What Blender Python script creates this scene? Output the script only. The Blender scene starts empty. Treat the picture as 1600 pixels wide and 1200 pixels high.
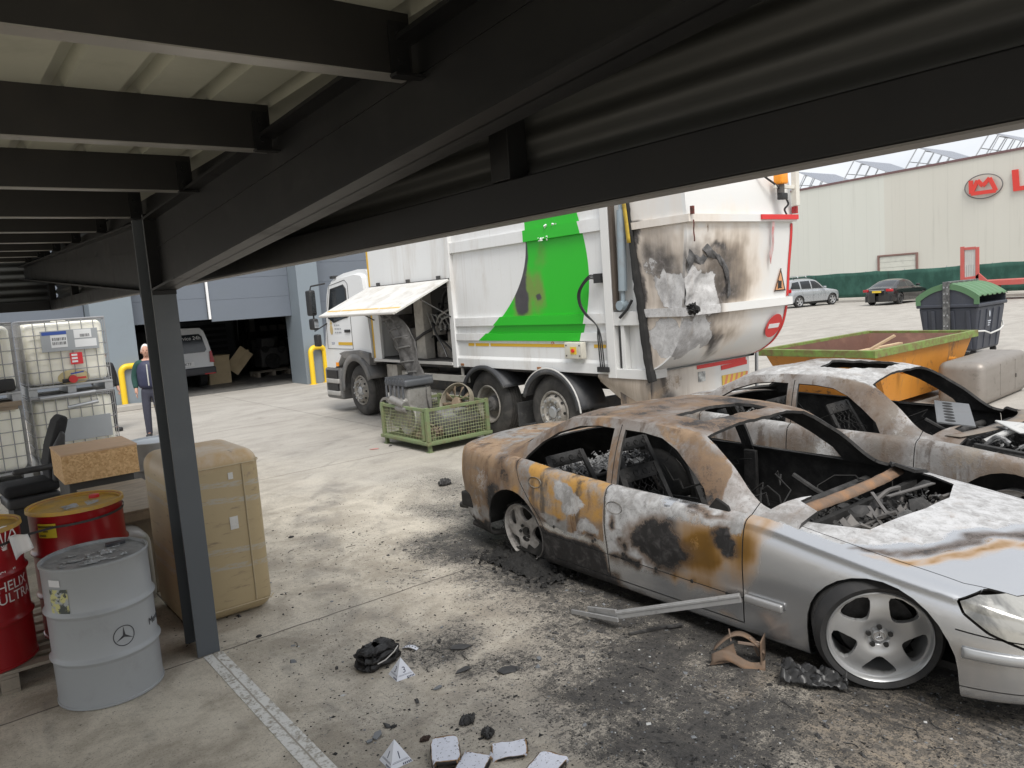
import bpy, bmesh, math, random
from mathutils import Vector, Matrix, noise as mnoise
random.seed(7)
R = math.radians
SC = bpy.context.scene
COL = SC.collection

# ------------------------------------------------------------------ camera
F, PITCH, ROLL, YAW, CAMH = 1200.0, .1173, -.0729, .655, 2.25
def _cam_axes():
    cp, sp, cr, sr = math.cos(PITCH), math.sin(PITCH), math.cos(ROLL), math.sin(ROLL)
    a = Matrix(((cr, -sr, 0), (sr, cr, 0), (0, 0, 1))) @ Matrix(((1, 0, 0), (0, -sp, -cp), (0, cp, -sp)))
    cy, sy = math.cos(YAW), math.sin(YAW)
    w = Matrix(((cy, sy, 0), (-sy, cy, 0), (0, 0, 1)))
    return [w @ Vector(r) for r in a]
CR, CD, CF = _cam_axes()
cam = bpy.data.cameras.new('camera')
cam.sensor_width = 36.0; cam.lens = 36.0 * F / 1600.0
cam.clip_start = .05; cam.clip_end = 2000
camo = bpy.data.objects.new('camera', cam); COL.objects.link(camo)
m = Matrix((CR, -CD, -CF)).transposed().to_4x4(); m.translation = (0, 0, CAMH)
camo.matrix_world = m
SC.camera = camo
def gp(px, py, z=0.0):
    """ground (or height z) point under a point of the photograph (surveying helper)"""
    d = CR * ((px - 800) / F) + CD * ((py - 600) / F) + CF
    return Vector((0, 0, CAMH)) + d * ((z - CAMH) / d.z)
def gx(px, py, x):
    d = CR * ((px - 800) / F) + CD * ((py - 600) / F) + CF
    return Vector((0, 0, CAMH)) + d * (x / d.x)

# ------------------------------------------------------------------ light
SUN_EL, SUN_AZ = 55.0, 205.0
world = bpy.data.worlds.new('World'); SC.world = world; world.use_nodes = True
wn, wl = world.node_tree.nodes, world.node_tree.links
wn.clear()
wo = wn.new('ShaderNodeOutputWorld'); wb = wn.new('ShaderNodeBackground')
sky = wn.new('ShaderNodeTexSky'); sky.sky_type = 'NISHITA'; sky.sun_disc = False
sky.sun_elevation = R(SUN_EL); sky.sun_rotation = R(SUN_AZ); sky.dust_density = 3.0; sky.air_density = 1.2
hs = wn.new('ShaderNodeHueSaturation'); hs.inputs['Saturation'].default_value = .22; hs.inputs['Value'].default_value = 1.0
tc = wn.new('ShaderNodeTexCoord'); mp = wn.new('ShaderNodeMapping'); mp.inputs['Scale'].default_value = (1.6, 1.6, 5.0)
nz = wn.new('ShaderNodeTexNoise'); nz.inputs['Scale'].default_value = 2.3; nz.inputs['Detail'].default_value = 7; nz.inputs['Roughness'].default_value = .58
rp = wn.new('ShaderNodeValToRGB'); rp.color_ramp.elements[0].position = .33; rp.color_ramp.elements[0].color = (5.0, 5.35, 5.9, 1)
rp.color_ramp.elements[1].position = .68; rp.color_ramp.elements[1].color = (6.9, 7.0, 7.2, 1)
mx = wn.new('ShaderNodeMix'); mx.data_type = 'RGBA'; mx.inputs[0].default_value = .7
wl.new(tc.outputs['Generated'], mp.inputs['Vector']); wl.new(mp.outputs['Vector'], nz.inputs['Vector']); wl.new(nz.outputs['Fac'], rp.inputs['Fac'])
wl.new(sky.outputs['Color'], hs.inputs['Color']); wl.new(hs.outputs['Color'], mx.inputs[6]); wl.new(rp.outputs['Color'], mx.inputs[7])
wl.new(mx.outputs[2], wb.inputs['Color']); wb.inputs['Strength'].default_value = .1
wl.new(wb.outputs['Background'], wo.inputs['Surface'])
sun = bpy.data.lights.new('sun', 'SUN'); sun.energy = 1.7; sun.angle = R(26); sun.color = (1, .965, .91)
suno = bpy.data.objects.new('sun', sun); COL.objects.link(suno)
# light comes from behind the camera's left
az = R(SUN_AZ)
sd = Vector((math.sin(az) * math.cos(R(SUN_EL)), math.cos(az) * math.cos(R(SUN_EL)), math.sin(R(SUN_EL))))
suno.rotation_euler = sd.to_track_quat('Z', 'Y').to_euler()
SC.view_settings.view_transform = 'Standard'; SC.view_settings.look = 'None'
SC.view_settings.exposure = .8; SC.view_settings.gamma = 1.0
SC.cycles.max_bounces = 6; SC.cycles.diffuse_bounces = 4; SC.cycles.use_denoising = True

# ------------------------------------------------------------------ helpers: materials
class NT:
    """a tiny node-graph writer"""
    def __init__(s, name):
        s.mat = bpy.data.materials.new(name); s.mat.use_nodes = True
        s.t = s.mat.node_tree; s.t.nodes.clear()
        s.out = s.t.nodes.new('ShaderNodeOutputMaterial')
        s.b = s.t.nodes.new('ShaderNodeBsdfPrincipled'); s.t.links.new(s.b.outputs[0], s.out.inputs[0])
        s._tc = None
    def n(s, ty, **kw):
        x = s.t.nodes.new(ty)
        for k, v in kw.items(): setattr(x, k, v)
        return x
    def put(s, sock, v):
        if hasattr(v, 'is_linked') or isinstance(v, bpy.types.NodeSocket): s.t.links.new(v, sock)
        elif isinstance(v, (tuple, list)) and len(v) == 3 and sock.type == 'RGBA': sock.default_value = (*v, 1)
        else: sock.default_value = v
    def co(s, kind='Object', scale=None):
        if s._tc is None: s._tc = s.n('ShaderNodeTexCoord')
        o = s._tc.outputs[kind]
        if scale:
            mpn = s.n('ShaderNodeMapping'); mpn.inputs['Scale'].default_value = scale; s.put(mpn.inputs['Vector'], o); o = mpn.outputs[0]
        return o
    def noise(s, scale=5, detail=4, rough=.55, co=None, stretch=None, dist=0):
        x = s.n('ShaderNodeTexNoise'); x.inputs['Scale'].default_value = scale; x.inputs['Detail'].default_value = detail
        x.inputs['Roughness'].default_value = rough; x.inputs['Distortion'].default_value = dist
        s.put(x.inputs['Vector'], co or s.co(scale=stretch)); return x.outputs['Fac']
    def voro(s, scale=5, feature='F1', out='Distance', rnd=1, co=None):
        x = s.n('ShaderNodeTexVoronoi'); x.feature = feature; x.inputs['Scale'].default_value = scale; x.inputs['Randomness'].default_value = rnd
        s.put(x.inputs['Vector'], co or s.co()); return x.outputs[out]
    def ramp(s, f, lo, hi, a=0.0, b=1.0):
        x = s.n('ShaderNodeMapRange'); x.interpolation_type = 'SMOOTHSTEP'
        for i, v in zip((1, 2, 3, 4), (lo, hi, a, b)): x.inputs[i].default_value = v
        s.put(x.inputs[0], f); return x.outputs[0]
    def math(s, op, a, b=0.0, c=0.0):
        x = s.n('ShaderNodeMath', operation=op); s.put(x.inputs[0], a); s.put(x.inputs[1], b); s.put(x.inputs[2], c); return x.outputs[0]
    def mix(s, f, a, b, mode='MIX'):
        x = s.n('ShaderNodeMix', data_type='RGBA', blend_type=mode); s.put(x.inputs[0], f); s.put(x.inputs[6], a); s.put(x.inputs[7], b); return x.outputs[2]
    def attr(s, name):
        x = s.n('ShaderNodeAttribute'); x.attribute_name = name; sp = s.n('ShaderNodeSeparateColor'); s.put(sp.inputs[0], x.outputs['Color'])
        return sp.outputs[0], sp.outputs[1], sp.outputs[2], x.outputs['Alpha']
    def xyz(s, co=None):
        x = s.n('ShaderNodeSeparateXYZ'); s.put(x.inputs[0], co or s.co()); return x.outputs
    def bump(s, h, strength=.3, dist=.01):
        x = s.n('ShaderNodeBump'); x.inputs['Strength'].default_value = strength; x.inputs['Distance'].default_value = dist
        s.put(x.inputs['Height'], h); s.put(s.b.inputs['Normal'], x.outputs[0])
    def fin(s, col, rough=.6, metal=0.0, spec=None, coat=None):
        s.put(s.b.inputs['Base Color'], col); s.put(s.b.inputs['Roughness'], rough); s.put(s.b.inputs['Metallic'], metal)
        if spec is not None: s.b.inputs['Specular IOR Level'].default_value = spec
        if coat is not None: s.b.inputs['Coat Weight'].default_value = coat; s.b.inputs['Coat Roughness'].default_value = .08
        return s.mat
def lerp3(c, k): return tuple(min(1, v * k) for v in c)
MATS = {}
def mat(name, col, rough=.6, metal=0.0, var=.18, vs=4.0, dirt=None, dirt_amt=.45, dirt_s=3.0, bump=0.0, bs=30.0, stretch=None, coat=None, spec=None):
    if name in MATS: return MATS[name]
    t = NT(name)
    a = t.noise(vs, 5, .6, stretch=stretch)
    c = t.mix(a, lerp3(col, 1 - var), lerp3(col, 1 + var))
    r = rough
    if dirt:
        d = t.ramp(t.noise(dirt_s, 8, .68, stretch=stretch, dist=.4), 1 - dirt_amt - .22, 1 - dirt_amt + .2)
        c = t.mix(d, c, dirt); r = t.math('MULTIPLY_ADD', d, (.85 - rough) * .8, rough)
    else:
        r = t.math('MULTIPLY_ADD', t.noise(vs * 3, 3), .2, max(.03, rough - .1))
    if bump: t.bump(t.noise(bs, 5, .6), bump, .006)
    MATS[name] = t.fin(c, r, metal, spec, coat); return MATS[name]

# ------------------------------------------------------------------ helpers: meshes
class MB:
    """collects shapes and links them as ONE mesh object"""
    def __init__(s): s.v = []; s.f = []; s.m = []
    def add(s, vs, fs, mi=0, M=None):
        o = len(s.v)
        s.v += [tuple(M @ Vector(p)) if M else tuple(p) for p in vs]
        s.f += [tuple(i + o for i in f) for f in fs]; s.m += [mi] * len(fs); return s
    def box(s, x0, x1, y0, y1, z0, z1, mi=0, M=None):
        v = [(x, y, z) for x in (x0, x1) for y in (y0, y1) for z in (z0, z1)]
        return s.add(v, [(0, 1, 3, 2), (4, 6, 7, 5), (0, 4, 5, 1), (2, 3, 7, 6), (0, 2, 6, 4), (1, 5, 7, 3)], mi, M)
    def bar(s, p, q, w, h, mi=0, up=(0, 0, 1)):
        p, q = Vector(p), Vector(q); d = (q - p); L = d.length; d.normalize()
        u = Vector(up)
        if abs(d.dot(u)) > .98: u = Vector((1, 0, 0))
        a = d.cross(u).normalized(); b = a.cross(d)
        M = Matrix((a, d, b)).transposed().to_4x4(); M.translation = p
        return s.box(-w / 2, w / 2, 0, L, -h / 2, h / 2, mi, M)
    def prism(s, poly, axis, a, b, mi=0, M=None):
        n = len(poly)
        def P(u, v, w):
            return (w, u, v) if axis == 'x' else (u, w, v) if axis == 'y' else (u, v, w)
        v = [P(u, w, a) for u, w in poly] + [P(u, w, b) for u, w in poly]
        f = [tuple(range(n))[::-1], tuple(range(n, 2 * n))] + [(i, (i + 1) % n, n + (i + 1) % n, n + i) for i in range(n)]
        return s.add(v, f, mi, M)
    def tube(s, pts, r, n=8, mi=0, closed=False, M=None):
        pts = [Vector(p) for p in pts]; N = len(pts); vs = []; fs = []; prev = None
        for i, p in enumerate(pts):
            a = pts[i - 1] if (i or closed) else p; b = pts[(i + 1) % N] if (i < N - 1 or closed) else p
            d = (b - a).normalized()
            if prev is None:
                u = Vector((0, 0, 1)) if abs(d.z) < .9 else Vector((1, 0, 0)); u = (u - d * u.dot(d)).normalized()
            else:
                u = prev - d * prev.dot(d)
                u = u.normalized() if u.length > 1e-6 else d.orthogonal().normalized()
            prev = u; w = d.cross(u); rr = r[i] if isinstance(r, (list, tuple)) else r
            vs += [p + (u * math.cos(2 * math.pi * k / n) + w * math.sin(2 * math.pi * k / n)) * rr for k in range(n)]
        for i in range(N if closed else N - 1):
            j = (i + 1) % N
            fs += [(i * n + k, i * n + (k + 1) % n, j * n + (k + 1) % n, j * n + k) for k in range(n)]
        if not closed: fs += [tuple(range(n))[::-1], tuple((N - 1) * n + k for k in range(n))]
        return s.add(vs, fs, mi, M)
    def cyl(s, p, q, r0, r1=None, n=20, mi=0): return s.tube([p, q], [r0, r0 if r1 is None else r1], n, mi)
    def lathe(s, prof, n=32, mi=0, M=None, cap=True, a0=0, a1=2 * math.pi):
        vs = []; fs = []; full = abs(a1 - a0 - 2 * math.pi) < 1e-6; cnt = n if full else n + 1
        for r, z in prof: vs += [(r * math.cos(a0 + (a1 - a0) * k / n), r * math.sin(a0 + (a1 - a0) * k / n), z) for k in range(cnt)]
        for i in range(len(prof) - 1):
            fs += [(i * cnt + k, i * cnt + (k + 1) % cnt, (i + 1) * cnt + (k + 1) % cnt, (i + 1) * cnt + k) for k in range(n)]
        if cap and full:
            if prof[0][0] > 1e-5: fs.append(tuple(range(cnt))[::-1])
            if prof[-1][0] > 1e-5: fs.append(tuple((len(prof) - 1) * cnt + k for k in range(cnt)))
        return s.add(vs, fs, mi, M)
    def grid(s, nu, nv, fn, mi=0, M=None, keep=None):
        vs = [fn(i / nu, j / nv) for i in range(nu + 1) for j in range(nv + 1)]
        fs = [(i * (nv + 1) + j, (i + 1) * (nv + 1) + j, (i + 1) * (nv + 1) + j + 1, i * (nv + 1) + j + 1)
              for i in range(nu) for j in range(nv) if not keep or keep((i + .5) / nu, (j + .5) / nv)]
        if callable(mi):
            o = len(s.v); s.v += [tuple(p) for p in vs]
            for f in fs: s.f.append(tuple(k + o for k in f)); s.m.append(mi(sum((Vector(vs[k]) for k in f), Vector()) / 4))
            return s
        return s.add(vs, fs, mi, M)
    def rbox(s, x0, x1, y0, y1, z0, z1, r, mi=0, M=None, n=4):
        """box rounded on every edge"""
        bm = bmesh.new(); bmesh.ops.create_cube(bm, size=1)
        for v in bm.verts: v.co = ((x0 + x1) / 2 + v.co.x * (x1 - x0), (y0 + y1) / 2 + v.co.y * (y1 - y0), (z0 + z1) / 2 + v.co.z * (z1 - z0))
        bmesh.ops.bevel(bm, geom=list(bm.edges), offset=r, segments=n, affect='EDGES', profile=.5)
        bm.verts.index_update(); s.add([v.co.copy() for v in bm.verts], [[v.index for v in f.verts] for f in bm.faces], mi, M); bm.free(); return s
    def build(s, name, mats, parent=None, bevel=0, smooth=30, solid=0, loc=None, rot=None):
        me = bpy.data.meshes.new(name); me.from_pydata([tuple(p) for p in s.v], [], s.f); 
        for x in (mats if isinstance(mats, (list, tuple)) else [mats]): me.materials.append(x)
        if len(me.materials) > 1: me.polygons.foreach_set('material_index', s.m)
        bm = bmesh.new(); bm.from_mesh(me); bmesh.ops.recalc_face_normals(bm, faces=bm.faces); bm.to_mesh(me); bm.free()
        return link(name, me, parent, bevel, smooth, solid, loc, rot)
def link(name, me, parent=None, bevel=0, smooth=30, solid=0, loc=None, rot=None):
    if smooth:
        me.shade_smooth(); me.set_sharp_from_angle(angle=R(smooth))
    o = bpy.data.objects.new(name, me); COL.objects.link(o)
    if parent: o.parent = parent
    if loc: o.location = loc
    if rot: o.rotation_euler = rot
    if solid:
        q = o.modifiers.new('solid', 'SOLIDIFY'); q.thickness = solid; q.offset = -1
    if bevel:
        q = o.modifiers.new('bevel', 'BEVEL'); q.width = bevel; q.segments = 2; q.limit_method = 'ANGLE'; q.angle_limit = R(40); q.harden_normals = bool(smooth)
    return o
def tag(o, label=None, cat=None, group=None, kind=None):
    if label: o['label'] = label
    if cat: o['category'] = cat
    if group: o['group'] = group
    if kind: o['kind'] = kind
    return o
def thing(name, label, cat, loc=(0, 0, 0), rz=0.0, group=None):
    o = bpy.data.objects.new(name, None); o.empty_display_size = .2; COL.objects.link(o)
    o.location = loc; o.rotation_euler = (0, 0, rz)
    return tag(o, label, cat, group)
def copy_tree(o, parent=None):
    c = o.copy(); COL.objects.link(c)
    if parent: c.parent = parent
    for ch in list(o.children): copy_tree(ch, c)
    return c
def text_mesh(name, body, size, m, parent=None, M=None, extrude=.001, bend=None, align='CENTER', shear=0.0, spacing=1.0):
    """lettering as a thin mesh: x right, y up, z out; bend = radius of the cylinder it is wrapped on"""
    cu = bpy.data.curves.new(name, 'FONT'); cu.body = body; cu.size = size; cu.extrude = extrude; cu.align_x = align; cu.align_y = 'CENTER'; cu.shear = shear; cu.space_character = spacing
    t = bpy.data.objects.new(name, cu); COL.objects.link(t)
    dg = bpy.context.evaluated_depsgraph_get(); me = bpy.data.meshes.new_from_object(t.evaluated_get(dg))
    bpy.data.objects.remove(t); bpy.data.curves.remove(cu)
    if bend:
        bm = bmesh.new(); bm.from_mesh(me)
        bmesh.ops.triangulate(bm, faces=bm.faces); bmesh.ops.subdivide_edges(bm, edges=[e for e in bm.edges if e.calc_length() > bend * .12], cuts=2)
        for v in bm.verts:
            a = v.co.x / bend; r = bend + v.co.z; v.co = (r * math.sin(a), v.co.y, r * math.cos(a))
        bm.to_mesh(me); bm.free()
    if M is not None: me.transform(M)
    me.materials.clear(); me.materials.append(m)
    return link(name, me, parent, smooth=0)
def basis(right, up, at):
    r, u = Vector(right).normalized(), Vector(up).normalized(); M = Matrix((r, u, r.cross(u))).transposed().to_4x4(); M.translation = at; return M
def clamp(x, a=0.0, b=1.0): return max(a, min(b, x))
def sstep(a, b, x):
    t = clamp((x - a) / (b - a)); return t * t * (3 - 2 * t)
def table(pts, smooth=True):
    xs = [p[0] for p in pts]; ys = [p[1] for p in pts]; n = len(xs)
    ms = []
    for i in range(n):
        if i in (0, n - 1): k = 0 if i == 0 else n - 2; ms.append((ys[k + 1] - ys[k]) / (xs[k + 1] - xs[k]))
        else:
            a = (ys[i] - ys[i - 1]) / (xs[i] - xs[i - 1]); b = (ys[i + 1] - ys[i]) / (xs[i + 1] - xs[i]); ms.append(0 if a * b <= 0 else 2 * a * b / (a + b))
    def f(x):
        if x <= xs[0]: return ys[0]
        if x >= xs[-1]: return ys[-1]
        for i in range(n - 1):
            if x <= xs[i + 1]:
                h = xs[i + 1] - xs[i]; t = (x - xs[i]) / h
                if not smooth: return ys[i] + t * (ys[i + 1] - ys[i])
                return (2 * t**3 - 3 * t * t + 1) * ys[i] + (t**3 - 2 * t * t + t) * h * ms[i] + (-2 * t**3 + 3 * t * t) * ys[i + 1] + (t**3 - t * t) * h * ms[i + 1]
    return f
def cut(bm, poly, ax, sel=None, delete=True):
    """cut a convex polygon (2-D, axes ax) into the faces picked by sel and remove what lies inside"""
    A, B = ax; n = len(poly)
    ar = sum(poly[i][0] * poly[(i + 1) % n][1] - poly[(i + 1) % n][0] * poly[i][1] for i in range(n))
    if ar < 0: poly = poly[::-1]
    lo = (min(p[0] for p in poly), min(p[1] for p in poly)); hi = (max(p[0] for p in poly), max(p[1] for p in poly))
    def near():
        out = []
        for f in bm.faces:
            if sel and not sel(f): continue
            a = [v.co[A] for v in f.verts]; b = [v.co[B] for v in f.verts]
            if max(a) > lo[0] and min(a) < hi[0] and max(b) > lo[1] and min(b) < hi[1]: out.append(f)
        return out
    for i in range(n):
        p, q = poly[i], poly[(i + 1) % n]
        no = Vector((0, 0, 0)); no[A] = q[1] - p[1]; no[B] = -(q[0] - p[0])
        if no.length < 1e-9: continue
        co = Vector((0, 0, 0)); co[A], co[B] = p
        fs = near(); g = set(fs)
        for f in fs: g.update(f.edges); g.update(f.verts)
        bmesh.ops.bisect_plane(bm, geom=list(g), dist=1e-5, plane_co=co, plane_no=no.normalized())
    ins = []
    for f in near():
        c = f.calc_center_median(); u, v = c[A], c[B]
        if all((poly[(i + 1) % n][0] - poly[i][0]) * (v - poly[i][1]) - (poly[(i + 1) % n][1] - poly[i][1]) * (u - poly[i][0]) > -1e-7 for i in range(n)): ins.append(f)
    if delete: bmesh.ops.delete(bm, geom=ins, context='FACES')
    return ins
def strip(bm, pts, w, ax, sel=None):
    """a thin open seam along a polyline"""
    for (a, b), (c, d) in zip(pts, pts[1:]):
        L = math.hypot(c - a, d - b); nx, ny = -(d - b) / L * w / 2, (c - a) / L * w / 2
        cut(bm, [(a + nx, b + ny), (a - nx, b - ny), (c - nx, d - ny), (c + nx, d + ny)], ax, sel)
def burn_attr(me, fn):
    """rust, ash, soot, heat tint of each vertex: the marks the fire left on the paint"""
    a = me.attributes.new('burn', 'FLOAT_COLOR', 'POINT')
    buf = []
    for v in me.vertices: buf += [clamp(q) for q in fn(*v.co)]
    a.data.foreach_set('color', buf)
def blob(u, v, cu, cv, ru, rv, rot=0.0):
    du, dv = u - cu, v - cv
    if rot: c, s_ = math.cos(rot), math.sin(rot); du, dv = du * c + dv * s_, -du * s_ + dv * c
    return clamp(1.25 - math.hypot(du / ru, dv / rv))
def fbm(x, y, z, s): return mnoise.fractal(Vector((x * s, y * s, z * s)), 1.0, 2.0, 4)

# ------------------------------------------------------------------ common materials
def burn_mat(name, base, metal, rough, soot=(.014, .013, .013), rust=((.27, .185, .115), (.12, .078, .05)), orange=(.36, .165, .05), gold=(.43, .235, .055), ash=((.56, .56, .56), (.27, .265, .26)), tint=(.50, .27, .05), soft=False, ns=4.0):
    t = NT(name); r, a, s, h = t.attr('burn')
    big = t.noise(1.7, 6, .6, dist=1.0); n1 = t.noise(ns, 9, .66, dist=.4); n2 = t.noise(ns * 3.7, 8, .7, dist=.6); n4 = t.noise(75, 5, .7)
    stk = t.noise(1.3, 7, .64, stretch=(6, 6, .7), dist=.3)
    def mk(x, k, lo=.42, hi=.58, extra=n1, fine=0.0):
        y = t.math('MULTIPLY_ADD', extra, k, x); y = t.math('SUBTRACT', y, k * .5)
        if fine:
            y = t.math('MULTIPLY_ADD', n2, fine, y); y = t.math('MULTIPLY_ADD', n4, fine * .6, y); y = t.math('SUBTRACT', y, fine * .8)
        return t.ramp(y, lo, hi)
    c = t.mix(t.math('MULTIPLY', n4, .12), base, lerp3(base, .7))
    hm = mk(h, .45, .12, .9, stk)
    c = t.mix(hm, c, t.mix(t.ramp(t.math('MULTIPLY_ADD', stk, .6, h), .6, 1.35), lerp3(tint, 1.25), lerp3(tint, .42)))
    rm = mk(r, .6, .40, .60, n1, .5)
    rc = t.mix(t.ramp(big, .36, .62), rust[0], rust[1])
    rc = t.mix(t.math('MULTIPLY', t.ramp(t.math('MULTIPLY_ADD', stk, .7, t.math('MULTIPLY', n1, .5)), .60, .74), .85), rc, orange)
    rc = t.mix(t.math('MULTIPLY', t.ramp(t.math('ADD', big, t.math('MULTIPLY', n2, .35)), .60, .76), .92), rc, t.mix(n1, (.15, .148, .146), (.33, .325, .32)))
    rc = t.mix(t.math('MULTIPLY', t.ramp(h, .35, .8), t.ramp(n1, .70, .40)), rc, t.mix(stk, lerp3(gold, 1.15), lerp3(gold, .7)))
    rc = t.mix(t.math('MULTIPLY', t.ramp(n2, .62, .76), .6), rc, (.40, .37, .33))
    rc = t.mix(t.math('MULTIPLY', t.ramp(t.math('MULTIPLY_ADD', n1, .4, stk), .70, .86), .85), rc, (.05, .044, .04))
    rc = t.mix(t.math('MULTIPLY', t.ramp(n4, .54, .7), .4), rc, (.06, .045, .035))
    c = t.mix(rm, c, rc)
    am = mk(a, .55, .40, .58, n1, .7) if not soft else mk(a, .7, .44, .54, n1, .3)
    ac = t.mix(t.ramp(t.math('MULTIPLY_ADD', n2, .6, t.math('MULTIPLY', big, .5)), .42, .68), ash[0], ash[1])
    ac = t.mix(t.math('MULTIPLY', t.ramp(stk, .55, .75), .45), ac, (.26, .20, .15))
    ac = t.mix(t.math('MULTIPLY', t.ramp(n4, .58, .68), .7), ac, (.08, .08, .08))
    if soft: rim = t.math('MULTIPLY', t.ramp(am, .0, .5), t.ramp(am, 1.0, .5)); ac = t.mix(rim, ac, (.05, .045, .042))
    sc = t.mix(t.ramp(n2, .45, .75), soot, lerp3(soot, 5))
    if soft:
        sm = mk(s, .5, .15, 1.1, t.math('MULTIPLY_ADD', stk, .5, t.math('MULTIPLY', n1, .5)))
        c = t.mix(sm, c, t.mix(t.ramp(sm, .2, .8), (.16, .125, .10), sc)); c = t.mix(am, c, ac)
    else:
        c = t.mix(am, c, ac)
        wide = mk(s, .6, .16, .62, t.math('MULTIPLY_ADD', stk, .5, t.math('MULTIPLY', n1, .5))); c = t.mix(t.math('MULTIPLY', wide, .85), c, t.mix(n1, (.17, .10, .05), (.085, .065, .055)))
        sm = mk(s, .55, .52, .74, n1, .7); c = t.mix(sm, c, sc)
    any_ = t.math('MAXIMUM', t.math('MAXIMUM', rm, am), sm)
    rg = t.math('MULTIPLY_ADD', any_, .78 - rough, rough)
    me_ = t.math('MULTIPLY', t.math('SUBTRACT', 1.0, t.math('MAXIMUM', any_, t.math('MULTIPLY', hm, .6))), metal)
    hgt = t.math('MULTIPLY', any_, t.math('ADD', n2, t.math('MULTIPLY', n4, .5)))
    t.bump(hgt, .35, .006)
    return t.fin(c, rg, me_)
def spline(pts, n=8):
    P = [Vector(p) for p in pts]; out = []
    for i in range(len(P) - 1):
        a, b, c, d = P[max(0, i - 1)], P[i], P[i + 1], P[min(len(P) - 1, i + 2)]
        for j in range(n):
            t = j / n; out.append(.5 * (2 * b + (c - a) * t + (2 * a - 5 * b + 4 * c - d) * t * t + (3 * b - a - 3 * c + d) * t ** 3))
    return out + [P[-1]]
STEEL_DK = mat('dark grey steel paint', (.011, .0112, .0118), .45, .0, .25, 2.0, dirt=(.022, .021, .02), dirt_amt=.3, dirt_s=2.5, spec=.3)
SOOT = mat('sooty steel', (.024, .0235, .023), .8, 0, .5, 9, dirt=(.085, .08, .077), dirt_amt=.36, dirt_s=7, bump=.5, bs=40)
SOOTB = mat('black soot', (.014, .0135, .013), .85, 0, .4, 12, dirt=(.05, .047, .044), dirt_amt=.3, dirt_s=9, bump=.4)
ASHM = mat('pale ash', (.34, .34, .34), .9, 0, .5, 14, dirt=(.06, .06, .06), dirt_amt=.5, dirt_s=18, bump=.9, bs=60)
RUBBER = mat('tyre rubber', (.022, .022, .023), .75, 0, .35, 6, dirt=(.07, .065, .06), dirt_amt=.38, dirt_s=5, bump=.2, bs=80)
BLACKP = mat('black plastic', (.02, .02, .021), .5, 0, .3, 6)
t = NT('white truck paint'); _n = t.noise(1.2, 5); _d = t.noise(1.6, 8, .68, stretch=(1, 1, .22), dist=.4); _s = t.noise(1.0, 6, .7, stretch=(9, 9, .35)); _f = t.noise(22, 6, .7)
_c = t.mix(_n, (.69, .695, .69), (.75, .755, .75)); _c = t.mix(t.math('MULTIPLY', t.ramp(_d, .48, .72), .7), _c, (.50, .46, .41)); _c = t.mix(t.math('MULTIPLY', t.ramp(_s, .56, .74), .35), _c, (.42, .37, .31)); _c = t.mix(t.math('MULTIPLY', t.ramp(_f, .62, .72), .3), _c, (.40, .35, .30))
MATS['white truck paint'] = WHITEP = t.fin(_c, t.math('MULTIPLY_ADD', _d, .3, .28))
ALU = mat('dull aluminium', (.50, .49, .47), .42, .75, .12, 3, dirt=(.30, .28, .26), dirt_amt=.4, dirt_s=4)
GALV = mat('galvanised steel', (.46, .47, .48), .42, .7, .15, 8)
WOOD = mat('weathered timber', (.33, .25, .17), .8, 0, .35, 3, dirt=(.20, .17, .14), dirt_amt=.45, dirt_s=3, stretch=(1, 8, 8), bump=.3)
GLASS_DK = mat('dark window glass', (.02, .024, .028), .06, 0, .1, 2, spec=.6)
YELLOW = mat('yellow paint', (.78, .52, .02), .4, 0, .1, 4, dirt=(.4, .3, .1), dirt_amt=.15)
REDM = mat('red paint', (.62, .03, .03), .4, 0, .1, 4)
WHITEM = mat('white marking', (.78, .78, .78), .5, 0, .05)
BLACKM = mat('black marking', (.02, .02, .02), .5, 0, .05)

# ================================================================== the ground
def axis_pts(a, b, step, lo, hi):
    xs = [a + i * step for i in range(int(round((b - a) / step)) + 1)]
    s = step; x = xs[-1]
    while x < hi: s *= 1.3; x += s; xs.append(min(x, hi))
    s = step; x = xs[0]; pre = []
    while x > lo: s *= 1.3; x -= s; pre.append(max(x, lo))
    return pre[::-1] + xs
GXS, GYS = axis_pts(-1.0, 8.0, .06, -400, 700), axis_pts(.4, 10.0, .06, -300, 800)
soot_px = [  # burnt patches: point of the photo, radius along X, along Y, strength
    (760, 850, .40, .45, 1.1), (720, 800, .3, .6, .75), (830, 900, .40, .45, 1.1), (900, 930, .5, .5, .75), (1000, 960, .45, .5, .9), (1100, 1010, .45, .5, 1.0),
    (1000, 1030, .5, .4, 1.0), (900, 980, .35, .3, .7), (940, 1075, .33, .3, .95), (1060, 1080, .4, .3, 1.05), (1150, 1090, .5, .3, 1.0), (1020, 1150, .3, .25, 1.05),
    (1140, 1160, .35, .25, 1.1), (930, 1150, .18, .2, .75), (1250, 1120, .4, .25, .95), (1230, 1180, .3, .2, .95), (1380, 1130, .3, .25, .75), (1340, 1190, .3, .2, .75),
    (1500, 1130, .4, .3, .8), (1590, 1160, .4, .3, .9), (1500, 1185, .3, .15, .55), (700, 1010, .28, .2, .75), (780, 1050, .25, .16, .7), (820, 1040, .3, .2, .6), (650, 900, .3, .4, .3),
    (720, 760, .4, .8, .55), (690, 745, .3, .5, .45), (850, 820, .6, 1.0, 1.0), (600, 1000, .5, .6, .22), (560, 860, .7, .9, .18), (600, 1130, .4, .4, .25), (780, 1120, .4, .3, .35)]
SB = [(gp(x, y), rx, ry, s) for x, y, rx, ry, s in soot_px]
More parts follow.
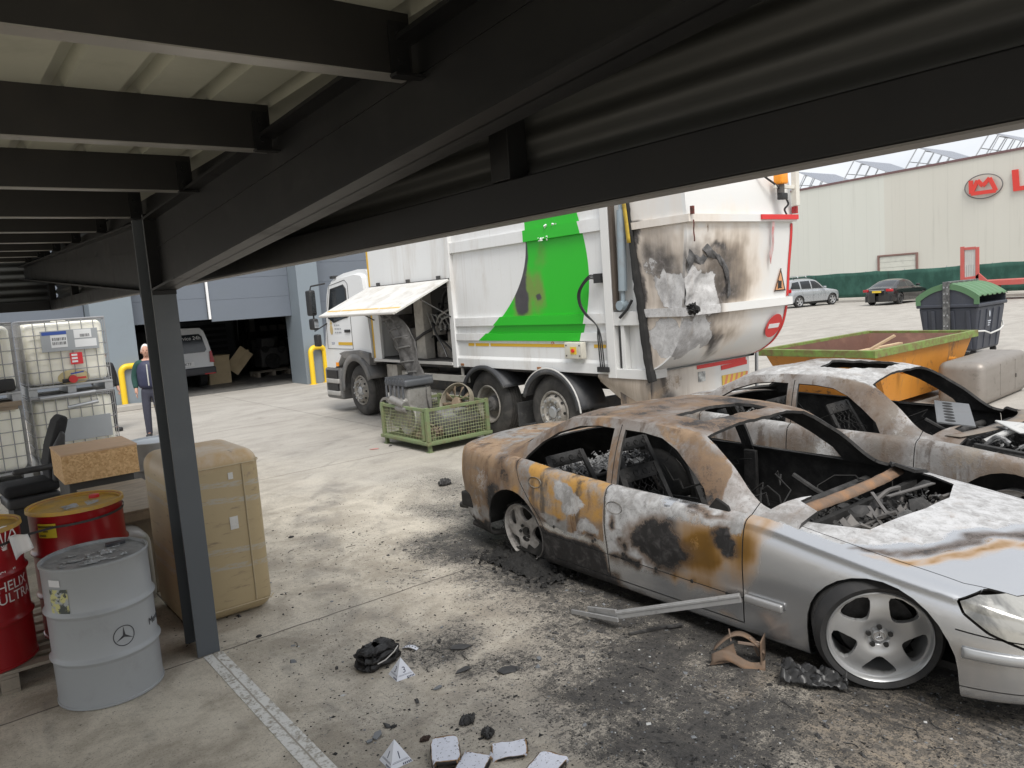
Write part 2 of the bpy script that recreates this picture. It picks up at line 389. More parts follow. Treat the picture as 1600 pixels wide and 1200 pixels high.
def ground_marks(x, y):
    s = 0.0
    x += .22 * fbm(x, y, 0, 1.3) + .07 * fbm(x, y, 3, 5); y += .22 * fbm(x, y, 7, 1.3) + .07 * fbm(x, y, 9, 5)
    if -1 < x < 9 and 0 < y < 10.5:
        for p, rx, ry, k in SB: s = max(s, k * blob(x, y, p.x, p.y, rx * 1.55, ry * 1.55))
        for x0, x1, y0, y1 in ((3.75, 5.5, 1.2, 6.0), (6.3, 8.0, 1.0, 6.0)):
            dx = max(x0 - x, 0, x - x1); dy = max(y0 - y, 0, y - y1); s = max(s, .95 - math.hypot(dx, dy) * 1.6)
    q = gp(1430, 1160); b = max(blob(x, y, q.x, q.y, .6, .5), blob(x, y, 4.1, 1.0, .5, .4), blob(x, y, 3.45, 2.55, .4, .14) * .7)
    tr = 0.0
    return s, b, tr, 0
def ground():
    me = bpy.data.meshes.new('ground'); ny = len(GYS)
    me.from_pydata([(x, y, 0) for x in GXS for y in GYS], [], [(i * ny + j, (i + 1) * ny + j, (i + 1) * ny + j + 1, i * ny + j + 1) for i in range(len(GXS) - 1) for j in range(ny - 1)])
    burn_attr(me, lambda x, y, z: ground_marks(x, y))
    t = NT('yard concrete'); s, br, tr, _ = t.attr('burn')
    big = t.noise(.35, 6, .6); mid = t.noise(2.2, 8, .66, dist=.5); fine = t.noise(26, 8, .72); grit = t.noise(110, 3, .6)
    brush = t.noise(1.0, 7, .66, stretch=(.6, 1.5, 1), dist=1.2); brush2 = t.noise(.55, 7, .6, stretch=(.45, 1.1, 1), dist=2.2)
    c = t.mix(big, (.50, .445, .36), (.62, .565, .475))
    c = t.mix(t.ramp(mid, .42, .66), c, (.37, .325, .26))
    c = t.mix(t.math('MULTIPLY', t.ramp(mid, .52, .36), .6), c, (.66, .60, .50))
    x, y, z = t.xyz()
    # far part of the yard: grey weathered concrete, brushed and rubbed by tyres
    far = t.ramp(t.math('MULTIPLY_ADD', big, 6.0, t.math('ADD', x, t.math('MULTIPLY', y, .55))), 9.5, 15.0)
    farc = t.mix(t.ramp(brush, .36, .62), (.36, .335, .30), (.43, .405, .365)); farc = t.mix(t.math('MULTIPLY', t.ramp(brush2, .50, .72), .6), farc, (.28, .262, .235))
    c = t.mix(far, c, farc)
    c = t.mix(t.math('MULTIPLY', t.ramp(fine, .5, .68), .35), c, (.25, .225, .19))
    c = t.mix(t.math('MULTIPLY', t.ramp(grit, .54, .68), .45), c, (.17, .15, .13))
    c = t.mix(t.math('MULTIPLY', t.ramp(t.noise(48, 6, .75), .53, .66), t.ramp(t.noise(1.4, 6, .7), .35, .65, .15, .75)), c, (.22, .195, .165))
    # slab joints
    def joint(v, per, off, w):
        f = t.math('FRACT', t.math('DIVIDE', t.math('SUBTRACT', v, off - per / 2), per)); return t.ramp(t.math('MULTIPLY', t.math('ABSOLUTE', t.math('SUBTRACT', f, .5)), per), w, w * .4)
    wob = t.math('MULTIPLY_ADD', t.noise(3, 3), .05, -.025)
    j = t.math('MAXIMUM', joint(t.math('ADD', y, wob), 5.0, 5.2, .011), joint(t.math('ADD', x, wob), 5.2, 1.31, .010))
    # tyre rubber swept through the yard in arcs
    rad = t.math('SQRT', t.math('ADD', t.math('POWER', t.math('SUBTRACT', x, 9.5), 2.0), t.math('POWER', t.math('SUBTRACT', y, 4.2), 2.0)))
    arcs = t.math('MULTIPLY', t.ramp(t.noise(1.0, 6, .7, co=None, stretch=(.9, .9, .9), dist=.3), .45, .65), t.ramp(t.math('ABSOLUTE', t.math('SUBTRACT', t.math('FRACT', t.math('MULTIPLY', rad, .62)), .5)), .20, .05))
    arcs = t.math('MULTIPLY', arcs, t.math('MULTIPLY', t.ramp(rad, 5.2, 6.0), t.ramp(rad, 9.8, 8.5)))
    c = t.mix(t.math('MULTIPLY', arcs, .6), c, (.15, .14, .13))
    oil = t.math('MULTIPLY', t.ramp(t.noise(.9, 8, .72, dist=.8), .56, .70), t.ramp(t.noise(9, 7, .7), .36, .60)); c = t.mix(t.math('MULTIPLY', oil, .5), c, (.19, .175, .15))
    fs = t.math('FRACT', t.math('MULTIPLY_ADD', rad, 2.3, t.math('MULTIPLY', big, .6))); st_ = t.math('MULTIPLY', t.math('MULTIPLY', t.ramp(t.math('ABSOLUTE', t.math('SUBTRACT', fs, .5)), .12, .03), t.ramp(t.noise(1.6, 7, .72), .48, .66)), t.math('MULTIPLY', t.ramp(rad, 5.0, 6.0), t.ramp(rad, 13.0, 9.0))); c = t.mix(t.math('MULTIPLY', st_, .45), c, (.17, .16, .145))
    # rusty wash water run out of the burnt car
    wash = t.noise(9, 8, .7, stretch=(2.6, .42, 1), dist=1.2)
    c = t.mix(t.math('MULTIPLY', t.ramp(br, .1, .7), .85), c, t.mix(t.ramp(wash, .4, .6), (.36, .26, .15), (.20, .15, .10)))
    # soot and ash
    sn = t.noise(5.5, 10, .72, dist=.5); sn2 = t.noise(30, 8, .75)
    e = t.math('ADD', t.math('MULTIPLY_ADD', sn, 1.5, -.75), t.math('ADD', t.math('MULTIPLY_ADD', t.math('MULTIPLY_ADD', grit, .6, t.math('MULTIPLY', sn2, .7)), 1.9, -1.24), t.math('MULTIPLY_ADD', wash, .8, -.4)))
    m1 = t.ramp(t.math('ADD', s, e), .50, .98)
    m1 = t.math('MULTIPLY', m1, t.math('SUBTRACT', 1.0, t.math('MULTIPLY', t.math('MULTIPLY', t.ramp(br, .05, .6), t.ramp(t.math('MULTIPLY_ADD', sn2, .3, wash), .63, .73)), .85)))
    flk = t.ramp(t.math('ADD', t.noise(55, 4, .65), t.math('MULTIPLY', t.math('MINIMUM', s, .5), .22)), .64, .69)
    c = t.mix(t.math('MULTIPLY', t.ramp(t.math('ADD', t.math('MULTIPLY_ADD', wash, .5, t.math('MULTIPLY', sn, .5)), s), .48, 1.05), .6), c, (.19, .175, .155))
    flk2 = t.ramp(t.math('ADD', t.noise(17, 7, .72), t.math('MULTIPLY', t.math('MINIMUM', s, .6), .2)), .62, .67)
    near = t.ramp(t.math('ADD', x, t.math('MULTIPLY', y, .5)), 9.0, 5.5)
    c = t.mix(t.math('MULTIPLY', t.math('MULTIPLY', flk2, near), .75), c, (.085, .078, .07))
    c = t.mix(t.math('MULTIPLY', flk, .85), c, (.05, .046, .042))
    dk = t.mix(t.ramp(sn2, .4, .65), (.018, .0172, .017), (.066, .062, .058)); dk = t.mix(t.math('MULTIPLY', t.ramp(grit, .60, .70), .8), dk, (.15, .145, .14)); dk = t.mix(t.math('MULTIPLY', t.ramp(wash, .52, .66), .5), dk, (.10, .09, .08))
    c = t.mix(t.math('MULTIPLY', m1, .95), c, dk)
    c = t.mix(t.math('MULTIPLY', j, .8), c, (.07, .06, .05))
    h = t.math('ADD', t.math('ADD', t.math('MULTIPLY', fine, .6), t.math('MULTIPLY', grit, .35)), t.math('ADD', t.math('MULTIPLY', t.math('MULTIPLY', m1, sn2), 1.2), t.math('MULTIPLY', j, -1.0)))
    t.bump(h, .5, .012)
    me.materials.append(t.fin(c, t.math('MULTIPLY_ADD', fine, .2, .68)))
    o = link('ground', me, smooth=0); tag(o, kind='structure')
ground()
t = NT('worn bay line'); x, y, z = t.xyz(); f = t.noise(14, 8, .75); f2 = t.noise(60, 5, .7)
w = t.ramp(t.math('ADD', t.math('MULTIPLY', f, .7), t.math('MULTIPLY', f2, .45)), .54, .68)
w = t.math('MAXIMUM', w, t.ramp(t.math('ABSOLUTE', t.math('ADD', x, t.math('MULTIPLY_ADD', t.noise(4, 3), .012, -.006))), .007, .003))
line_m = t.fin(t.mix(w, (.70, .69, .66), (.34, .31, .26)), .8)
tag(MB().box(-.062, .062, -9.2, 0, 0, .004).build('bay_line', line_m, loc=(1.305, 5.19, 0)), kind='structure')
tag(MB().box(-.062, .062, -5, 5, 0, .004).build('bay_line', line_m, loc=(7.0, 30.0, 0)), kind='structure')

# ================================================================== the carport we stand under
CP = thing('carport', 'dark grey steel carport with ribbed roof standing over the camera', 'carport', (1.285, 5.36, 0))
ox, oy = 1.285, 5.36
SHEETW = mat('white roof sheet underside', (.42, .42, .345), .5, 0, .16, 1.5, dirt=(.30, .295, .24), dirt_amt=.35, dirt_s=2)
SHEETG = mat('grey corrugated sheet', (.048, .049, .046), .55, 0, .15, 2)
c = MB()
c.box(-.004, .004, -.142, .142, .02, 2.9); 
c.build('column_web', mat('shaded column web tone', (.03, .032, .034), .45, 0, .2, 2, dirt=(.10, .10, .10), dirt_amt=.25), CP)  # web darker than the flanges: the column's shading put into the colour
FLG = mat('lit column flange tone', (.085, .095, .105), .5, 0, .14, 1.2, dirt=(.16, .165, .17), dirt_amt=.28, dirt_s=1.6)  # lighter than the web: light on the flange put into the colour
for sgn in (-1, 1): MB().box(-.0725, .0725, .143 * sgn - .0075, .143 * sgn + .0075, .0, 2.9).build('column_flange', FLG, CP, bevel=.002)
def rafter(y0, y1, zb0, zb1, zt0, zt1):
    b = MB()
    b.prism([(y0, zb0), (y1, zb1), (y1, zt1), (y0, zt0)], 'x', -.005, .005)
    def fl(za, zb): b.prism([(y0, za), (y1, zb), (y1, zb + .014), (y0, za + .014)], 'x', -.075, .075)
    fl(zb0, zb1); fl(zt0 - .014, zt1 - .014)
    b.prism([(y0, zb0 + .22 * (zt0 - zb0) + .17), (y1, zb1 + .17), (y1, zb1 + .176), (y0, zb0 + .176 + .22 * (zt0 - zb0))], 'x', -.009, .009)
    return b
rafter(-.151, -8.1, 2.425, 3.06, 2.88, 3.22).build('rafter', STEEL_DK, CP)
rafter(.151, 6.75, 2.43, 2.90, 2.88, 3.07).build('rafter', STEEL_DK, CP)
for sgn in (-1, 1): MB().box(-.0725, .0725, .158 * sgn - .006, .158 * sgn + .006, 2.40, 2.9).build('end_plate', STEEL_DK, CP)
PURL = mat('dark purlin', (.014, .013, .0125), .5, 0, .3, 3, dirt=(.03, .025, .02), dirt_amt=.3)
PURLF = mat('lit purlin flange tone', (.34, .33, .31), .35, .4, .2, 3)  # bottom flange made pale: its lit highlight put into the colour
def rooftop(y): return 2.905 + max(0, (y - 5.4)) * .027 if y >= 5.4 else 2.905
for k in range(-3, 9):
    y = 2.02 + 1.13 * k; zb = rooftop(y); 
    b = MB(); b.box(-5, -.0, -.0015, .0015, .004, .18); b.box(-5, 0, 0, .06, .178, .181); b.box(-5, 0, .057, .06, .16, .178)
    p = b.build('purlin', PURL, CP, smooth=0, loc=(-.02, y - oy, zb))
    f = MB().box(-5, 0, -.002, .065, 0, .004); f.box(-5, 0, .062, .065, .004, .02); f.build('flange', PURLF, p, smooth=0)
    cl_ = MB().box(-.075, -.012, -.012, -.0025, -.012, .15).box(-.085, .02, -.05, -.0125, -.012, -.004)
    for q in (.04, .11): cl_.lathe([(.001, .010), (.012, .010), (.013, .0)], 6, M=basis((1, 0, 0), (0, 0, 1), Vector((-.045, -.0125, q))))
    cl_.build('cleat', STEEL_DK, p, smooth=0)
# trapezoidal roof sheet, ribs along Y
def rib(x):
    u = (x / .25) % 1.0
    return 0 if u < .68 else .045 * min(1, (u - .68) / .07, (1 - u) / .07)
xs = []
x = -5.0
while x < .02:
    for d in (0, .17, .1875, .2325): xs.append(x + d)
    x += .25
ys = [-8.2, -5, 0.04, 2.5, 6.9]  # roof stops short out of view, shaped to let more light in
MB().grid(len(xs) - 1, len(ys) - 1, lambda u, v: (xs[round(u * (len(xs) - 1))], ys[round(v * (len(ys) - 1))], rooftop(ys[round(v * (len(ys) - 1))] + oy) + .183 + rib(xs[round(u * (len(xs) - 1))]))).build('roof_sheet', SHEETW, CP, smooth=0, solid=.003)
MB().box(.0, .02, -8.2, 6.9, 2.93, 3.02).box(.02, .1, -8.2, 6.9, 2.92, 2.93).build('edge_trim', STEEL_DK, CP)
# fascia: corrugated sheet carried by a box tube on short posts
fx = 1.66 - ox
def corr(h): return .016 * math.sin(2 * math.pi * h / .105)
MB().grid(1, 84, lambda u, v: (fx + .03 + corr(v * .86), 7.32 - u * 15.5, 2.56 + v * .86)).build('fascia_sheet', SHEETG, CP, smooth=60, solid=.003)
MB().grid(1, 84, lambda u, v: (fx + .02 - u * 6, 7.34 + corr(v * .86), 2.56 + v * .86)).build('fascia_sheet', SHEETG, CP, smooth=60, solid=.003)
MB().box(fx - .08, fx, -8.2, 7.3, 2.488, 2.615).build('fascia_tube', STEEL_DK, CP, bevel=.006)
MB().box(-5.5, fx - .081, 7.22, 7.3, 2.488, 2.615).build('fascia_tube', STEEL_DK, CP, bevel=.006)
MB().box(fx - .078, fx - .002, -8.2, 7.28, 2.482, 2.4875).build('lit_underside', mat('lit tube underside tone', (.17, .16, .15), .5, 0, .1), CP)  # pale sheet paints the lit line under the tube
for y in (-3.5, -.8, 2.04, 4.15, 6.3, 8.5, 10.7, 12.55):
    MB().box(fx - .08, fx + .0, y - oy - .05, y - oy + .05, 2.616, 3.3).build('fascia_post', STEEL_DK, CP, bevel=.004)
MB().box(.02, fx + .05, -8.2, 7.36, 3.38, 3.40).build('capping', STEEL_DK, CP)

# ================================================================== workshop at the end of the yard
WS = thing('workshop', 'blue grey workshop with big doors half raised and a dark interior', 'workshop', (8, 22.3, 0))
def W(x): return x - 8
BLUE = mat('blue grey cladding', (.135, .155, .185), .5, 0, .06, .6, dirt=(.13, .15, .17), dirt_amt=.3, dirt_s=.8)
BLUEL = mat('pale blue grey pier', (.20, .235, .265), .55, 0, .06, .6, dirt=(.18, .2, .22), dirt_amt=.3, dirt_s=1)
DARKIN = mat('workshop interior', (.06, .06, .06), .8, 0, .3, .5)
for x0, x1 in ((3.55, 4.55), (9.05, 9.72), (14.6, 15.6), (-2.2, -1.4)):
    MB().box(W(x0), W(x1), -.55, .6, 0, 6.2).build('pier', BLUEL, WS, bevel=.01)
def door_panel(x0, x1, z0, z1, y):
    b = MB(); z = z0
    while z < z1 - .01:
        b.box(W(x0), W(x1), y, y + .05, z + .006, min(z + .6, z1)); z += .6
    b.box(W(x0), W(x1), y + .01, y + .04, z0, z1, 0)
    return b
door_panel(4.56, 6.62, 2.13, 5.4, .16).build('roller_door', BLUE, WS, bevel=.004)
door_panel(6.70, 9.04, 2.06, 5.4, .10).build('roller_door', BLUE, WS, bevel=.004)
door_panel(9.74, 14.58, .02, 5.4, .13).build('roller_door', BLUE, WS, bevel=.004)
door_panel(-1.38, 3.53, .02, 5.4, .13).build('roller_door', BLUE, WS, bevel=.004)
MB().box(W(6.62), W(6.68), .05, .11, 2.14, 5.4).build('door_guide', mat('white guide', (.8, .8, .8), .4), WS)
MB().box(W(-2.2), W(15.6), .2, .5, 5.4, 6.2).build('lintel', BLUE, WS)
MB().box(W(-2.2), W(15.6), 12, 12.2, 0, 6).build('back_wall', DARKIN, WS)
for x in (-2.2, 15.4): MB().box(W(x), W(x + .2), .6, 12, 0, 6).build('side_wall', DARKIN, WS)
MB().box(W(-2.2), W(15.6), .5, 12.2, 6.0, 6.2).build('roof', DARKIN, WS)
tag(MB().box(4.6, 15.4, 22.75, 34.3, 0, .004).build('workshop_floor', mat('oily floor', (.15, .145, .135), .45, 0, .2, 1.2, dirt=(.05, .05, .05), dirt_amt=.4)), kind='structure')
def hoop(x0, x1, y0, y1, h, label):
    p, q = Vector((x0, y0, 0)), Vector((x1, y1, 0)); d = (q - p); L = d.length; d.normalize(); r = .16
    pts = [p, p + Vector((0, 0, h - r))] + [p + d * (r - r * math.cos(a)) + Vector((0, 0, h - r + r * math.sin(a))) for a in [k * math.pi / 12 for k in range(1, 6)]]
    pts += [p + d * r + Vector((0, 0, h)), q - d * r + Vector((0, 0, h))] + [q - d * (r - r * math.sin(a)) + Vector((0, 0, h - r + r * math.cos(a))) for a in [k * math.pi / 12 for k in range(1, 6)]] + [q + Vector((0, 0, h - r)), q]
    t = thing('hoop_barrier', label, 'barrier', (x0, y0, 0), group='yellow hoop barriers by the workshop')
    MB().tube([v - p for v in pts], .075, 14).build('hoop', YELLOW, t, smooth=60)
    for v in (p, q): MB().lathe([(.001, .012), (.12, .012), (.12, 0)], 20, M=Matrix.Translation(v - p)).build('foot_plate', YELLOW, t)
hoop(4.08, 4.85, 21.7, 21.7, 1.1, 'yellow hoop barrier behind the white haired man')
hoop(9.16, 9.66, 21.55, 21.7, 1.08, 'yellow hoop barrier by the pier in front of the truck cab')
tag(MB().prism([(0, 0), (1.2, 0), (.9, .45), (.2, .5)], 'z', 0, .14).build('kerb', mat('kerb stone', (.36, .34, .31), .8, 0, .15, 5), loc=(3.45, 21.2, 0), bevel=.02), kind='structure')

# ================================================================== warehouse across the road, its fence and kerb
WH = thing('warehouse', 'long cream clad warehouse with a low roller door across the yard', 'warehouse', (60, 20, 0))
t = NT('cream cladding'); x, y, z = t.xyz()
st = t.math('FRACT', t.math('MULTIPLY', y, 1.0)); seam = t.ramp(t.math('ABSOLUTE', t.math('SUBTRACT', st, .5)), .47, .5)
n = t.noise(.5, 5, .6, stretch=(1, 1, .2)); cc = t.mix(n, (.60, .605, .545), (.67, .675, .615)); cc = t.mix(t.ramp(y, 9.55, 9.65), t.mix(n, (.575, .56, .495), (.635, .62, .555)), cc)
cc = t.mix(t.math('MULTIPLY', seam, .16), cc, (.3, .3, .26)); cc = t.mix(t.math('MULTIPLY', t.ramp(t.noise(1.3, 6, .7, stretch=(1, 1.5, .08)), .55, .75), .28), cc, (.38, .37, .32))
CREAM = t.fin(cc, .55)
def wz(y): return 9.02 + (36 - y) * .019
MB().prism([(-70, 0), (50, 0), (50, wz(70)), (-70, wz(-50))], 'x', 0, 30).build('wall', CREAM, WH)
MB().prism([(-70, wz(-50)), (50, wz(70)), (50, wz(70) + .16), (-70, wz(-50) + .16)], 'x', -.08, .25).build('roof_edge', mat('brown flashing', (.16, .09, .09), .5), WH)
MB().box(-.12, -.003, 7.1, 7.25, 0, 3.1).box(-.12, -.003, 10.0, 10.15, 0, 3.1).box(-.12, -.003, 7.25, 10.0, 2.98, 3.1).build('door_frame', mat('brown frame', (.22, .13, .11), .6), WH)
d = MB()
for k in range(7): d.box(-.06, -.02, 7.26, 9.99, .02 + k * .42, .42 + k * .42)
d.build('roller_door', mat('cream door', (.62, .62, .55), .5, 0, .1, 2, dirt=(.4, .4, .36), dirt_amt=.3), WH)
PVM = mat('solar cells', (.15, .165, .20), .3, 0, .12, 2); PVF = mat('panel frame', (.55, .56, .58), .4, .6)
for k in range(9):
    yc = 52 - k * 4.95
    t = thing('solar_panel', ['tilted solar panel on the warehouse roof just behind the amber beacon', 'tilted solar panel second along the roof, over the silver estate car', 'tilted solar panel on the roof above the low roller door',
        'tilted solar panel on the roof between the roller door and the red emblem', 'tilted solar panel on the roof above the red letter'][max(0, min(4, k - 2))] if 2 <= k <= 6 else 'tilted solar panel on the warehouse roof', 'solar panel', (61.2, yc, wz(yc) + .16), group='solar panels on the warehouse roof')
    h = 1.55
    P = MB(); P.add([(0, -2.5, .1), (0, .4, h), (6, .4, h), (6, -2.5, .1)], [(0, 1, 2, 3)]); o = P.build('panel', PVM, t, smooth=0, solid=.05)
    g = MB().bar((0, -2.5, .13), (0, .4, h + .03), .05, .03).bar((0, .4, h + .03), (6, .4, h + .03), .05, .03).bar((6, .4, h + .03), (6, -2.5, .13), .05, .03).bar((6, -2.5, .13), (0, -2.5, .13), .05, .03); g.build('panel_rail', PVF, o)
    g = MB()
    for q in (0, 1.5, 3, 4.5, 6): g.bar((q, .4, h - .03), (q, 1.5, -.2), .07, .07); g.bar((q, -.2, h - .35), (q, .6, -.2), .05, .05); g.bar((q, -2.4, .1), (q, -2.4, -.2), .06, .06)
    g.bar((-.05, 1.0, .6), (6.05, 1.0, .6), .05, .05); g.bar((0, -2.4, -.18), (0, 1.5, -.18), .05, .05); g.bar((-.05, -2.4, -.1), (6.05, -2.4, -.1), .05, .05); g.bar((-.05, -.2, h - .38), (6.05, -.2, h - .38), .05, .05); g.build('support_frame', PVF, t)
SG = thing('wall_sign', 'red zigzag emblem in a thin oval and large red letter on the warehouse wall', 'sign', (59.9, 22.6, 7.25))
SRED = mat('sign red', (.66, .05, .035), .4, 0, .05)
e = MB(); pts = [(.95, -.55), (.98, .5), (.62, .5), (.62, -.1), (.45, .55), (.12, .6), (-.02, .2), (-.3, .62), (-.55, .55), (-.98, -.55)]
pth = [(.8, .5), (.78, -.42), (.35, .45), (.02, .02), (-.42, .5), (-.82, -.42), (.75, -.42)]
for k, (a, b) in enumerate(zip(pth, pth[1:])): e.bar((-.06 - .012 * k, a[0], a[1]), (-.06 - .012 * k, b[0], b[1]), .26, .08, up=(1, 0, 0))
em = e.build('emblem', SRED, SG)
MB().tube([(-.02, 1.2 * math.cos(a * math.pi / 24), .82 * math.sin(a * math.pi / 24)) for a in range(48)], .035, 6, closed=True).build('oval', mat('dark oval', (.12, .12, .12), .5), SG)
e = MB().prism([(-1.75, .8), (-2.15, .8), (-2.22, -.33), (-3.0, -.33), (-3.05, -.62), (-1.85, -.62)], 'x', -.06, 0); e.build('letter', SRED, SG)
e = MB().prism([(-3.5, .75), (-3.9, .75), (-4.1, -.62), (-3.7, -.62)], 'x', -.06, 0); e.build('letter', SRED, SG)
# mesh screened fence
FE = thing('screen_fence', 'green mesh screened fence along the far side of the yard', 'fence', (51.5, 20, 0))
t = NT('green screen'); n = t.noise(1.5, 6, .65, stretch=(1, 1, .5)); n2 = t.noise(14, 6, .75, stretch=(1, 1, .3)); x, y, z = t.xyz()
cg = t.mix(t.ramp(n, .4, .7), (.014, .062, .045), t.mix(n2, (.02, .085, .062), (.045, .125, .095))); cg = t.mix(t.math('MULTIPLY', t.ramp(n2, .58, .72), .5), cg, (.06, .15, .12))
sm_ = t.ramp(t.math('ABSOLUTE', t.math('SUBTRACT', t.math('FRACT', t.math('DIVIDE', y, 5.2)), .5)), .485, .497); cg = t.mix(t.math('MULTIPLY', sm_, .7), cg, (.01, .03, .025)); GREEN = t.fin(cg, .8)
random.seed(3)
tops = {}
def ftop(y): return 1.93 + .03 * fbm(y, 0, 0, .45) + (.04 if int(y / 5.2) % 2 else 0) - .035 * abs(math.sin(math.pi * y / 2.6))
MB().grid(240, 6, lambda u, v: (.05 * fbm(u * 80, v * 2, 3, .5) + .015 * math.sin(u * 900), 45 - u * 80 - 20, .25 + v * (ftop(45 - u * 80) - .25))).build('mesh_screen', GREEN, FE, smooth=60, solid=.01)
for k in range(31):
    y = 25 - k * 2.6; MB().cyl((.14, y, 0), (.14, y, 2.0), .03, n=8).build('fence_post', GALV, FE)
tag(MB().box(50.0, 51.9, -60, 60, 0, .14).build('pavement', mat('pavement', (.40, .37, .32), .8, 0, .12, .6), bevel=.02), kind='structure')
tag(MB().box(49.85, 49.998, -60, 60, 0, .16).build('kerb', mat('kerb stone', (.36, .34, .31), .8, 0, .15, 5), bevel=.02), kind='structure')
# red low loader parked beyond the yard
TR = thing('flatbed_trailer', 'red flatbed trailer with slatted headboard by the green fence', 'trailer', (47.6, 17.2, 0))
TRED = mat('faded red trailer paint', (.50, .10, .085), .5, 0, .15, 3, dirt=(.35, .16, .13), dirt_amt=.35)
b = MB().box(-1.2, 1.2, -9.5, 1.5, .78, 1.05); b.build('bed', TRED, TR, bevel=.01)
b = MB(); b.box(-1.2, -1.1, 1.3, 1.5, 1.05, 3.0).box(-1.2, -1.1, .55, .72, 1.05, 2.92).box(-1.2, -1.1, .72, 1.3, 2.8, 2.95).prism([(1.3, 1.05), (.1, 1.05), (.55, 1.5), (.72, 1.35), (1.3, 1.3)], 'x', -1.2, -1.1)
b.build('headboard_frame', TRED, TR, bevel=.01)
b = MB()
for k in range(6): b.box(-1.15, -1.11, .74 + k * .095, .81 + k * .095, 1.3, 2.8)
b.build('headboard_slats', mat('pale slats', (.5, .5, .48), .5), TR)
for y in (-3.4, -4.7, -6):
    for sx in (-1, 1):
        MB().lathe([(.2, -.12), (.46, -.13), (.5, -.08), (.5, .08), (.46, .13), (.2, .12)], 28, M=Matrix.Translation((sx * 1.0, y, .5)) @ Matrix.Rotation(R(90), 4, 'Y')).build('wheel', RUBBER, TR)
b = MB().box(-.9, -.7, .2, .4, 0, .78).box(.7, .9, .2, .4, 0, .78); b.build('landing_leg', TRED, TR)

# ================================================================== cars: one generator for the shells
def car_shell(P):
    """lower body and cabin as two bmeshes; face layer 'reg': 1 side, 2 deck, 3 cabin side, 4 cabin top"""
    x0, x1, W = P['x0'], P['x1'], P['W']; xm, Lh = (x0 + x1) / 2, (x1 - x0) / 2
    npw, mp, z0 = P.get('np', 9), P.get('mp', 2.6), P['z0']
    zs, zd = table(P['zs']), table(P['zd'])
    def plan(x):
        q = abs((x - xm) / Lh)
        return W * max(1e-3, 1 - q ** npw) ** (1 / mp)
    def section(x):
        p = plan(x); k = min(1, p / .45); s = zs(x); d = zd(x); zz = z0(x) if callable(z0) else z0; h = s - zz
        ctl = [(p - .13 * k, zz), (p - .055 * k, zz + .02), (p - .032 * k, zz + .10), (p - .012 * k, zz + .42 * h), (p, zz + .58 * h), (p - .006 * k, zz + .72 * h), (p - .022 * k, s - .13 * h), (p - .045 * k, s - .05 * h), (p - .075 * k, s - .012), (p - .115 * k, s)]
        pts = []
        for i in range(len(ctl) - 1):
            a, b, c, e = ctl[max(0, i - 1)], ctl[i], ctl[i + 1], ctl[min(len(ctl) - 1, i + 2)]
            for j in range(3):
                t = j / 3
                f = lambda q: .5 * (2 * b[q] + (c[q] - a[q]) * t + (2 * a[q] - 5 * b[q] + 4 * c[q] - e[q]) * t * t + (3 * b[q] - a[q] - 3 * c[q] + e[q]) * t ** 3)
                pts.append((f(0), f(1)))
        n = P.get('nd', 12); yb = ctl[-1][0]
        for j in range(n + 1): t = j / n; pts.append((yb * (1 - t), s + (d - s) * (1 - (1 - t) ** 2)))
        return pts
    N = P.get('N', 150)
    st = [xm + Lh * .9995 * math.sin(math.pi / 2 * (-1 + 2 * i / N)) for i in range(N + 1)]
    def loft(stations, secf, regf):
        bm = bmesh.new(); L = bm.faces.layers.int.new('reg'); rows = []
        for x in stations:
            h = secf(x); full = [(-y, z) for y, z in h] + [(y, z) for y, z in h[-2::-1]]
            rows.append([bm.verts.new((x, y, z)) for y, z in full])
        nh = len(secf(stations[0]))
        for a, b in zip(rows, rows[1:]):
            for j in range(len(a) - 1):
                f = bm.faces.new((a[j], b[j], b[j + 1], a[j + 1])); jj = min(j, len(a) - 2 - j); f[L] = regf(jj); f.smooth = True
        return bm
    lower = loft(st, section, lambda j: 1 if j < 27 else 2)
    L = lower.faces.layers.int['reg']
    if P.get('cabin'):
        a, b = P['cabin']
        bmesh.ops.delete(lower, geom=[f for f in lower.faces if f[L] == 2 and a < f.calc_center_median().x < b], context='FACES')
    zt, zr, yr = table(P['zt']), table(P['zr']), table(P['yr'])
    def gsec(x):
        p = plan(x); k = min(1, p / .45); yb, zb = p - .105 * k, zs(x) - .012
        r, h, t = min(yr(x), yb - .01), max(zr(x), zb + .002), zt(x); t = max(t, h + .002)
        pts = [(yb + (r - yb) * (i / 12) + .022 * math.sin(math.pi * i / 12) * min(1, (h - zb) * 3), zb + (h - zb) * i / 12) for i in range(12)]
        n = 14
        for i in range(n + 1):
            u = i / n; pts.append((r * (1 - u), h + (t - h) * (1 - (1 - u) ** 2.4)))
        return pts
    g0, g1 = P['g0'], P['g1']; M_ = P.get('Ng', 90)
    cab = loft([g0 + (g1 - g0) * i / M_ for i in range(M_ + 1)], gsec, lambda j: 3 if j < 12 else 4)
    return lower, cab, plan, zs, zd
def regsel(bm, reg, side=0):
    L = bm.faces.layers.int['reg']
    regs = reg if isinstance(reg, tuple) else (reg,)
    if side == 0: return lambda f: f[L] in regs
    return lambda f: f[L] in regs and f.calc_center_median().y * side > 0
def circle(xc, zc, r, n=26, sz=1.0): return [(xc + r * math.cos(2 * math.pi * i / n), zc + r * sz * math.sin(2 * math.pi * i / n)) for i in range(n)]
def shade(me, ang=40): me.shade_smooth(); me.set_sharp_from_angle(angle=R(ang))
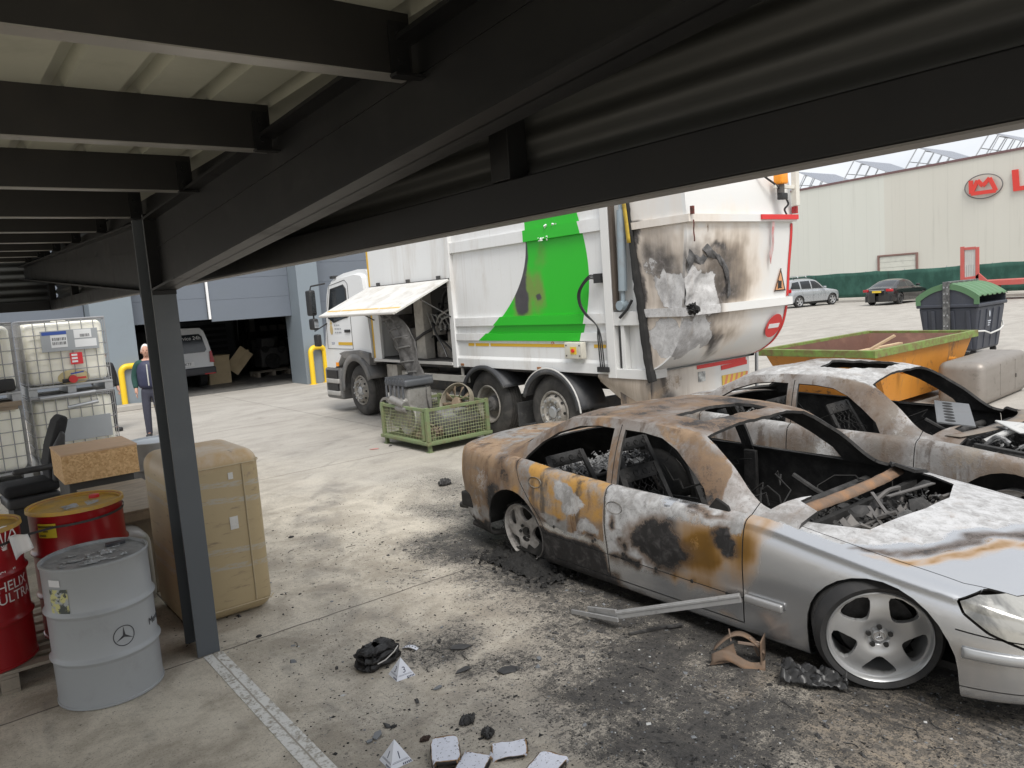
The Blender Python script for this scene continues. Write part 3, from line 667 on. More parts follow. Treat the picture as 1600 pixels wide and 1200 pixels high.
def part_from(bm, faces_pick, name, mats, parent, paint=None, solid=.012, warp=None):
    b2 = bm.copy(); b2.faces.ensure_lookup_table()
    pick = set(faces_pick)
    bmesh.ops.delete(b2, geom=[f for i, f in enumerate(b2.faces) if i not in pick], context='FACES')
    if warp:
        for v in b2.verts: v.co = warp(v.co)
    me = bpy.data.meshes.new(name); b2.to_mesh(me); b2.free()
    for m_ in mats: me.materials.append(m_)
    for p in me.polygons: p.material_index = 0
    if paint: burn_attr(me, paint)
    o = link(name, me, parent, smooth=45)
    if solid:
        q = o.modifiers.new('solid', 'SOLIDIFY'); q.thickness = solid; q.offset = -1
        if len(mats) > 1: q.material_offset = 1; q.material_offset_rim = 1
        q = o.modifiers.new('split', 'EDGE_SPLIT'); q.split_angle = R(50)
    return o
def inpoly(u, v, poly):
    c = False; n = len(poly); j = n - 1
    for i in range(n):
        (a, b), (p, q) = poly[i], poly[j]
        if (b > v) != (q > v) and u < (p - a) * (v - b) / (q - b) + a: c = not c
        j = i
    return c
def alloy_wheel(parent, M, rr, mats, tyre=None, tr=.33, tw=.235, lip=True, star=True, holes=5, brake=True, name='wheel', center=None):
    """five-spoke alloy wheel; local z is the outer side"""
    w = MB().lathe([(rr, .012), (rr * .985, .018), (rr * .95, .006), (rr * .93, -.02), (rr * .90, -.12), (rr * .93, -.2), (rr, -.21), (rr, -.2), (rr * .95, -.18), (rr * .96, -.03), (rr, -.005), (rr, .012)], 64, M=M, cap=False)
    o = w.build(name, mats[0], parent, smooth=35)
    bm = bmesh.new(); nr, na = 16, 120; rows = []
    for i in range(nr + 1):
        r = .03 + (rr * .945 - .03) * i / nr
        rows.append([bm.verts.new((r * math.cos(2 * math.pi * k / na), r * math.sin(2 * math.pi * k / na), 0)) for k in range(na)])
    for i in range(nr):
        for k in range(na): bm.faces.new((rows[i][k], rows[i][(k + 1) % na], rows[i + 1][(k + 1) % na], rows[i + 1][k]))
    for h in range(holes):
        a0 = math.pi / 2 + 2 * math.pi * (h + .5) / holes
        prof = [(.43, 0), (.45, 7), (.53, 15), (.66, 21), (.78, 23.5), (.85, 22), (.885, 16), (.90, 8)]
        if holes > 5: prof = [(r_, a_ * 5 / holes) for r_, a_ in prof]
        pl = [(rr * r_ * math.cos(a0 + R(a_)), rr * r_ * math.sin(a0 + R(a_))) for r_, a_ in prof] + [(rr * r_ * math.cos(a0 - R(a_)), rr * r_ * math.sin(a0 - R(a_))) for r_, a_ in prof[:0:-1]]
        cut(bm, pl, (0, 1))
    for v in bm.verts:
        r = math.hypot(v.co.x, v.co.y) / rr; v.co.z = -.012 + .018 * sstep(.2, .45, r) - .02 * sstep(.55, .95, r) + (-.014 if r < .2 else 0)
    bmesh.ops.recalc_face_normals(bm, faces=bm.faces)
    if sum(f.normal.z for f in bm.faces) < 0: bmesh.ops.reverse_faces(bm, faces=bm.faces)
    bm.transform(M); me = bpy.data.meshes.new('rim'); bm.to_mesh(me); bm.free(); me.materials.append(mats[0])
    ro = link('rim', me, o, smooth=40); q = ro.modifiers.new('solid', 'SOLIDIFY'); q.thickness = .03; q.offset = -1
    q = ro.modifiers.new('bevel', 'BEVEL'); q.width = .006; q.segments = 2; q.limit_method = 'ANGLE'
    for k in range(5):
        a = math.pi / 2 + 2 * math.pi * k / 5; MB().lathe([(.001, .008), (.0125, .008), (.014, -.004)], 12, M=M @ Matrix.Translation((.056 * math.cos(a), .056 * math.sin(a), 0))).build('bolt', BLACKM, o)
    cp = MB().lathe([(.001, -.002), (.03, -.002), (.034, -.008), (.034, -.03)], 28, M=M).build('hub_cap', center or mats[0], o)
    if star:
        s_ = MB()
        for k in range(3):
            a = math.pi / 2 + 2 * math.pi * k / 3; d = Vector((math.cos(a), math.sin(a), 0)); n = Vector((-d.y, d.x, 0)) * .005
            s_.add([n, d * .026, -n, Vector((0, 0, .004)), -d * .006], [(0, 1, 3), (1, 2, 3), (2, 4, 3), (4, 0, 3)], M=M)
        s_.lathe([(.0265, -.003), (.0265, .002), (.029, .002), (.029, -.003)], 28, M=M, cap=False)
        s_.build('star_emblem', mat('bright chrome', (.75, .75, .76), .2, 1.0, .05), cp)
    if brake:
        MB().lathe([(.001, -.10), (rr * .72, -.10), (rr * .72, -.125), (.001, -.125)], 40, M=M).build('brake_disc', SOOT, o)
        MB().lathe([(.001, -.215), (rr * .92, -.215)], 30, M=M, cap=False).build('wheel_back', SOOTB, o)
    if tyre:
        sh = tr - rr
        pr = [(rr * .985, .005), (rr + .012, .02), (rr + sh * .5, .026), (tr - .02, .012), (tr - .006, -.008), (tr, -.03)]
        for g in (-.07, -.11, -.15): pr += [(tr, g + .008), (tr - .008, g + .006), (tr - .008, g - .002), (tr, g - .004)]
        pr += [(tr, -tw + .04), (tr - .02, -tw - .0), (rr + sh * .4, -tw - .012), (rr * .985, -tw + .01)]
        t_ = MB().lathe(pr, 72, M=M, cap=False).build('tyre', tyre, o, smooth=50)
    return o
def rubble(mb, n, bounds, size, seed, flat=.4, mi=0, hf=None):
    rnd = random.Random(seed); x0, x1, y0, y1, z0, z1 = bounds
    for _ in range(n):
        x, y = rnd.uniform(x0, x1), rnd.uniform(y0, y1); z = rnd.uniform(z0, z1) if not hf else hf(x, y) + rnd.uniform(0, z1 - z0)
        s = size * rnd.uniform(.35, 1.3); M = Matrix.Translation((x, y, z)) @ Matrix.Rotation(rnd.uniform(0, 6.3), 4, 'Z') @ Matrix.Rotation(rnd.gauss(0, .5), 4, 'X') @ Matrix.Rotation(rnd.gauss(0, .5), 4, 'Y')
        k = rnd.randint(4, 6); P = [(s * rnd.uniform(.5, 1) * math.cos(6.283 * i / k), s * rnd.uniform(.35, .8) * math.sin(6.283 * i / k)) for i in range(k)]
        h = s * flat * rnd.uniform(.3, 1)
        v = [(a, b, 0) for a, b in P] + [(a * rnd.uniform(.5, .9), b * rnd.uniform(.5, .9), h * rnd.uniform(.6, 1.2)) for a, b in P]
        mb.add(v, [tuple(range(k))[::-1], tuple(range(k, 2 * k))] + [(i, (i + 1) % k, k + (i + 1) % k, k + i) for i in range(k)], mi(rnd) if callable(mi) else mi, M)
    return mb
def heap(mb, x0, x1, y0, y1, zf, n=40, amp=.05, s=9, mi=0):
    return mb.grid(n, n, lambda u, v: (x0 + (x1 - x0) * u, y0 + (y1 - y0) * v, zf(u, v) + amp * fbm(x0 + (x1 - x0) * u, y0 + (y1 - y0) * v, zf(.5, .5) * 7, s) * 2), mi)
def seat_frame(parent, x, y, s=1.0, lean=.42, seed=0):
    """burnt-out seat: pressed steel back frame with holes, base rails and springs"""
    b = MB(); w = .23; top = Vector((x - .62 * lean, y, .86 * s)); bot = Vector((x, y, .30))
    for sy in (-1, 1):
        b.bar((bot.x, y + sy * w, bot.z), (top.x, y + sy * (w - .04), top.z), .05, .022)
        b.bar((x, y + sy * w, .30), (x + .5, y + sy * w, .33), .035, .06); b.bar((x + .05, y + sy * w, .12), (x + .45, y + sy * w, .14), .04, .03)
        b.bar((x + .08, y + sy * w, .14), (x + .12, y + sy * w, .3), .04, .02); b.bar((x + .42, y + sy * w, .14), (x + .4, y + sy * w, .3), .04, .02)
    def cross(t, h): c = bot.lerp(top, t); d = (top - bot).normalized(); b.add([c - d * h + Vector((0, -w, 0)), c - d * h + Vector((0, w, 0)), c + d * h + Vector((0, w - .03, 0)), c + d * h + Vector((0, -w + .03, 0))], [(0, 1, 2, 3)])
    cross(.93, .055); cross(.1, .045)
    o = b.build('seat_frame', SOOT, parent, solid=.006)
    g = MB(); d = (top - bot)
    for k in range(5):
        yy = y - .16 + .08 * k; g.tube([bot + d * t + Vector((.012 * math.sin(t * 50), yy - y + .02 * math.cos(t * 50), 0)) for t in [.12 + .78 * i / 16 for i in range(17)]], .004, 5)
        g.tube([(x + .05 + .42 * i / 12, yy + .018 * math.cos(i * 3), .335 + .012 * math.sin(i * 2.2)) for i in range(13)], .004, 5)
    for k in range(4): hy = y - .15 + .1 * k; c = bot.lerp(top, .93); g.lathe([(.02, 0), (.024, .004), (.024, -.004), (.02, 0)], 10, M=basis((0, 1, 0), d, c + Vector((.008, hy - y, 0))), cap=False)
    g.build('spring', SOOT, o, smooth=60)
    return o
def cabin_remains(parent, seed, xs=(-.32, -1.12), dash=True):
    rnd = random.Random(seed)
    b = MB(); b.box(-1.7, .95, -.78, .78, .07, .09); b.box(-.9, .7, -.12, .12, .09, .25); b.box(.86, .9, -.74, .74, .09, .70); b.box(-1.5, -1.46, -.72, .72, .09, .58)
    b.box(-1.72, -1.35, -.70, .70, .60, .63)
    for sy in (-1, 1): b.box(-1.6, .85, sy * .74 - .05, sy * .74 + .05, .07, .2); b.box(-.46, -.34, sy * .80 - .02, sy * .80 + .02, .15, .8)
    b.build('floor_pan', SOOT, parent, bevel=.01)
    for x in xs:
        for y in (-.38, .38): seat_frame(parent, x, y, 1.0, .42 + rnd.uniform(-.06, .1), seed)
    b = MB(); heap(b, -1.6, .85, -.72, .72, lambda u, v: .12 + .05 * math.sin(u * 9) * math.sin(v * 7), 50, .05, 6); o = b.build('ash_floor', SOOTB, parent, smooth=0)
    b = MB(); rubble(b, 800, (-1.55, .8, -.68, .68, .12, .24), .026, seed, .5); rubble(b, 120, (-1.7, -1.36, -.6, .6, .63, .70), .022, seed + 1, .7)
    tag(b.build('char', SOOTB, parent, smooth=0), kind='stuff')
    b = MB(); heap(b, -1.72, -1.36, -.62, .62, lambda u, v: .63 + .06 * math.sin(math.pi * u) * (1 + .4 * math.sin(v * 11)), 30, .035, 13); rubble(b, 260, (-1.7, -1.38, -.6, .6, .67, .73), .026, seed + 4, .5); tag(b.build('parcel_shelf_ash', ASHM, parent, smooth=0), kind='stuff')
    if dash:
        b = MB(); b.cyl((.62, -.76, .70), (.62, .76, .70), .032); b.bar((.62, -.2, .7), (.6, -.22, .25), .05, .03); b.bar((.62, .1, .7), (.65, .1, .2), .05, .03)
        b.tube([(.75, .38, .55), (.42, .38, .68), (.26, .38, .76)], .022, 8)
        b.build('dash_beam', SOOT, parent)
        b = MB(); heap(b, .45, .95, -.7, .7, lambda u, v: .46 + .14 * u + .05 * math.sin(v * 13), 36, .06, 8); rubble(b, 420, (.5, .85, -.66, .66, .54, .66), .024, seed + 2, .6); rubble(b, 22, (.5, .9, -.6, .6, .62, .72), .09, seed + 8, .12); tag(b.build('dash_char', SOOT, parent, smooth=0), kind='stuff')
    b = MB()
    for k in range(60):
        p = Vector((rnd.uniform(-1.4, .8), rnd.uniform(-.65, .65), rnd.uniform(.15, .75))); pts = [p]
        for j in range(6): pts.append(pts[-1] + Vector((rnd.gauss(0, .07), rnd.gauss(0, .07), rnd.gauss(-.01, .06))))
        b.tube(pts, rnd.choice((.004, .006, .008)), 5)
    tag(b.build('wiring', SOOTB, parent, smooth=60), kind='stuff')

# ------------------------------------------------------------------ the burnt silver saloon
SILVER = (.56, .57, .585)
BURN1 = burn_mat('burnt silver paint', SILVER, .80, .24, tint=(.42, .22, .05), ash=((.50, .50, .505), (.24, .235, .23)))
BURN2 = burn_mat('burnt grey paint', (.20, .19, .175), .2, .55, rust=((.23, .21, .185), (.115, .106, .097)), orange=(.26, .165, .09), ash=((.54, .54, .535), (.28, .275, .27)))
SILVER_CLEAN = mat('silver alloy', (.50, .505, .51), .34, .6, .07, 6, dirt=(.25, .24, .23), dirt_amt=.22, dirt_s=5)
SILVER_BURNT = mat('burnt alloy', (.46, .44, .42), .7, .15, .18, 9, dirt=(.16, .145, .135), dirt_amt=.45, dirt_s=9, bump=.3)
RWIN = [(-1.46, .845), (-1.40, .93), (-1.28, 1.04), (-1.12, 1.13), (-.90, 1.195), (-.70, 1.215), (-.535, 1.21), (-.485, .845)]
FWIN = [(-.43, 1.21), (-.25, 1.205), (-.08, 1.185), (.07, 1.125), (.22, 1.03), (.36, .925), (.42, .825), (-.31, .845)][:7] + [(-.385, .842)]
P1 = dict(x0=-2.70, x1=2.44, W=.93, z0=table([(-2.65, .28), (-2.1, .19), (-1.2, .09), (1.2, .09), (1.9, .12), (2.44, .16)]),
    zs=[(-2.70, .76), (-2.60, .875), (-2.3, .905), (-1.6, .905), (-1.0, .865), (0, .835), (.75, .832), (1.2, .775), (1.6, .715), (1.95, .66), (2.2, .585), (2.44, .45)],
    zd=[(-2.70, .78), (-2.60, .905), (-2.3, .95), (-1.6, .97), (0, .93), (.9, .885), (1.4, .83), (1.8, .765), (2.15, .665), (2.44, .47)],
    cabin=(-1.70, .90), g0=-1.9, g1=1.04,
    zt=[(-1.9, .95), (-1.8, .975), (-1.4, 1.15), (-1.05, 1.26), (-.57, 1.292), (0, 1.283), (.33, 1.24), (.72, 1.07), (1.04, .90)],
    zr=[(-1.9, .90), (-1.62, .945), (-1.3, 1.125), (-.94, 1.25), (-.57, 1.275), (-.2, 1.265), (.17, 1.225), (.47, 1.075), (.76, .865), (1.04, .83)],
    yr=[(-1.9, .78), (-1.6, .74), (-1.2, .65), (-.8, .615), (0, .61), (.25, .62), (.6, .68), (1.04, .78)])
def paint1(x0, y, z0):
    """fire marks of the silver saloon in its own coordinates"""
    w = .10 * fbm(x0, y, z0, 2.2)
    x = x0 + .085 * fbm(x0, y, z0, 3.6) + .03 * fbm(x0, y + 3, z0, 11); z = z0 + .075 * fbm(x0 + 5, y, z0, 3.6) + .025 * fbm(x0, y + 7, z0, 11)
    rust = ash = soot = tint = 0.0
    if (z0 < .88 and abs(y) > .70 and x0 < 1.0) or (abs(y) > .76 and x0 < .95):   # sides
        q = sstep(-1.05, -1.32, x)
        rust = max(rust, q * .85); soot = max(soot, q * (.24 - 1.6 * w)); ash = max(ash, q * (.34 + 1.4 * w), blob(x, z, -1.95, .66, .30, .22) * .5, blob(x, z, -2.25, .33, .30, .14) * .95)
        soot = max(soot, blob(x, z, -1.78, .52, .22, .22) * .85, blob(x, z, -1.62, .78, .10, .3, .35) * .7, q * sstep(.3, .2, z) * .6, blob(x, z, -1.15, .5, .06, .25) * .6)
        tint = max(tint, q * sstep(-2.2, -2.45, x) * .7, blob(x, z, -1.45, .62, .10, .12) * .6)
        d = sstep(-1.3, -1.2, x) * sstep(-.40, -.47, x0)
        rust = max(rust, d * sstep(.38, .50, z) * 1.0); tint = max(tint, d * sstep(.5, .62, z) * 1.0)
        ash = max(ash, d * blob(x, z, -.80, .70, .20, .10, -.5) * 1.0, d * blob(x, z, -1.0, .48, .36, .05, -.18) * .9, d * blob(x, z, -.62, .50, .22, .07) * .8)
        soot = max(soot, d * sstep(.42, .34, z) * 1.05, d * blob(x, z, -.93, .54, .05, .035) * 1.1, d * blob(x, z, -.60, .43, .10, .05) * .8)
        f = sstep(-.45, -.38, x0) * sstep(.78, .70, x0)
        ash = max(ash, f * sstep(.20, -.02, x) * sstep(.28, .42, z) * .8, f * blob(x, z, .12, .76, .38, .07) * .8, f * sstep(.42, .60, x + z * .2) * sstep(.66, .8, z) * .75)
        soot = max(soot, f * blob(x, z, .10, .55, .34, .17, -.20) * 1.25, f * blob(x, z, -.36, .60, .055, .10) * .9, f * blob(x, z, -.22, .46, .10, .07) * .8, f * blob(x, z, .58, .66, .09, .14, .55) * 1.15, f * blob(x, z, -.2, .35, .5, .045) * .9, f * blob(x, z, .42, .82, .3, .035) * .7)
        rust = max(rust, f * blob(x, z, .38, .60, .07, .16, .1) * .5)
        tint = max(tint, f * blob(x, z, .42, .56, .24, .26) * 1.2, blob(x, z, .70, .64, .16, .30) * .95, blob(x, z, .3, .34, .5, .05) * .8, blob(x, z, .86, .82, .14, .07) * .6, blob(x, z, .62, .18, .1, .05) * .5)
        soot = max(soot, sstep(.2, .1, z) * sstep(.1, -.4, x) * .95, sstep(.30, .24, z) * sstep(-.2, -.5, x) * .9)
    if x0 < -1.55 and z0 > .8: rust = max(rust, .80); ash = max(ash, .34 + 1.3 * w); soot = max(soot, .12 + w)
    if x0 >= .7 and (abs(y) < .9):     # bonnet
        edge = (1.66 + .52 * (y + .65) if y < -.05 else 1.97 + .08 * y) + .03 * math.sin(y * 9) + w * .5 - .10 * sstep(-.68, -.86, y)
        xx = x0 + .05 * fbm(x0, y, 0, 4) + .02 * fbm(x0, y, 2, 12)
        if z0 > .52 and x0 < 2.3:
            fl = sstep(.0, .10, abs(y) * -1 + .865)
            ash = max(ash, fl * sstep(edge - .10, edge - .26, xx) * (.86 - .5 * max(0, w))); soot = max(soot, fl * sstep(edge - .16, edge - .36, xx) * (.20 - 1.2 * w))
            soot = max(soot, fl * .66 * clamp(1.1 - abs(xx - edge + .085) / .085))
            tint = max(tint, fl * clamp(1.1 - abs(xx - edge - .02) / .075) * .8)
            rust = max(rust, fl * clamp(1 - abs(xx - edge + .035) / .04) * .6)
    return rust, ash, soot, tint
def paint1c(x, y, z):
    w = .22 * fbm(x, y, z, 3)
    rust, ash, soot, tint = .80, .26 + w, .36 + .9 * w, .22 + w
    if abs(y) < .54 and z > 1.2: rust, ash, soot, tint = .80, .30 + w, .50 - 1.2 * w, .05
    if x > .15 and abs(y) > .5: ash = .30 + 1.6 * w; rust = .82; soot = .44 - 1.2 * w; tint = .40
    if x > .3 and y > 0: soot = 1.0
    if x > .5 and y < 0: ash = .70 + w; soot = .35 - w
    return rust, ash, soot, tint
def burnt_car(P, root, BM_, paint, paintc, bonnet=True, hole=None, headlight=True, far_dark=True):
    lower, cab, plan, zs, zd = car_shell(P)
    ax = P.get('ax', (-1.52, 1.52))
    for sy in (-1, 1):
        cut(lower, circle(ax[0], .27, .375, 30, 1.0), (0, 2), regsel(lower, 1, sy)); cut(lower, circle(ax[1], .285, .385, 30, .955), (0, 2), regsel(lower, 1, sy))
        s_ = regsel(lower, 1, sy)
        cut(lower, [(ax[0] - .375, -.1), (ax[0] + .375, -.1), (ax[0] + .375, .27), (ax[0] - .375, .27)], (0, 2), s_); cut(lower, [(ax[1] - .385, -.1), (ax[1] + .385, -.1), (ax[1] + .385, .285), (ax[1] - .385, .285)], (0, 2), s_)
        strip(lower, [(.735, .90), (.735, .50), (.71, .17)], .008, (0, 2), s_); strip(lower, [(-.43, .90), (-.42, .5), (-.42, .17)], .010, (0, 2), s_)
        strip(lower, [(-1.47, .9), (-1.40, .74), (-1.27, .60), (-1.16, .48), (-1.08, .30), (-1.02, .17)], .008, (0, 2), s_)
        strip(lower, [(-1.02, .172), (.71, .172)], .008, (0, 2), s_); strip(lower, [(-1.2, .355), (.72, .335)], .006, (0, 2), s_)
        if bonnet: strip(lower, [(1.9, .50), (2.25, .46)], .007, (0, 2), s_); strip(lower, [(1.72, .20), (2.3, .21)], .006, (0, 2), s_)
    dk = regsel(lower, 2)
    L = lower.faces.layers.int['reg']; lower.faces.ensure_lookup_table()
    for sy in (-1, 1):
        if bonnet: strip(lower, [(.88, sy * .77), (1.5, sy * .765), (1.88, sy * .735), (2.08, sy * .64), (2.19, sy * .42), (2.235, sy * .0)], .005, (0, 1), dk)
    if hole: cut(lower, hole, (0, 1), dk)
    fdoor = [(-.425, .172), (.71, .172), (.735, .5), (.735, 1), (-.43, 1), (-.42, .5)]
    rdoor = [(-1.02, .172), (-.425, .172), (-.42, .5), (-.43, 1), (-1.49, 1), (-1.47, .9), (-1.40, .74), (-1.27, .60), (-1.16, .48), (-1.08, .30)]
    lamp = P.get('lamp')
    reg = {}; BON = [(.88, -1), (.88, .77), (1.5, .765), (1.88, .735), (2.08, .64), (2.19, .42), (2.235, 0), (2.235, -1)]
    def isbon(f): c = f.calc_center_median(); return f[L] == 2 and inpoly(c.x, abs(c.y), BON)
    if headlight and lamp:
        for sy in (-1, 1): strip(lower, lamp + lamp[:1], .012, (0, 2), lambda f, sy=sy: f.calc_center_median().y * sy > .50 and not isbon(f))
    lower.faces.ensure_lookup_table(); lower.faces.index_update()
    for f in lower.faces:
        c = f.calc_center_median(); k = 'body'; sd = 'n' if c.y < 0 else 'f'
        if headlight and lamp and abs(c.y) > .50 and inpoly(c.x, c.z, lamp) and not isbon(f): k = 'headlight' + sd
        elif f[L] == 1:
            if inpoly(c.x, c.z, fdoor): k = 'front_door' + sd
            elif inpoly(c.x, c.z, rdoor): k = 'rear_door' + sd
        elif inpoly(c.x, abs(c.y), BON): k = 'bonnet'
        elif c.x < -1.7 and c.x > -2.48 and abs(c.y) < .72: k = 'boot_lid'
        if k == 'bonnet' and not bonnet:
            if hole is None or c.x < 2.0: continue
            k = 'body'
        reg.setdefault(k, []).append(f.index)
    for k, fs in reg.items():
        nm = k[:-1] if k[-1] in 'nf' and k[:-1] in ('front_door', 'rear_door', 'headlight') else k
        if nm == 'headlight':
            if 'clouded headlight plastic' not in MATS:
                t = NT('clouded headlight plastic'); n1 = t.noise(4.5, 5, .6, dist=.6); n2 = t.noise(11, 6, .65); v = t.voro(5.5)
                q = t.mix(t.ramp(n1, .38, .62), (.12, .12, .115), (.34, .335, .31)); q = t.mix(t.ramp(v, .34, .26), q, (.40, .40, .38)); q = t.mix(t.ramp(n2, .55, .7), q, (.42, .41, .38)); MATS['clouded headlight plastic'] = t.fin(q, .12, .1, coat=.8)
            o = part_from(lower, fs, 'headlight', [MATS['clouded headlight plastic']], root, None, .01)
            continue
        part_from(lower, fs, nm, [BM_, SOOT], root, paint, .012)
    # cabin frame
    for sy in (-1, 1):
        s_ = regsel(cab, 3, sy); cut(cab, P['rwin'], (0, 2), s_); cut(cab, P['fwin'], (0, 2), s_); strip(cab, [(-.432, .83), (-.475, 1.24)], .008, (0, 2), s_)
        strip(cab, [(.735, .8), (.715, .92)], .006, (0, 2), s_)
    t_ = regsel(cab, (4, 3))
    tp = regsel(cab, 4)
    cut(cab, [(.80, -.735), (.94, -.50), (1.06, 0), (.94, .50), (.80, .735), (.24, .575), (.24, -.575)], (0, 1), tp)
    cut(cab, [(-1.08, -.52), (-1.08, .52), (-1.62, .64), (-1.74, .3), (-1.74, -.3), (-1.62, -.64)], (0, 1), tp)
    for hpoly in P.get('roof_holes', []): cut(cab, hpoly, (0, 1), tp)
    Lc = cab.faces.layers.int['reg']
    bmesh.ops.delete(cab, geom=[f for f in cab.faces if f[Lc] == 4 and (f.calc_center_median().x > .93 and abs(f.calc_center_median().y) < .6)], context='FACES')
    cab.faces.index_update()
    def wr(c):
        c = c.copy()
        if c.z > 1.05 and abs(c.y) < .60: c.z += .016 * fbm(c.x, c.y, 2, 3.2) + .008 * fbm(c.x, c.y, 5, 9)
        return c
    part_from(cab, range(len(cab.faces)), 'cabin_frame', [BM_, SOOT], root, paintc, .022, wr)
    lower.free(); cab.free()
    return plan, zs, zd
C1X, C1Y = 4.63, 3.44
C1 = thing('burnt_saloon', 'burnt out silver saloon with a clean silver front wing and open windows, nearest the camera', 'car', (C1X, C1Y, 0), R(-90))
P1.update(rwin=RWIN, fwin=FWIN, roof_holes=[[(-.22, -.36), (.06, -.38), (.10, .0), (.08, .36), (-.20, .34), (-.26, 0)]],
    lamp=[(1.90, .635), (1.96, .66), (2.06, .655), (2.18, .625), (2.32, .58), (2.40, .49), (2.34, .435), (2.18, .44), (2.03, .505), (1.93, .58)])
burnt_car(P1, C1, BURN1, paint1, paint1c, True, [(.88, -.73), (1.05, -.70), (1.33, -.57), (1.42, -.1), (1.42, .22), (1.28, .62), (1.1, .73), (.88, .73)])
cabin_remains(C1, 11)
def c1pt(px, py, z): p = gp(px, py, z); return (C1Y - p.y, p.x - C1X, z)
# bulkhead strip below the windscreen, engine bay and what the fire left in it
RUSTM = mat('rusty plate', (.15, .105, .075), .75, .1, .4, 6, dirt=(.33, .165, .07), dirt_amt=.34, dirt_s=4, bump=.5, bs=50)
def strip_x(y): return .82 + .10 * (1 - (y / .78) ** 2)
b = MB().grid(40, 4, lambda u, v: (strip_x(-.76 + 1.52 * u) - .01 + .085 * v, -.76 + 1.52 * u, .825 + .03 * (1 - (2 * u - 1) ** 2) + .02 * math.sin(math.pi * v) - .03 * v + .006 * fbm(u * 5, v, 0, 3)))
b.build('bulkhead_strip', RUSTM, C1, smooth=60, solid=.004)
MB().box(.95, 1.85, -.60, .60, .14, .18).box(.95, .99, -.74, .74, .14, .76).box(1.80, 1.85, -.6, .6, .16, .62).build('engine_tray', SOOTB, C1)
for sy in (-1, 1):
    MB().grid(16, 12, lambda u, v: (1.50 + .40 * math.cos(math.pi * u), sy * (.50 + .34 * v), .28 + .36 * math.sin(math.pi * u))).build('wheel_housing', SOOTB, C1, smooth=60, solid=.004)
    MB().grid(16, 8, lambda u, v: (-1.52 + .40 * math.cos(math.pi * u), sy * (.50 + .38 * v), .27 + .40 * math.sin(math.pi * u))).build('wheel_housing', SOOTB, C1, smooth=60, solid=.004)
b = MB(); heap(b, .98, 1.55, -.70, .70, lambda u, v: .60 + .08 * math.sin(math.pi * v) - .03 * u, 44, .06, 7); tag(b.build('engine_remains', SOOT, C1, smooth=0), kind='stuff')
b = MB(); rubble(b, 700, (1.0, 1.5, -.66, .66, .62, .74), .020, 5, .6); rubble(b, 26, (1.02, 1.4, -.55, .6, .68, .78), .085, 55, .12); tag(b.build('engine_char', SOOT, C1, smooth=0), kind='stuff')
b = MB(); rubble(b, 150, (1.02, 1.45, -.6, .62, .68, .76), .02, 6, .4); heap(b, 1.22, 1.46, -.35, .1, lambda u, v: .62 + .16 * math.sin(math.pi * v) * math.sin(math.pi * u), 20, .03, 12); tag(b.build('engine_ash', mat('grey ash', (.15, .15, .148), .9, 0, .5, 14, dirt=(.04, .04, .04), dirt_amt=.5, dirt_s=18, bump=.9, bs=60), C1, smooth=0), kind='stuff')
b = MB(); b.bar((1.08, -.10, .84), (1.36, -.42, .80), .02, .005); b.bar((1.02, .06, .88), (1.33, -.30, .83), .02, .012); b.bar((1.15, -.62, .76), (1.32, -.56, .72), .04, .008); b.bar((1.3, -.4, .72), (1.44, -.36, .74), .06, .01); b.bar((1.10, .1, .86), (1.16, .6, .85), .03, .008)
rn = random.Random(77)
for k in range(16):
    p = Vector((rn.uniform(1.0, 1.4), rn.uniform(-.6, .6), rn.uniform(.74, .84))); q = p + Vector((rn.gauss(0, .09), rn.gauss(0, .13), rn.gauss(0, .03))); b.tube(spline([p, p.lerp(q, .5) + Vector((0, 0, rn.uniform(0, .05))), q], 4), rn.choice((.006, .01, .016)), 6)
for k in range(5): b.grid(3, 3, lambda u, v: (1.05 + .08 * k + .10 * u, -.45 + .22 * k + .13 * v, .80 + .03 * math.sin(u * 5 + k) + .02 * math.sin(v * 7)))
for k in range(5): b.tube([(1.05 + .05 * k, -.5 + .2 * k, .74), (1.2 + .03 * k, -.42 + .2 * k, .82), (1.38, -.36 + .18 * k, .76)], .014, 6)
b.v = [(p[0], p[1], p[2] - .06) for p in b.v]
b.build('engine_pipes', mat('heat grey metal', (.13, .122, .115), .65, .4, .4, 10), C1)
# wheels
def wheelM(x, y, z, steer=0, camber=0): return Matrix.Translation((x, y, z)) @ Matrix.Rotation(R(steer), 4, 'Z') @ Matrix.Rotation(R(camber), 4, 'X') @ Matrix.Rotation(R(90), 4, 'X')
alloy_wheel(C1, wheelM(1.50, -.82, .312, 36, 7), .265, [SILVER_CLEAN], RUBBER, .325, .235)
alloy_wheel(C1, wheelM(-1.52, -.80, .255, 0, 6) @ Matrix.Rotation(.35, 4, 'Z'), .25, [SILVER_BURNT], None, star=False, center=SOOT)
for x in (-1.52, 1.52): alloy_wheel(C1, Matrix.Translation((x, .82, .28)) @ Matrix.Rotation(R(-90), 4, 'X'), .25, [SILVER_BURNT], None, star=False)
b = MB(); rn = random.Random(4)
for k in range(22):
    a0 = rn.uniform(0, 6); b.tube([(-1.52 + (.27 + .012 * rn.random()) * math.cos(a), -.86 + .10 * rn.random() + .2 * (k / 22), .255 + (.255 + .012 * rn.random()) * math.sin(a) * .98) for a in [a0 + q * .2 for q in range(22)]], .004, 4)
heap(b, -1.95, -.95, -1.05, -.55, lambda u, v: .004 + .055 * math.sin(math.pi * u) * math.sin(math.pi * v), 60, .02, 16); rubble(b, 260, (-2.0, -.85, -1.15, -.6, .005, .04), .022, 9, .5)
tag(b.build('burnt_tyre_remains', SOOTB, C1, smooth=0), kind='stuff')
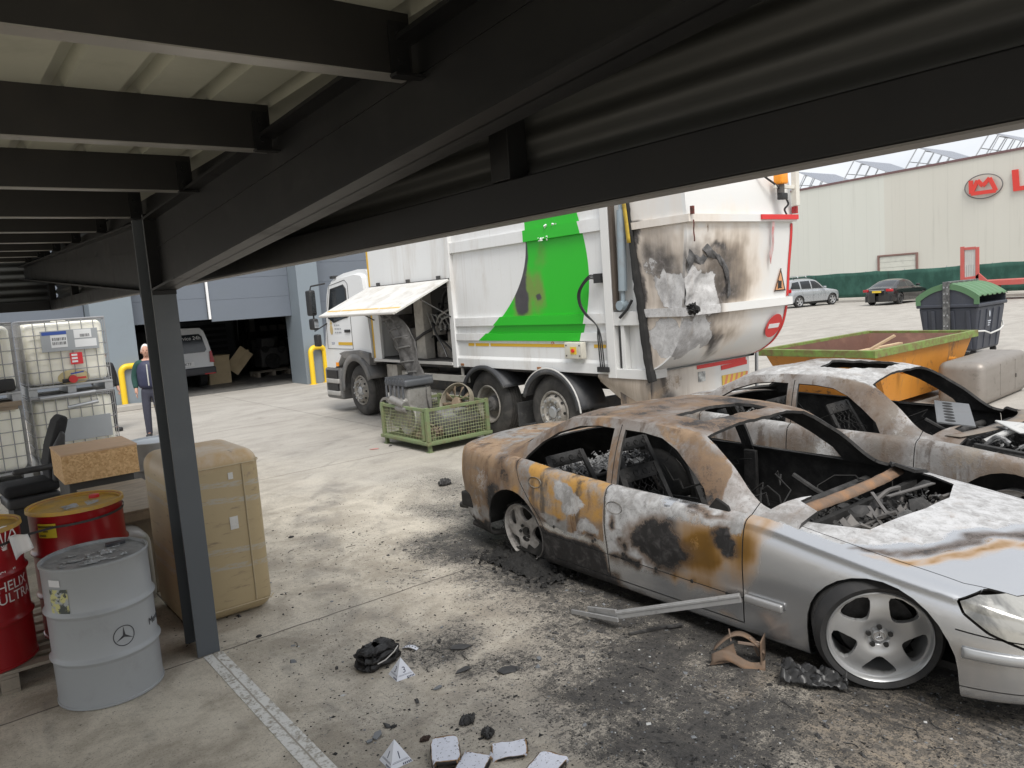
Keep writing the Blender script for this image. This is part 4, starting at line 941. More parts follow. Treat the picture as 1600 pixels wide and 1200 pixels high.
# small fittings
CHROMED = mat('dull chrome strip', (.52, .52, .52), .35, .7, .1, 6)
b = MB().rbox(.745, 1.0, -.945, -.918, .325, .375, .012); b.build('wing_moulding', CHROMED, C1)
pA = Vector((.72, -.935, .345)); pB = Vector((-.05, -1.22, .10)); pC = Vector((-.32, -1.22, .045))
b = MB().bar(pA, pB, .022, .055).bar(pB, pC, .02, .07).bar(pA + Vector((0, -.012, .012)), pB + Vector((0, -.012, .012)), .01, .016, 0); b.bar(pB + Vector((.03, -.02, -.02)), pC + Vector((-.12, -.05, -.02)), .015, .03)
b.build('hanging_trim', mat('peeled trim', (.42, .42, .42), .4, .5, .2, 9, dirt=(.08, .07, .06), dirt_amt=.3, dirt_s=8), C1, bevel=.003)
for sy in (-1, 1):
    pts = []
    for a in [(-1, -.8), (-1, .8), (-.8, 1), (.8, 1), (1, .8), (1, -.8), (.8, -1), (-.8, -1)]: pts.append((-1.86 + .055 * a[0] + .012 * a[1], -.868 - .012 * (1 - a[1]) - .006, .765 + .062 * a[1]))
    if sy < 0: MB().tube(pts, .0035, 5, closed=True).build('fuel_flap_edge', SOOTB, C1)
for x, z in ((-1.20, .755), (-.33, .705)):
    b = MB().lathe([(.001, -.012), (.045, -.008), (.058, .006), (.06, 0), (.058, -.006)], 20, M=basis((1, 0, 0), (0, .12, 1), Vector((x, -.912, z))) @ Matrix.Scale(1.35, 4, (1, 0, 0)) @ Matrix.Scale(.72, 4, (0, 1, 0))); b.build('handle_recess', mat('recess metal', (.30, .27, .23), .7, .2, .3, 12, dirt=(.05, .045, .04), dirt_amt=.5, dirt_s=14), C1)
MB().prism([(.43, .80), (.60, .805), (.58, .86), (.49, .90), (.43, .83)], 'y', -.838, -.815).build('mirror_plate', SOOTB, C1, bevel=.01)
for x, z in ((-.98, .44), (-.55, .42), (-.25, .39), (.05, .36), (.35, .35), (.62, .34)): MB().lathe([(.001, .004), (.012, .003), (.014, 0)], 8, M=basis((1, 0, 0), (0, 0, 1), Vector((x, -.931, z)))).build('clip_hole', SOOTB, C1)
b = MB().grid(24, 6, lambda u, v: (1.93 + .42 * u, -(.935 * max(.001, 1 - abs((1.93 + .42 * u + .06) / 2.5) ** 9) ** (1 / 2.6) + .010 * math.sin(math.pi * v) * min(1, u * 12)), .395 + .028 * (2 * v - 1) - .012 * u)); b.build('bumper_moulding', mat('silver moulding', (.40, .41, .42), .35, .5, .05), C1, smooth=60, solid=.01)
MB().box(-2.36, -2.16, -.862, -.78, .35, .49).build('bumper_opening', SOOTB, C1, bevel=.02)
b = MB().tube([(-2.25, -.8, .2), (-2.0, -.75, .14), (-1.7, -.6, .2)], .03, 8); b.cyl((-2.66, -.66, .26), (-2.4, -.64, .28), .03); b.build('exhaust_end', SOOT, C1)

# ------------------------------------------------------------------ the second burnt car
C2X, C2Y = 7.17, 3.62
C2 = thing('burnt_car', 'grey burnt out saloon without a bonnet standing behind the silver one', 'car', (C2X, C2Y, 0), R(-90))
P2 = dict(P1); P2.update(x0=-2.42, x1=2.36, W=.91,
    zs=[(-2.42, .76), (-2.32, .86), (-2.0, .90), (-1.0, .875), (0, .845), (.8, .83), (1.3, .78), (1.8, .70), (2.2, .60), (2.36, .46)],
    zd=[(-2.42, .78), (-2.3, .90), (-2.0, .955), (-1.6, .96), (0, .92), (.9, .90), (1.4, .86), (1.8, .80), (2.2, .68), (2.36, .5)],
    cabin=(-1.60, 2.0), ax=(-1.43, 1.42),
    zt=[(-1.9, .94), (-1.75, .97), (-1.4, 1.16), (-1.05, 1.29), (-.57, 1.345), (0, 1.325), (.33, 1.275), (.72, 1.08), (1.04, .90)],
    zr=[(-1.9, .89), (-1.62, .95), (-1.3, 1.14), (-.94, 1.265), (-.57, 1.29), (-.2, 1.28), (.17, 1.23), (.47, 1.065), (.76, .86), (1.04, .82)],
    roof_holes=[[(-.42, -.30), (-.1, -.36), (.12, -.1), (.05, .34), (-.3, .36), (-.5, .1)]], lamp=None)
def paint2(x, y, z):
    w = .25 * fbm(x, y, z, 2.2)
    if x > .75: return .50 + w + .3 * sstep(.65, .45, z), .22 + w * 1.2 + .42 * sstep(1.0, 1.5, x) * sstep(.62, .8, z), .38 - w + .2 * sstep(.5, .3, z), .25
    return .62 + w, .40 + w * 1.4, .30 - w, .1
def paint2c(x, y, z):
    w = .25 * fbm(x, y, z, 2.6)
    if abs(y) < .58 and z > 1.15: return .55 - w, .64 + 1.3 * w, .25 - w, .05
    if x > .3 and y > 0: return .3, .2, 1.0, 0
    return .70 + w, .44 - w * 1.6, .36 + w, .2
burnt_car(P2, C2, BURN2, paint2, paint2c, False, None, False)
cabin_remains(C2, 23)
b = MB().box(.95, 2.1, -.70, .70, .12, .16).box(1.9, 1.96, -.72, .72, .16, .60)
for sy in (-1, 1): b.box(.9, 2.1, sy * .66 - .04, sy * .66 + .04, .3, .72); b.grid(16, 8, lambda u, v: (1.42 + .40 * math.cos(math.pi * u), sy * (.50 + .34 * v), .29 + .40 * math.sin(math.pi * u)))
b.box(.9, .95, -.74, .74, .14, .80); b.build('engine_bay', SOOTB, C2, solid=.004)
b = MB(); heap(b, .98, 1.95, -.66, .66, lambda u, v: .55 + .2 * math.sin(math.pi * v) * math.sin(math.pi * (.2 + .8 * u)), 44, .07, 6); rubble(b, 700, (1.0, 1.9, -.6, .6, .60, .80), .028, 15, .6); rubble(b, 40, (1.0, 1.9, -.6, .6, .66, .84), .11, 25, .12); tag(b.build('engine_remains', SOOT, C2, smooth=0), kind='stuff')
b = MB(); rubble(b, 160, (1.0, 1.9, -.6, .6, .68, .82), .03, 16, .4)
rn = random.Random(78)
for k in range(26):
    p = Vector((rn.uniform(1.0, 1.85), rn.uniform(-.6, .6), rn.uniform(.72, .86))); q = p + Vector((rn.gauss(0, .14), rn.gauss(0, .16), rn.gauss(0, .03))); b.tube(spline([p, p.lerp(q, .5) + Vector((0, 0, rn.uniform(0, .07))), q], 4), rn.choice((.006, .01, .018)), 6)
tag(b.build('engine_ash', ASHM, C2, smooth=0), kind='stuff')
b = MB().grid(30, 3, lambda u, v: (.90 + .2 * (1 - (2 * u - 1) ** 2) + .12 * v, -.72 + 1.44 * u, .86 + .03 * math.sin(u * 3.1))); b.build('bulkhead_strip', mat('brown plate', (.19, .165, .14), .75, .1, .35, 6, dirt=(.33, .20, .10), dirt_amt=.3, bump=.5), C2, solid=.004)
# perforated grey plate lying over the dashboard, and light sheet on the engine
b = MB(); M = Matrix.Translation((.72, -.12, .93)) @ Matrix.Rotation(R(8), 4, 'Y') @ Matrix.Rotation(R(25), 4, 'Z')
b.box(-.14, .14, -.42, .42, 0, .012, M=M); o = b.build('perforated_plate', mat('grey burnt aluminium', (.15, .155, .16), .5, .3, .12, 6, dirt=(.2, .2, .2), dirt_amt=.3), C2)
b = MB()
for k in range(7): b.lathe([(.001, .0135), (.042, .0135)], 14, M=M @ Matrix.Translation((-.04, -.33 + .11 * k, 0)), cap=False)
b.build('plate_hole', SOOTB, o, smooth=0)
b = MB(); b.prism([(-.1, -.3), (.14, -.26), (.1, .3), (-.05, .28)], 'z', 0, .02, M=Matrix.Translation((1.35, -.15, .86)) @ Matrix.Rotation(R(18), 4, 'Y') @ Matrix.Rotation(R(-30), 4, 'Z')); b.tube([(1.1, -.5, .78), (1.3, -.3, .9), (1.6, -.2, .84)], .03, 8); b.build('engine_cover', mat('pale melted cover', (.48, .48, .47), .6, .1, .2, 6), C2, bevel=.01)
b = MB()
for k in range(3): b.bar((1.1, -.66, .80 - .01 * k), (1.95, -.6, .70), .05, .012)
b.build('wing_rail', SOOT, C2)
for x, s_ in ((-1.43, 1), (1.42, 1)):
    for sy in (-1, 1): alloy_wheel(C2, Matrix.Translation((x, sy * .80, .27)) @ Matrix.Rotation(R(90 if sy < 0 else -90), 4, 'X'), .24, [SILVER_BURNT], None, star=False, holes=5)

# ------------------------------------------------------------------ parked cars by the fence
def parked_car(root, P, paintm, rims, estate=False, dark=None):
    P = dict(P); P['N'] = 70; P['Ng'] = 50; P['nd'] = 6
    lower, cab, plan, zs, zd = car_shell(P); ax = P['ax']; r = P['wr']
    for sy in (-1, 1):
        s_ = regsel(lower, 1, sy)
        for a in ax: cut(lower, circle(a, r, r * 1.14, 18), (0, 2), s_); cut(lower, [(a - r * 1.14, 0), (a + r * 1.14, 0), (a + r * 1.14, r), (a - r * 1.14, r)], (0, 2), s_)
        for sx in P['seams']: strip(lower, sx, .012, (0, 2), s_)
    lower.faces.index_update(); part_from(lower, range(len(lower.faces)), 'body', [paintm, BLACKP], root, None, .01)
    for sy in (-1, 1):
        for w_ in P['wins']:
            ins = cut(cab, w_, (0, 2), regsel(cab, 3, sy), delete=False)
            for f in ins: f.material_index = 1
    for w_ in (P['ws'], P['rs']):
        for f in cut(cab, w_, (0, 1) if not P.get('rs_yz') or w_ is P['ws'] else (1, 2), (lambda f: f.calc_center_median().x > -.2) if w_ is P['ws'] else (lambda f: f.calc_center_median().x < -.6 and abs(f.normal.x) > .15), delete=False): f.material_index = 1
    me = bpy.data.meshes.new('cabin'); cab.to_mesh(me); me.materials.append(paintm); me.materials.append(GLASS_DK); link('cabin', me, root, smooth=40)
    lower.free(); cab.free()
    for sy in (-1, 1):
        for a in ax:
            M = Matrix.Translation((a, sy * (P['W'] - .03), r)) @ Matrix.Rotation(R(90 if sy < 0 else -90), 4, 'X')
            alloy_wheel(root, M, r * .68, [rims], RUBBER, r, .22, star=False, brake=True)
    b = MB().box(P['x0'] + .15, P['x1'] - .2, -P['W'] + .15, P['W'] - .15, .2, .55); b.build('underbody', BLACKP, root)
    return plan
CARBLK = mat('black car paint', (.012, .012, .013), .16, 0, .2, 2, coat=.6)
CARSIL = mat('silver car paint', (.42, .44, .46), .3, .5, .08, 2, coat=.4)
LAMPR = mat('red lamp', (.42, .015, .02), .2, 0, .1, 8)
PB = dict(x0=-2.44, x1=2.43, W=.92, z0=.2, ax=(-1.44, 1.43), wr=.335, cabin=None,
    zs=[(-2.44, .72), (-2.38, .92), (-2.0, 1.0), (-1, .98), (0, .95), (.8, .93), (1.6, .84), (2.2, .70), (2.43, .5)], zd=[(-2.44, .75), (-2.36, .98), (-2, 1.06), (-1, 1.03), (0, .98), (.9, .99), (1.6, .92), (2.2, .78), (2.43, .55)],
    g0=-1.95, g1=1.12, zt=[(-1.95, 1.05), (-1.4, 1.28), (-.95, 1.42), (-.4, 1.47), (.1, 1.45), (.45, 1.37), (1.12, .99)], zr=[(-1.95, 1.0), (-1.4, 1.22), (-.95, 1.36), (-.4, 1.41), (.05, 1.37), (.4, 1.25), (.85, .96), (1.12, .93)], yr=[(-1.95, .74), (-1, .60), (0, .58), (.4, .62), (1.12, .76)],
    wins=[[(-1.5, 1.02), (-1.2, 1.18), (-.95, 1.28), (-.5, 1.33), (-.42, 1.0)], [(-.36, 1.33), (0, 1.31), (.3, 1.2), (.62, .98), (-.32, .99)]], ws=[(.98, -.66), (1.08, 0), (.98, .66), (.38, .52), (.38, -.52)], rs=[(-1.05, -.5), (-1.05, .5), (-1.8, .62), (-1.88, 0), (-1.8, -.62)],
    seams=[[(-.40, .95), (-.38, .25)], [(.72, .93), (.70, .25)], [(-1.15, .7), (-1.02, .25)], [(-2.2, .52), (-1.8, .52)]])
S1 = thing('saloon_car', 'black saloon car parked with its tail to the yard by the green fence', 'car', (46.6, 22.3, 0), R(0))
pl = parked_car(S1, PB, CARBLK, mat('dark alloy', (.06, .06, .06), .35, .5))
for sy in (-1, 1):
    b = MB().grid(10, 4, lambda u, v: (-2.30 - .12 * (1 - u ** 2) + .0, sy * (.52 + .37 * u), .80 + .15 * v - .02 * u)); b.build('tail_lamp', LAMPR, S1, smooth=60, solid=.05)
MB().box(-2.475, -2.43, -.26, .26, .74, .85).build('number_plate', mat('yellow plate', (.70, .50, .05), .4), S1)
MB().box(-2.455, -2.40, -.45, .45, .87, .895).build('boot_strip', mat('bright chrome', (.75, .75, .76), .2, 1.0, .05), S1)
for sy in (-1, 1): MB().rbox(.45, .62, sy * .98 - .1, sy * .98 + .1, .98, 1.1, .04).build('mirror', CARBLK, S1)
PS = dict(x0=-2.3, x1=2.28, W=.92, z0=.32, ax=(-1.40, 1.42), wr=.37, cabin=None, np=12, zs=[(-2.3, .85), (-2.22, 1.06), (-2, 1.1), (0, 1.08), (.8, 1.06), (1.6, 1.0), (2.1, .88), (2.28, .65)], zd=[(-2.3, .9), (-2.2, 1.1), (0, 1.1), (.9, 1.13), (1.6, 1.09), (2.1, .96), (2.28, .7)],
    g0=-2.2, g1=1.2, zt=[(-2.2, 1.15), (-2.1, 1.45), (-1.9, 1.72), (-1.2, 1.80), (-.3, 1.82), (.2, 1.76), (.5, 1.62), (1.2, 1.12)], zr=[(-2.2, 1.12), (-2.1, 1.4), (-1.9, 1.66), (-1.2, 1.74), (-.3, 1.75), (.15, 1.68), (.45, 1.5), (1.0, 1.1), (1.2, 1.08)], yr=[(-2.2, .76), (-1.5, .68), (0, .66), (.4, .68), (1.2, .78)],
    wins=[[(-2.02, 1.2), (-1.85, 1.6), (-1.3, 1.66), (-1.22, 1.17)], [(-1.12, 1.17), (-1.18, 1.66), (-.38, 1.67), (-.3, 1.15)], [(-.22, 1.15), (-.28, 1.67), (.1, 1.62), (.4, 1.44), (.72, 1.14)]], ws=[(1.05, -.7), (1.15, 0), (1.05, .7), (.42, .58), (.42, -.58)], rs=[(-.62, 1.2), (.62, 1.2), (.55, 1.62), (-.55, 1.62)], rs_yz=True,
    seams=[[(-.27, 1.1), (-.25, .4)], [(.78, 1.06), (.76, .4)], [(-1.15, 1.0), (-1.02, .4)]])
S2 = thing('estate_car', 'silver off road estate car with roof bars parked behind the truck tail', 'car', (46.4, 28.15, 0), R(-14))
parked_car(S2, PS, CARSIL, SILVER_CLEAN)
for sy in (-1, 1):
    MB().rbox(-2.27, -2.05, sy * .84 - .07, sy * .84 + .07, .98, 1.2, .03).build('tail_lamp', LAMPR, S2)
    MB().tube([(-1.6, sy * .62, 1.78), (-1.55, sy * .62, 1.86), (.0, sy * .62, 1.87), (.1, sy * .62, 1.8)], .02, 6).build('roof_bar', BLACKP, S2)
    MB().rbox(.55, .72, sy * 1.0 - .1, sy * 1.0 + .1, 1.12, 1.26, .04).build('mirror', CARSIL, S2)
b = MB()
for x in (-1.2, -.5): b.tube([(x, -.6, 1.88), (x, -.5, 2.0), (x, .5, 2.0), (x, .6, 1.88)], .018, 6)
for y in (-.4, 0, .4): b.tube([(-1.3, y, 2.0), (.0, y, 2.0)], .014, 6)
b.build('roof_rack', GALV, S2); MB().lathe([(.001, .09), (.25, .09), (.34, .06), (.34, -.06), (.001, -.06)], 28, M=Matrix.Translation((-2.38, -.05, .95)) @ Matrix.Rotation(R(-90), 4, 'Y')).build('spare_wheel', RUBBER, S2)
MB().rbox(-2.38, -2.2, -.85, .85, .45, .62, .05).build('rear_bumper', CARSIL, S2)

# ================================================================== the refuse truck (front to +Y, near side to -X)
TX, TY = 8.3, 10.0
TK = thing('refuse_truck', 'white refuse collection truck with a green sweep on its side and a burnt tailgate', 'truck', (TX, TY, 0))
TK.location.x -= .12
TL = (-TX, -TY, 0)
XN, XF = 7.12, 9.22
GREENP = mat('green truck paint', (.018, .46, .016), .4, 0, .06, 1.2, dirt=(.10, .25, .05), dirt_amt=.15, dirt_s=1.5)
BURNW = burn_mat('scorched white paint', (.70, .70, .685), 0, .42, rust=((.46, .36, .27), (.34, .26, .20)), orange=(.42, .26, .13), gold=(.45, .33, .2), ash=((.56, .555, .55), (.36, .35, .345)), soot=(.035, .032, .032), tint=(.60, .50, .40), soft=True, ns=3.4)
FRAME = mat('truck frame', (.05, .05, .052), .6, .1, .3, 4, dirt=(.16, .14, .12), dirt_amt=.4, dirt_s=5)
GREYP = mat('grey plastic', (.13, .13, .13), .6, 0, .2, 3, dirt=(.24, .22, .20), dirt_amt=.4, dirt_s=3)
ORNG = mat('orange lamp', (.85, .30, .02), .25, 0, .1, 9)
def g_left(z):   # left edge of the green sweep, as Y over height
    return 8.62 + (1.37 * ((3.0 - z) / 1.5) ** 2.2 if z < 3.0 else 0)
def g_right(z): return 7.58 - .22 * math.sin(math.pi * clamp((z - 1.5) / 1.9))
def side_rows(zs, xf, y0, y1):
    """panel rows at height zs; x from xf(z); three spans white / green / white"""
    b = MB()
    for za, zb in zip(zs, zs[1:]):
        def cl(v): return clamp(v, y0, y1)
        for (ya, yb, mi) in (((lambda z: y0), (lambda z: cl(g_right(z))), 0), ((lambda z: cl(g_right(z))), (lambda z: cl(g_left(z))), 1), ((lambda z: cl(g_left(z))), (lambda z: y1), 0)):
            b.grid(1 if mi else 1, 1, lambda u, v: (xf, ya(za + (zb - za) * v) * (1 - u) + yb(za + (zb - za) * v) * u, za + (zb - za) * v), mi)
    return b
def zrow(a, b, n): return [a + (b - a) * i / n for i in range(n + 1)]
Y0, Y1 = 7.03, 10.52
# scorch marks burnt into the green: the paint itself
t = NT('scorched green'); r_, a_, s_, h_ = t.attr('burn'); nn = t.noise(6, 8, .65)
c = t.mix(t.noise(1.2, 4), (.016, .44, .014), (.022, .49, .018)); c = t.mix(t.ramp(t.math('MULTIPLY_ADD', nn, .5, r_), .45, .95), c, (.16, .27, .05)); c = t.mix(t.ramp(t.math('MULTIPLY_ADD', nn, .4, s_), .5, .85), c, t.mix(nn, (.025, .02, .03), (.09, .085, .09)))
GSC = t.fin(c, .42)
b = side_rows(zrow(1.91, 2.96, 34), XN + .05, Y0, Y1)
me = b
o = b.build('side_panel', [WHITEP, GSC], TK, smooth=0, loc=TL)
bm = bmesh.new(); bm.from_mesh(o.data)
bmesh.ops.subdivide_edges(bm, edges=[e for e in bm.edges if e.calc_length() > .5 and all(f.material_index == 1 for f in e.link_faces)], cuts=24, use_grid_fill=True)
bm.to_mesh(o.data); bm.free()
def scorch(x, y, z):
    y += .05 * fbm(y, z, 1, 3); z += .05 * fbm(y, z, 6, 4)
    s = max(blob(y, z, 8.80, 2.12, .19, .28) * 1.2, blob(y, z, 8.76, 2.5, .11, .5) * 1.15, blob(y, z, 8.66, 2.8, .09, .4) * 1.05, blob(y, z, 8.42, 2.16, .08, .07) * .9 * 1.0)
    y += .06 * fbm(y, z, 2, 4); r = max(blob(y, z, 8.76, 2.25, .32, .6), blob(y, z, 8.42, 2.25, .22, .4) * .75, blob(y, z, 8.3, 2.75, .2, .4) * .4)
    return r, 0, s, 0
burn_attr(o.data, scorch)
for z0, z1 in ((2.96, 3.12), (1.78, 1.91), (1.55, 1.66)):
    b = side_rows(zrow(z0, z1, 8), XN, Y0, Y1)
    for z in (z0, z1):
        for ya, yb, mi in ((Y0, g_right(z), 0), (g_right(z), g_left(z), 1), (g_left(z), Y1, 0)): b.add([(XN, ya, z), (XN, yb, z), (XN + .055, yb, z), (XN + .055, ya, z)], [(0, 1, 2, 3)], mi)
    b.build('side_rail', [WHITEP, GREENP], TK, smooth=0, loc=TL)
side_rows(zrow(3.12, 3.5, 8), XN + .05, Y0, Y1).build('side_panel', [WHITEP, GREENP], TK, smooth=0, loc=TL)
side_rows(zrow(1.66, 1.78, 4), XN + .05, Y0, Y1).build('side_panel', [WHITEP, GREENP], TK, smooth=0, loc=TL)
b = MB().box(XN + .03, XN + .06, Y0, Y1, 1.12, 1.55).box(XN, XN + .04, Y0, Y1, 1.12, 1.25).prism([(XN, 1.25), (XN + .03, 1.30), (XN + .03, 1.25)], 'y', Y0, Y1); b.build('skirt', WHITEP, TK, bevel=.006, loc=TL)
b = MB()
for ya, yb in ((7.1, 7.32), (7.78, 9.62), (9.66, 10.02), (10.06, 10.22)): b.box(XN + .025, XN + .0295, ya, yb, 1.46, 1.505)
b.build('amber_stripe', mat('amber reflective tape', (.66, .40, .03), .35, 0, .06, 8), TK, smooth=0, loc=TL)
MB().box(XN - .02, XN + .08, Y1 + .001, Y1 + .13, 1.10, 3.5).build('body_post', WHITEP, TK, bevel=.01, loc=TL)
MB().box(XN + .06, XF, Y0, Y1, 1.14, 3.5).prism([(XN + .06, 3.5), (XN + .35, 3.62), (XF - .3, 3.62), (XF, 3.5)], 'y', Y0, Y1).build('hopper_body', WHITEP, TK, loc=TL)
for y in (8.4, 10.35): MB().box(XN - .008, XN, y, y + .09, 1.135, 1.175).build('side_marker', mat('dull amber', (.30, .13, .05), .5), TK, bevel=.004, loc=TL)
# snow-like foam stuck on the upper rail
b = MB(); rn = random.Random(2)
rubble(b, 9, (XN - .02, XN, 8.0, 8.32, 2.94, 2.985), .03, 71, .7); rubble(b, 4, (XN - .01, XN, 7.85, 8.3, 3.12, 3.135), .035, 72, .7)
b.build('torn_sticker', mat('torn white film', (.75, .78, .76), .6), TK, loc=TL)
# forward body: equipment bay behind the cab
FY0, FY1 = Y1 + .13, 13.42
b = MB().box(XN + .02, XN + .06, FY0, FY1 - .04, 2.55, 3.45).box(XN + .02, XF, FY0, FY1, 3.45, 3.5).box(XF - .05, XF, FY0, FY1, 1.15, 3.45).box(XN + .02, XF, FY1 - .04, FY1, 1.2, 3.45).box(XN + .0, XN + .06, FY1 - .30, FY1, 1.15, 2.55); b.build('front_body', WHITEP, TK, bevel=.008, loc=TL)
b = MB().box(XN - .006, XN - .001, FY1 - .055, FY1 - .005, 1.2, 2.54).box(XN + .012, XN + .0185, FY1 - .055, FY1 - .005, 2.56, 3.44); b.build('yellow_edge_tape', mat('amber reflective tape', (.66, .40, .03)), TK, smooth=0, loc=TL)
b = MB().box(XN + .9, XN + .95, FY0, FY1 - .04, 1.2, 3.4).box(XN + .02, XF, FY0, FY1, 1.14, 1.2).box(XN + .06, XN + .9, FY0 - .02, FY0, 1.2, 3.4); b.build('bay_lining', mat('dark bay', (.05, .05, .05), .7, 0, .3, 3), TK, loc=TL)
b = MB().box(XN + .15, XN + .35, 11.75, 12.05, 1.2, 2.5); b.build('bay_divider', mat('dirty cream paint', (.48, .46, .42), .6, 0, .15, 3, dirt=(.2, .18, .16), dirt_amt=.4), TK, bevel=.01, loc=TL)
b = MB().box(XN - .04, XN + .02, FY0, FY1 - .06, 1.14, 1.185); b.build('bay_sill', mat('pale sill', (.55, .54, .52), .5, 0, .1, 3), TK, loc=TL)
b = MB().rbox(XN + .3, XN + .7, 10.75, 11.25, 1.2, 1.68, .03).rbox(XN + .35, XN + .7, 11.3, 11.7, 1.2, 1.5, .03).rbox(XN + .2, XN + .4, 11.42, 11.55, 1.62, 1.78, .01); b.build('pump_housing', mat('grey pump', (.36, .34, .31), .6, .1, .2, 5, dirt=(.12, .1, .09), dirt_amt=.4, dirt_s=6), TK, loc=TL)
b = MB(); rn = random.Random(8)
for k in range(30):
    p = Vector((XN + rn.uniform(.2, .7), rn.uniform(10.75, 11.7), rn.uniform(1.5, 2.3))); pts = [p]
    d = Vector((rn.gauss(0, .05), rn.gauss(0, .11), rn.gauss(0, .06)))
    for j in range(8): d += Vector((rn.gauss(0, .02), rn.gauss(0, .03), rn.gauss(-.012, .03))); pts.append(pts[-1] + d); pts[-1].x = clamp(pts[-1].x, XN + .12, XN + .8); pts[-1].z = clamp(pts[-1].z, 1.25, 2.45); pts[-1].y = clamp(pts[-1].y, 10.7, 13.1)
    b.tube(pts, rn.choice((.014, .02, .026)), 6)
b.build('hydraulic_hoses', mat('black hose', (.03, .03, .032), .4, 0, .3, 9), TK, smooth=60, loc=TL)
b = MB()
for k in range(7): b.tube([(XN + .25, 10.8 + .14 * k, 1.78), (XN + .2, 10.85 + .14 * k, 1.9 + .02 * k), (XN + .3, 10.9 + .13 * k, 1.95)], .013, 6); b.cyl((XN + .26, 10.8 + .14 * k, 1.70), (XN + .26, 10.8 + .14 * k, 1.80), .022, n=8)
b.tube([(XN + .25, 10.75, 1.95), (XN + .2, 11.0, 2.05), (XN + .2, 11.3, 1.95), (XN + .25, 11.5, 1.8)], .02, 8); b.tube([(XN + .25, 10.72, 1.85), (XN + .2, 10.95, 1.95), (XN + .2, 11.2, 1.9), (XN + .25, 11.4, 1.75)], .02, 8)
b.build('grey_hoses', mat('pale hose', (.32, .32, .31), .5, 0, .2, 6), TK, smooth=60, loc=TL)
b = MB()
for k in range(12): b.box(XN + .72, XN + .8, 10.8 + .08 * k, 10.85 + .08 * k, 1.9, 2.2)
for q in ((12.2, 1.25, .3, .5), (12.9, 1.3, .2, .7)): b.rbox(XN + .3, XN + .7, q[0], q[0] + q[2], q[1], q[1] + q[3], .02)
tag(b.build('valve_block', FRAME, TK, loc=TL), kind='stuff')
# hatch swung up and out
M = Matrix.Translation((0, 0, 0))
hx0, hz0, hx1, hz1 = XN - .005, 2.535, 6.06, 2.065
hd = Vector((hx1 - hx0, 0, hz1 - hz0)).normalized(); hn = Vector((-hd.z, 0, hd.x)); hn = hn if hn.z > 0 else -hn
def hp(t, y, o): p = Vector((hx0, y, hz0)) + hd * t + hn * o; return p
HL = math.hypot(hx1 - hx0, hz1 - hz0)
b = MB(); P8 = [hp(t, y, o) for t in (0.02, HL) for y in (10.56, 13.36) for o in (0, .035)]
b.add(P8, [(0, 1, 3, 2), (4, 6, 7, 5), (0, 4, 5, 1), (2, 3, 7, 6), (0, 2, 6, 4), (1, 5, 7, 3)])
HAT = b.build('bay_hatch', mat('worn white hatch', (.64, .635, .61), .45, 0, .06, 2, dirt=(.40, .36, .31), dirt_amt=.36, dirt_s=3), TK, bevel=.006, loc=TL)
b = MB()
for ya, yb in ((10.62, 11.3), (11.34, 12.7), (12.74, 13.3)): b.add([hp(HL - .17, ya, .0365), hp(HL - .17, yb, .0365), hp(HL - .13, yb, .0365), hp(HL - .13, ya, .0365)], [(0, 1, 2, 3)])
b.build('hatch_stripe', MATS['amber reflective tape'], HAT, smooth=0, solid=.002)
b = MB().bar((hx0 + .0, 10.56, hz0 + .02), (hx0, 13.36, hz0 + .02), .03, .03)
for y in (10.9, 11.9, 13.0): b.box(hx0 - .03, hx0 + .02, y - .03, y + .03, hz0 - .02, hz0 + .09)
for y in (10.6, 13.3): b.cyl((XN + .05, y, 1.9), hp(HL * .55, y, -.02), .012, n=8)
b.build('hatch_hinge', FRAME, HAT)
b = MB(); b.tube([hp(HL + .01, 10.58, .02), hp(HL + .015, 13.34, .02)], .022, 6); b.build('hatch_seal', mat('pale seal', (.5, .48, .45), .7, 0, .2, 8), HAT)
# hydraulic column at the rear of the body
b = MB().box(XN - .03, XN + .06, Y0 - .14, Y0 - .001, 1.08, 3.5).box(XN - .02, XN + .3, 6.36, Y0 - .14, 1.75, 1.92).box(XN - .02, XN + .3, 6.33, Y0 - .14, 1.08, 1.2).box(XN + .1, XN + .3, 6.33, Y0 - .14, 1.2, 3.45).box(XN + .0, XN + .1, 6.74, 6.80, 1.2, 1.75).box(XN, XN + .1, 6.34, 6.4, 1.2, 1.75)
o = b.build('rear_post', [BURNW], TK, bevel=.005, loc=TL)
me = o.data; burn_attr(me, lambda x, y, z: (0.25 * sstep(6.75, 6.4, y), .05, .3 * sstep(6.7, 6.35, y) * sstep(3, 1.5, z), .25 * sstep(6.85, 6.45, y)))
b = MB().cyl((XN + .0, 6.72, 2.18), (XN - .02, 6.66, 3.16), .055, n=18).cyl((XN + .0, 6.73, 2.0), (XN, 6.72, 2.2), .03, n=12).lathe([(.001, .06), (.06, .06), (.06, -.06), (.001, -.06)], 16, M=Matrix.Translation((XN, 6.74, 2.0)) @ Matrix.Rotation(R(90), 4, 'Y')).cyl((XN - .02, 6.66, 3.16), (XN - .02, 6.655, 3.24), .03, n=10)
b.build('lift_cylinder', mat('blue grey cylinder', (.30, .36, .40), .4, .2, .1, 4, dirt=(.2, .17, .14), dirt_amt=.3), TK, loc=TL)
b = MB().box(XN - .03, XN + .03, 6.82, 6.87, 1.95, 3.3); b.build('dark_channel', mat('brown channel', (.09, .07, .055), .7, 0, .3, 4), TK, loc=TL)
b = MB()
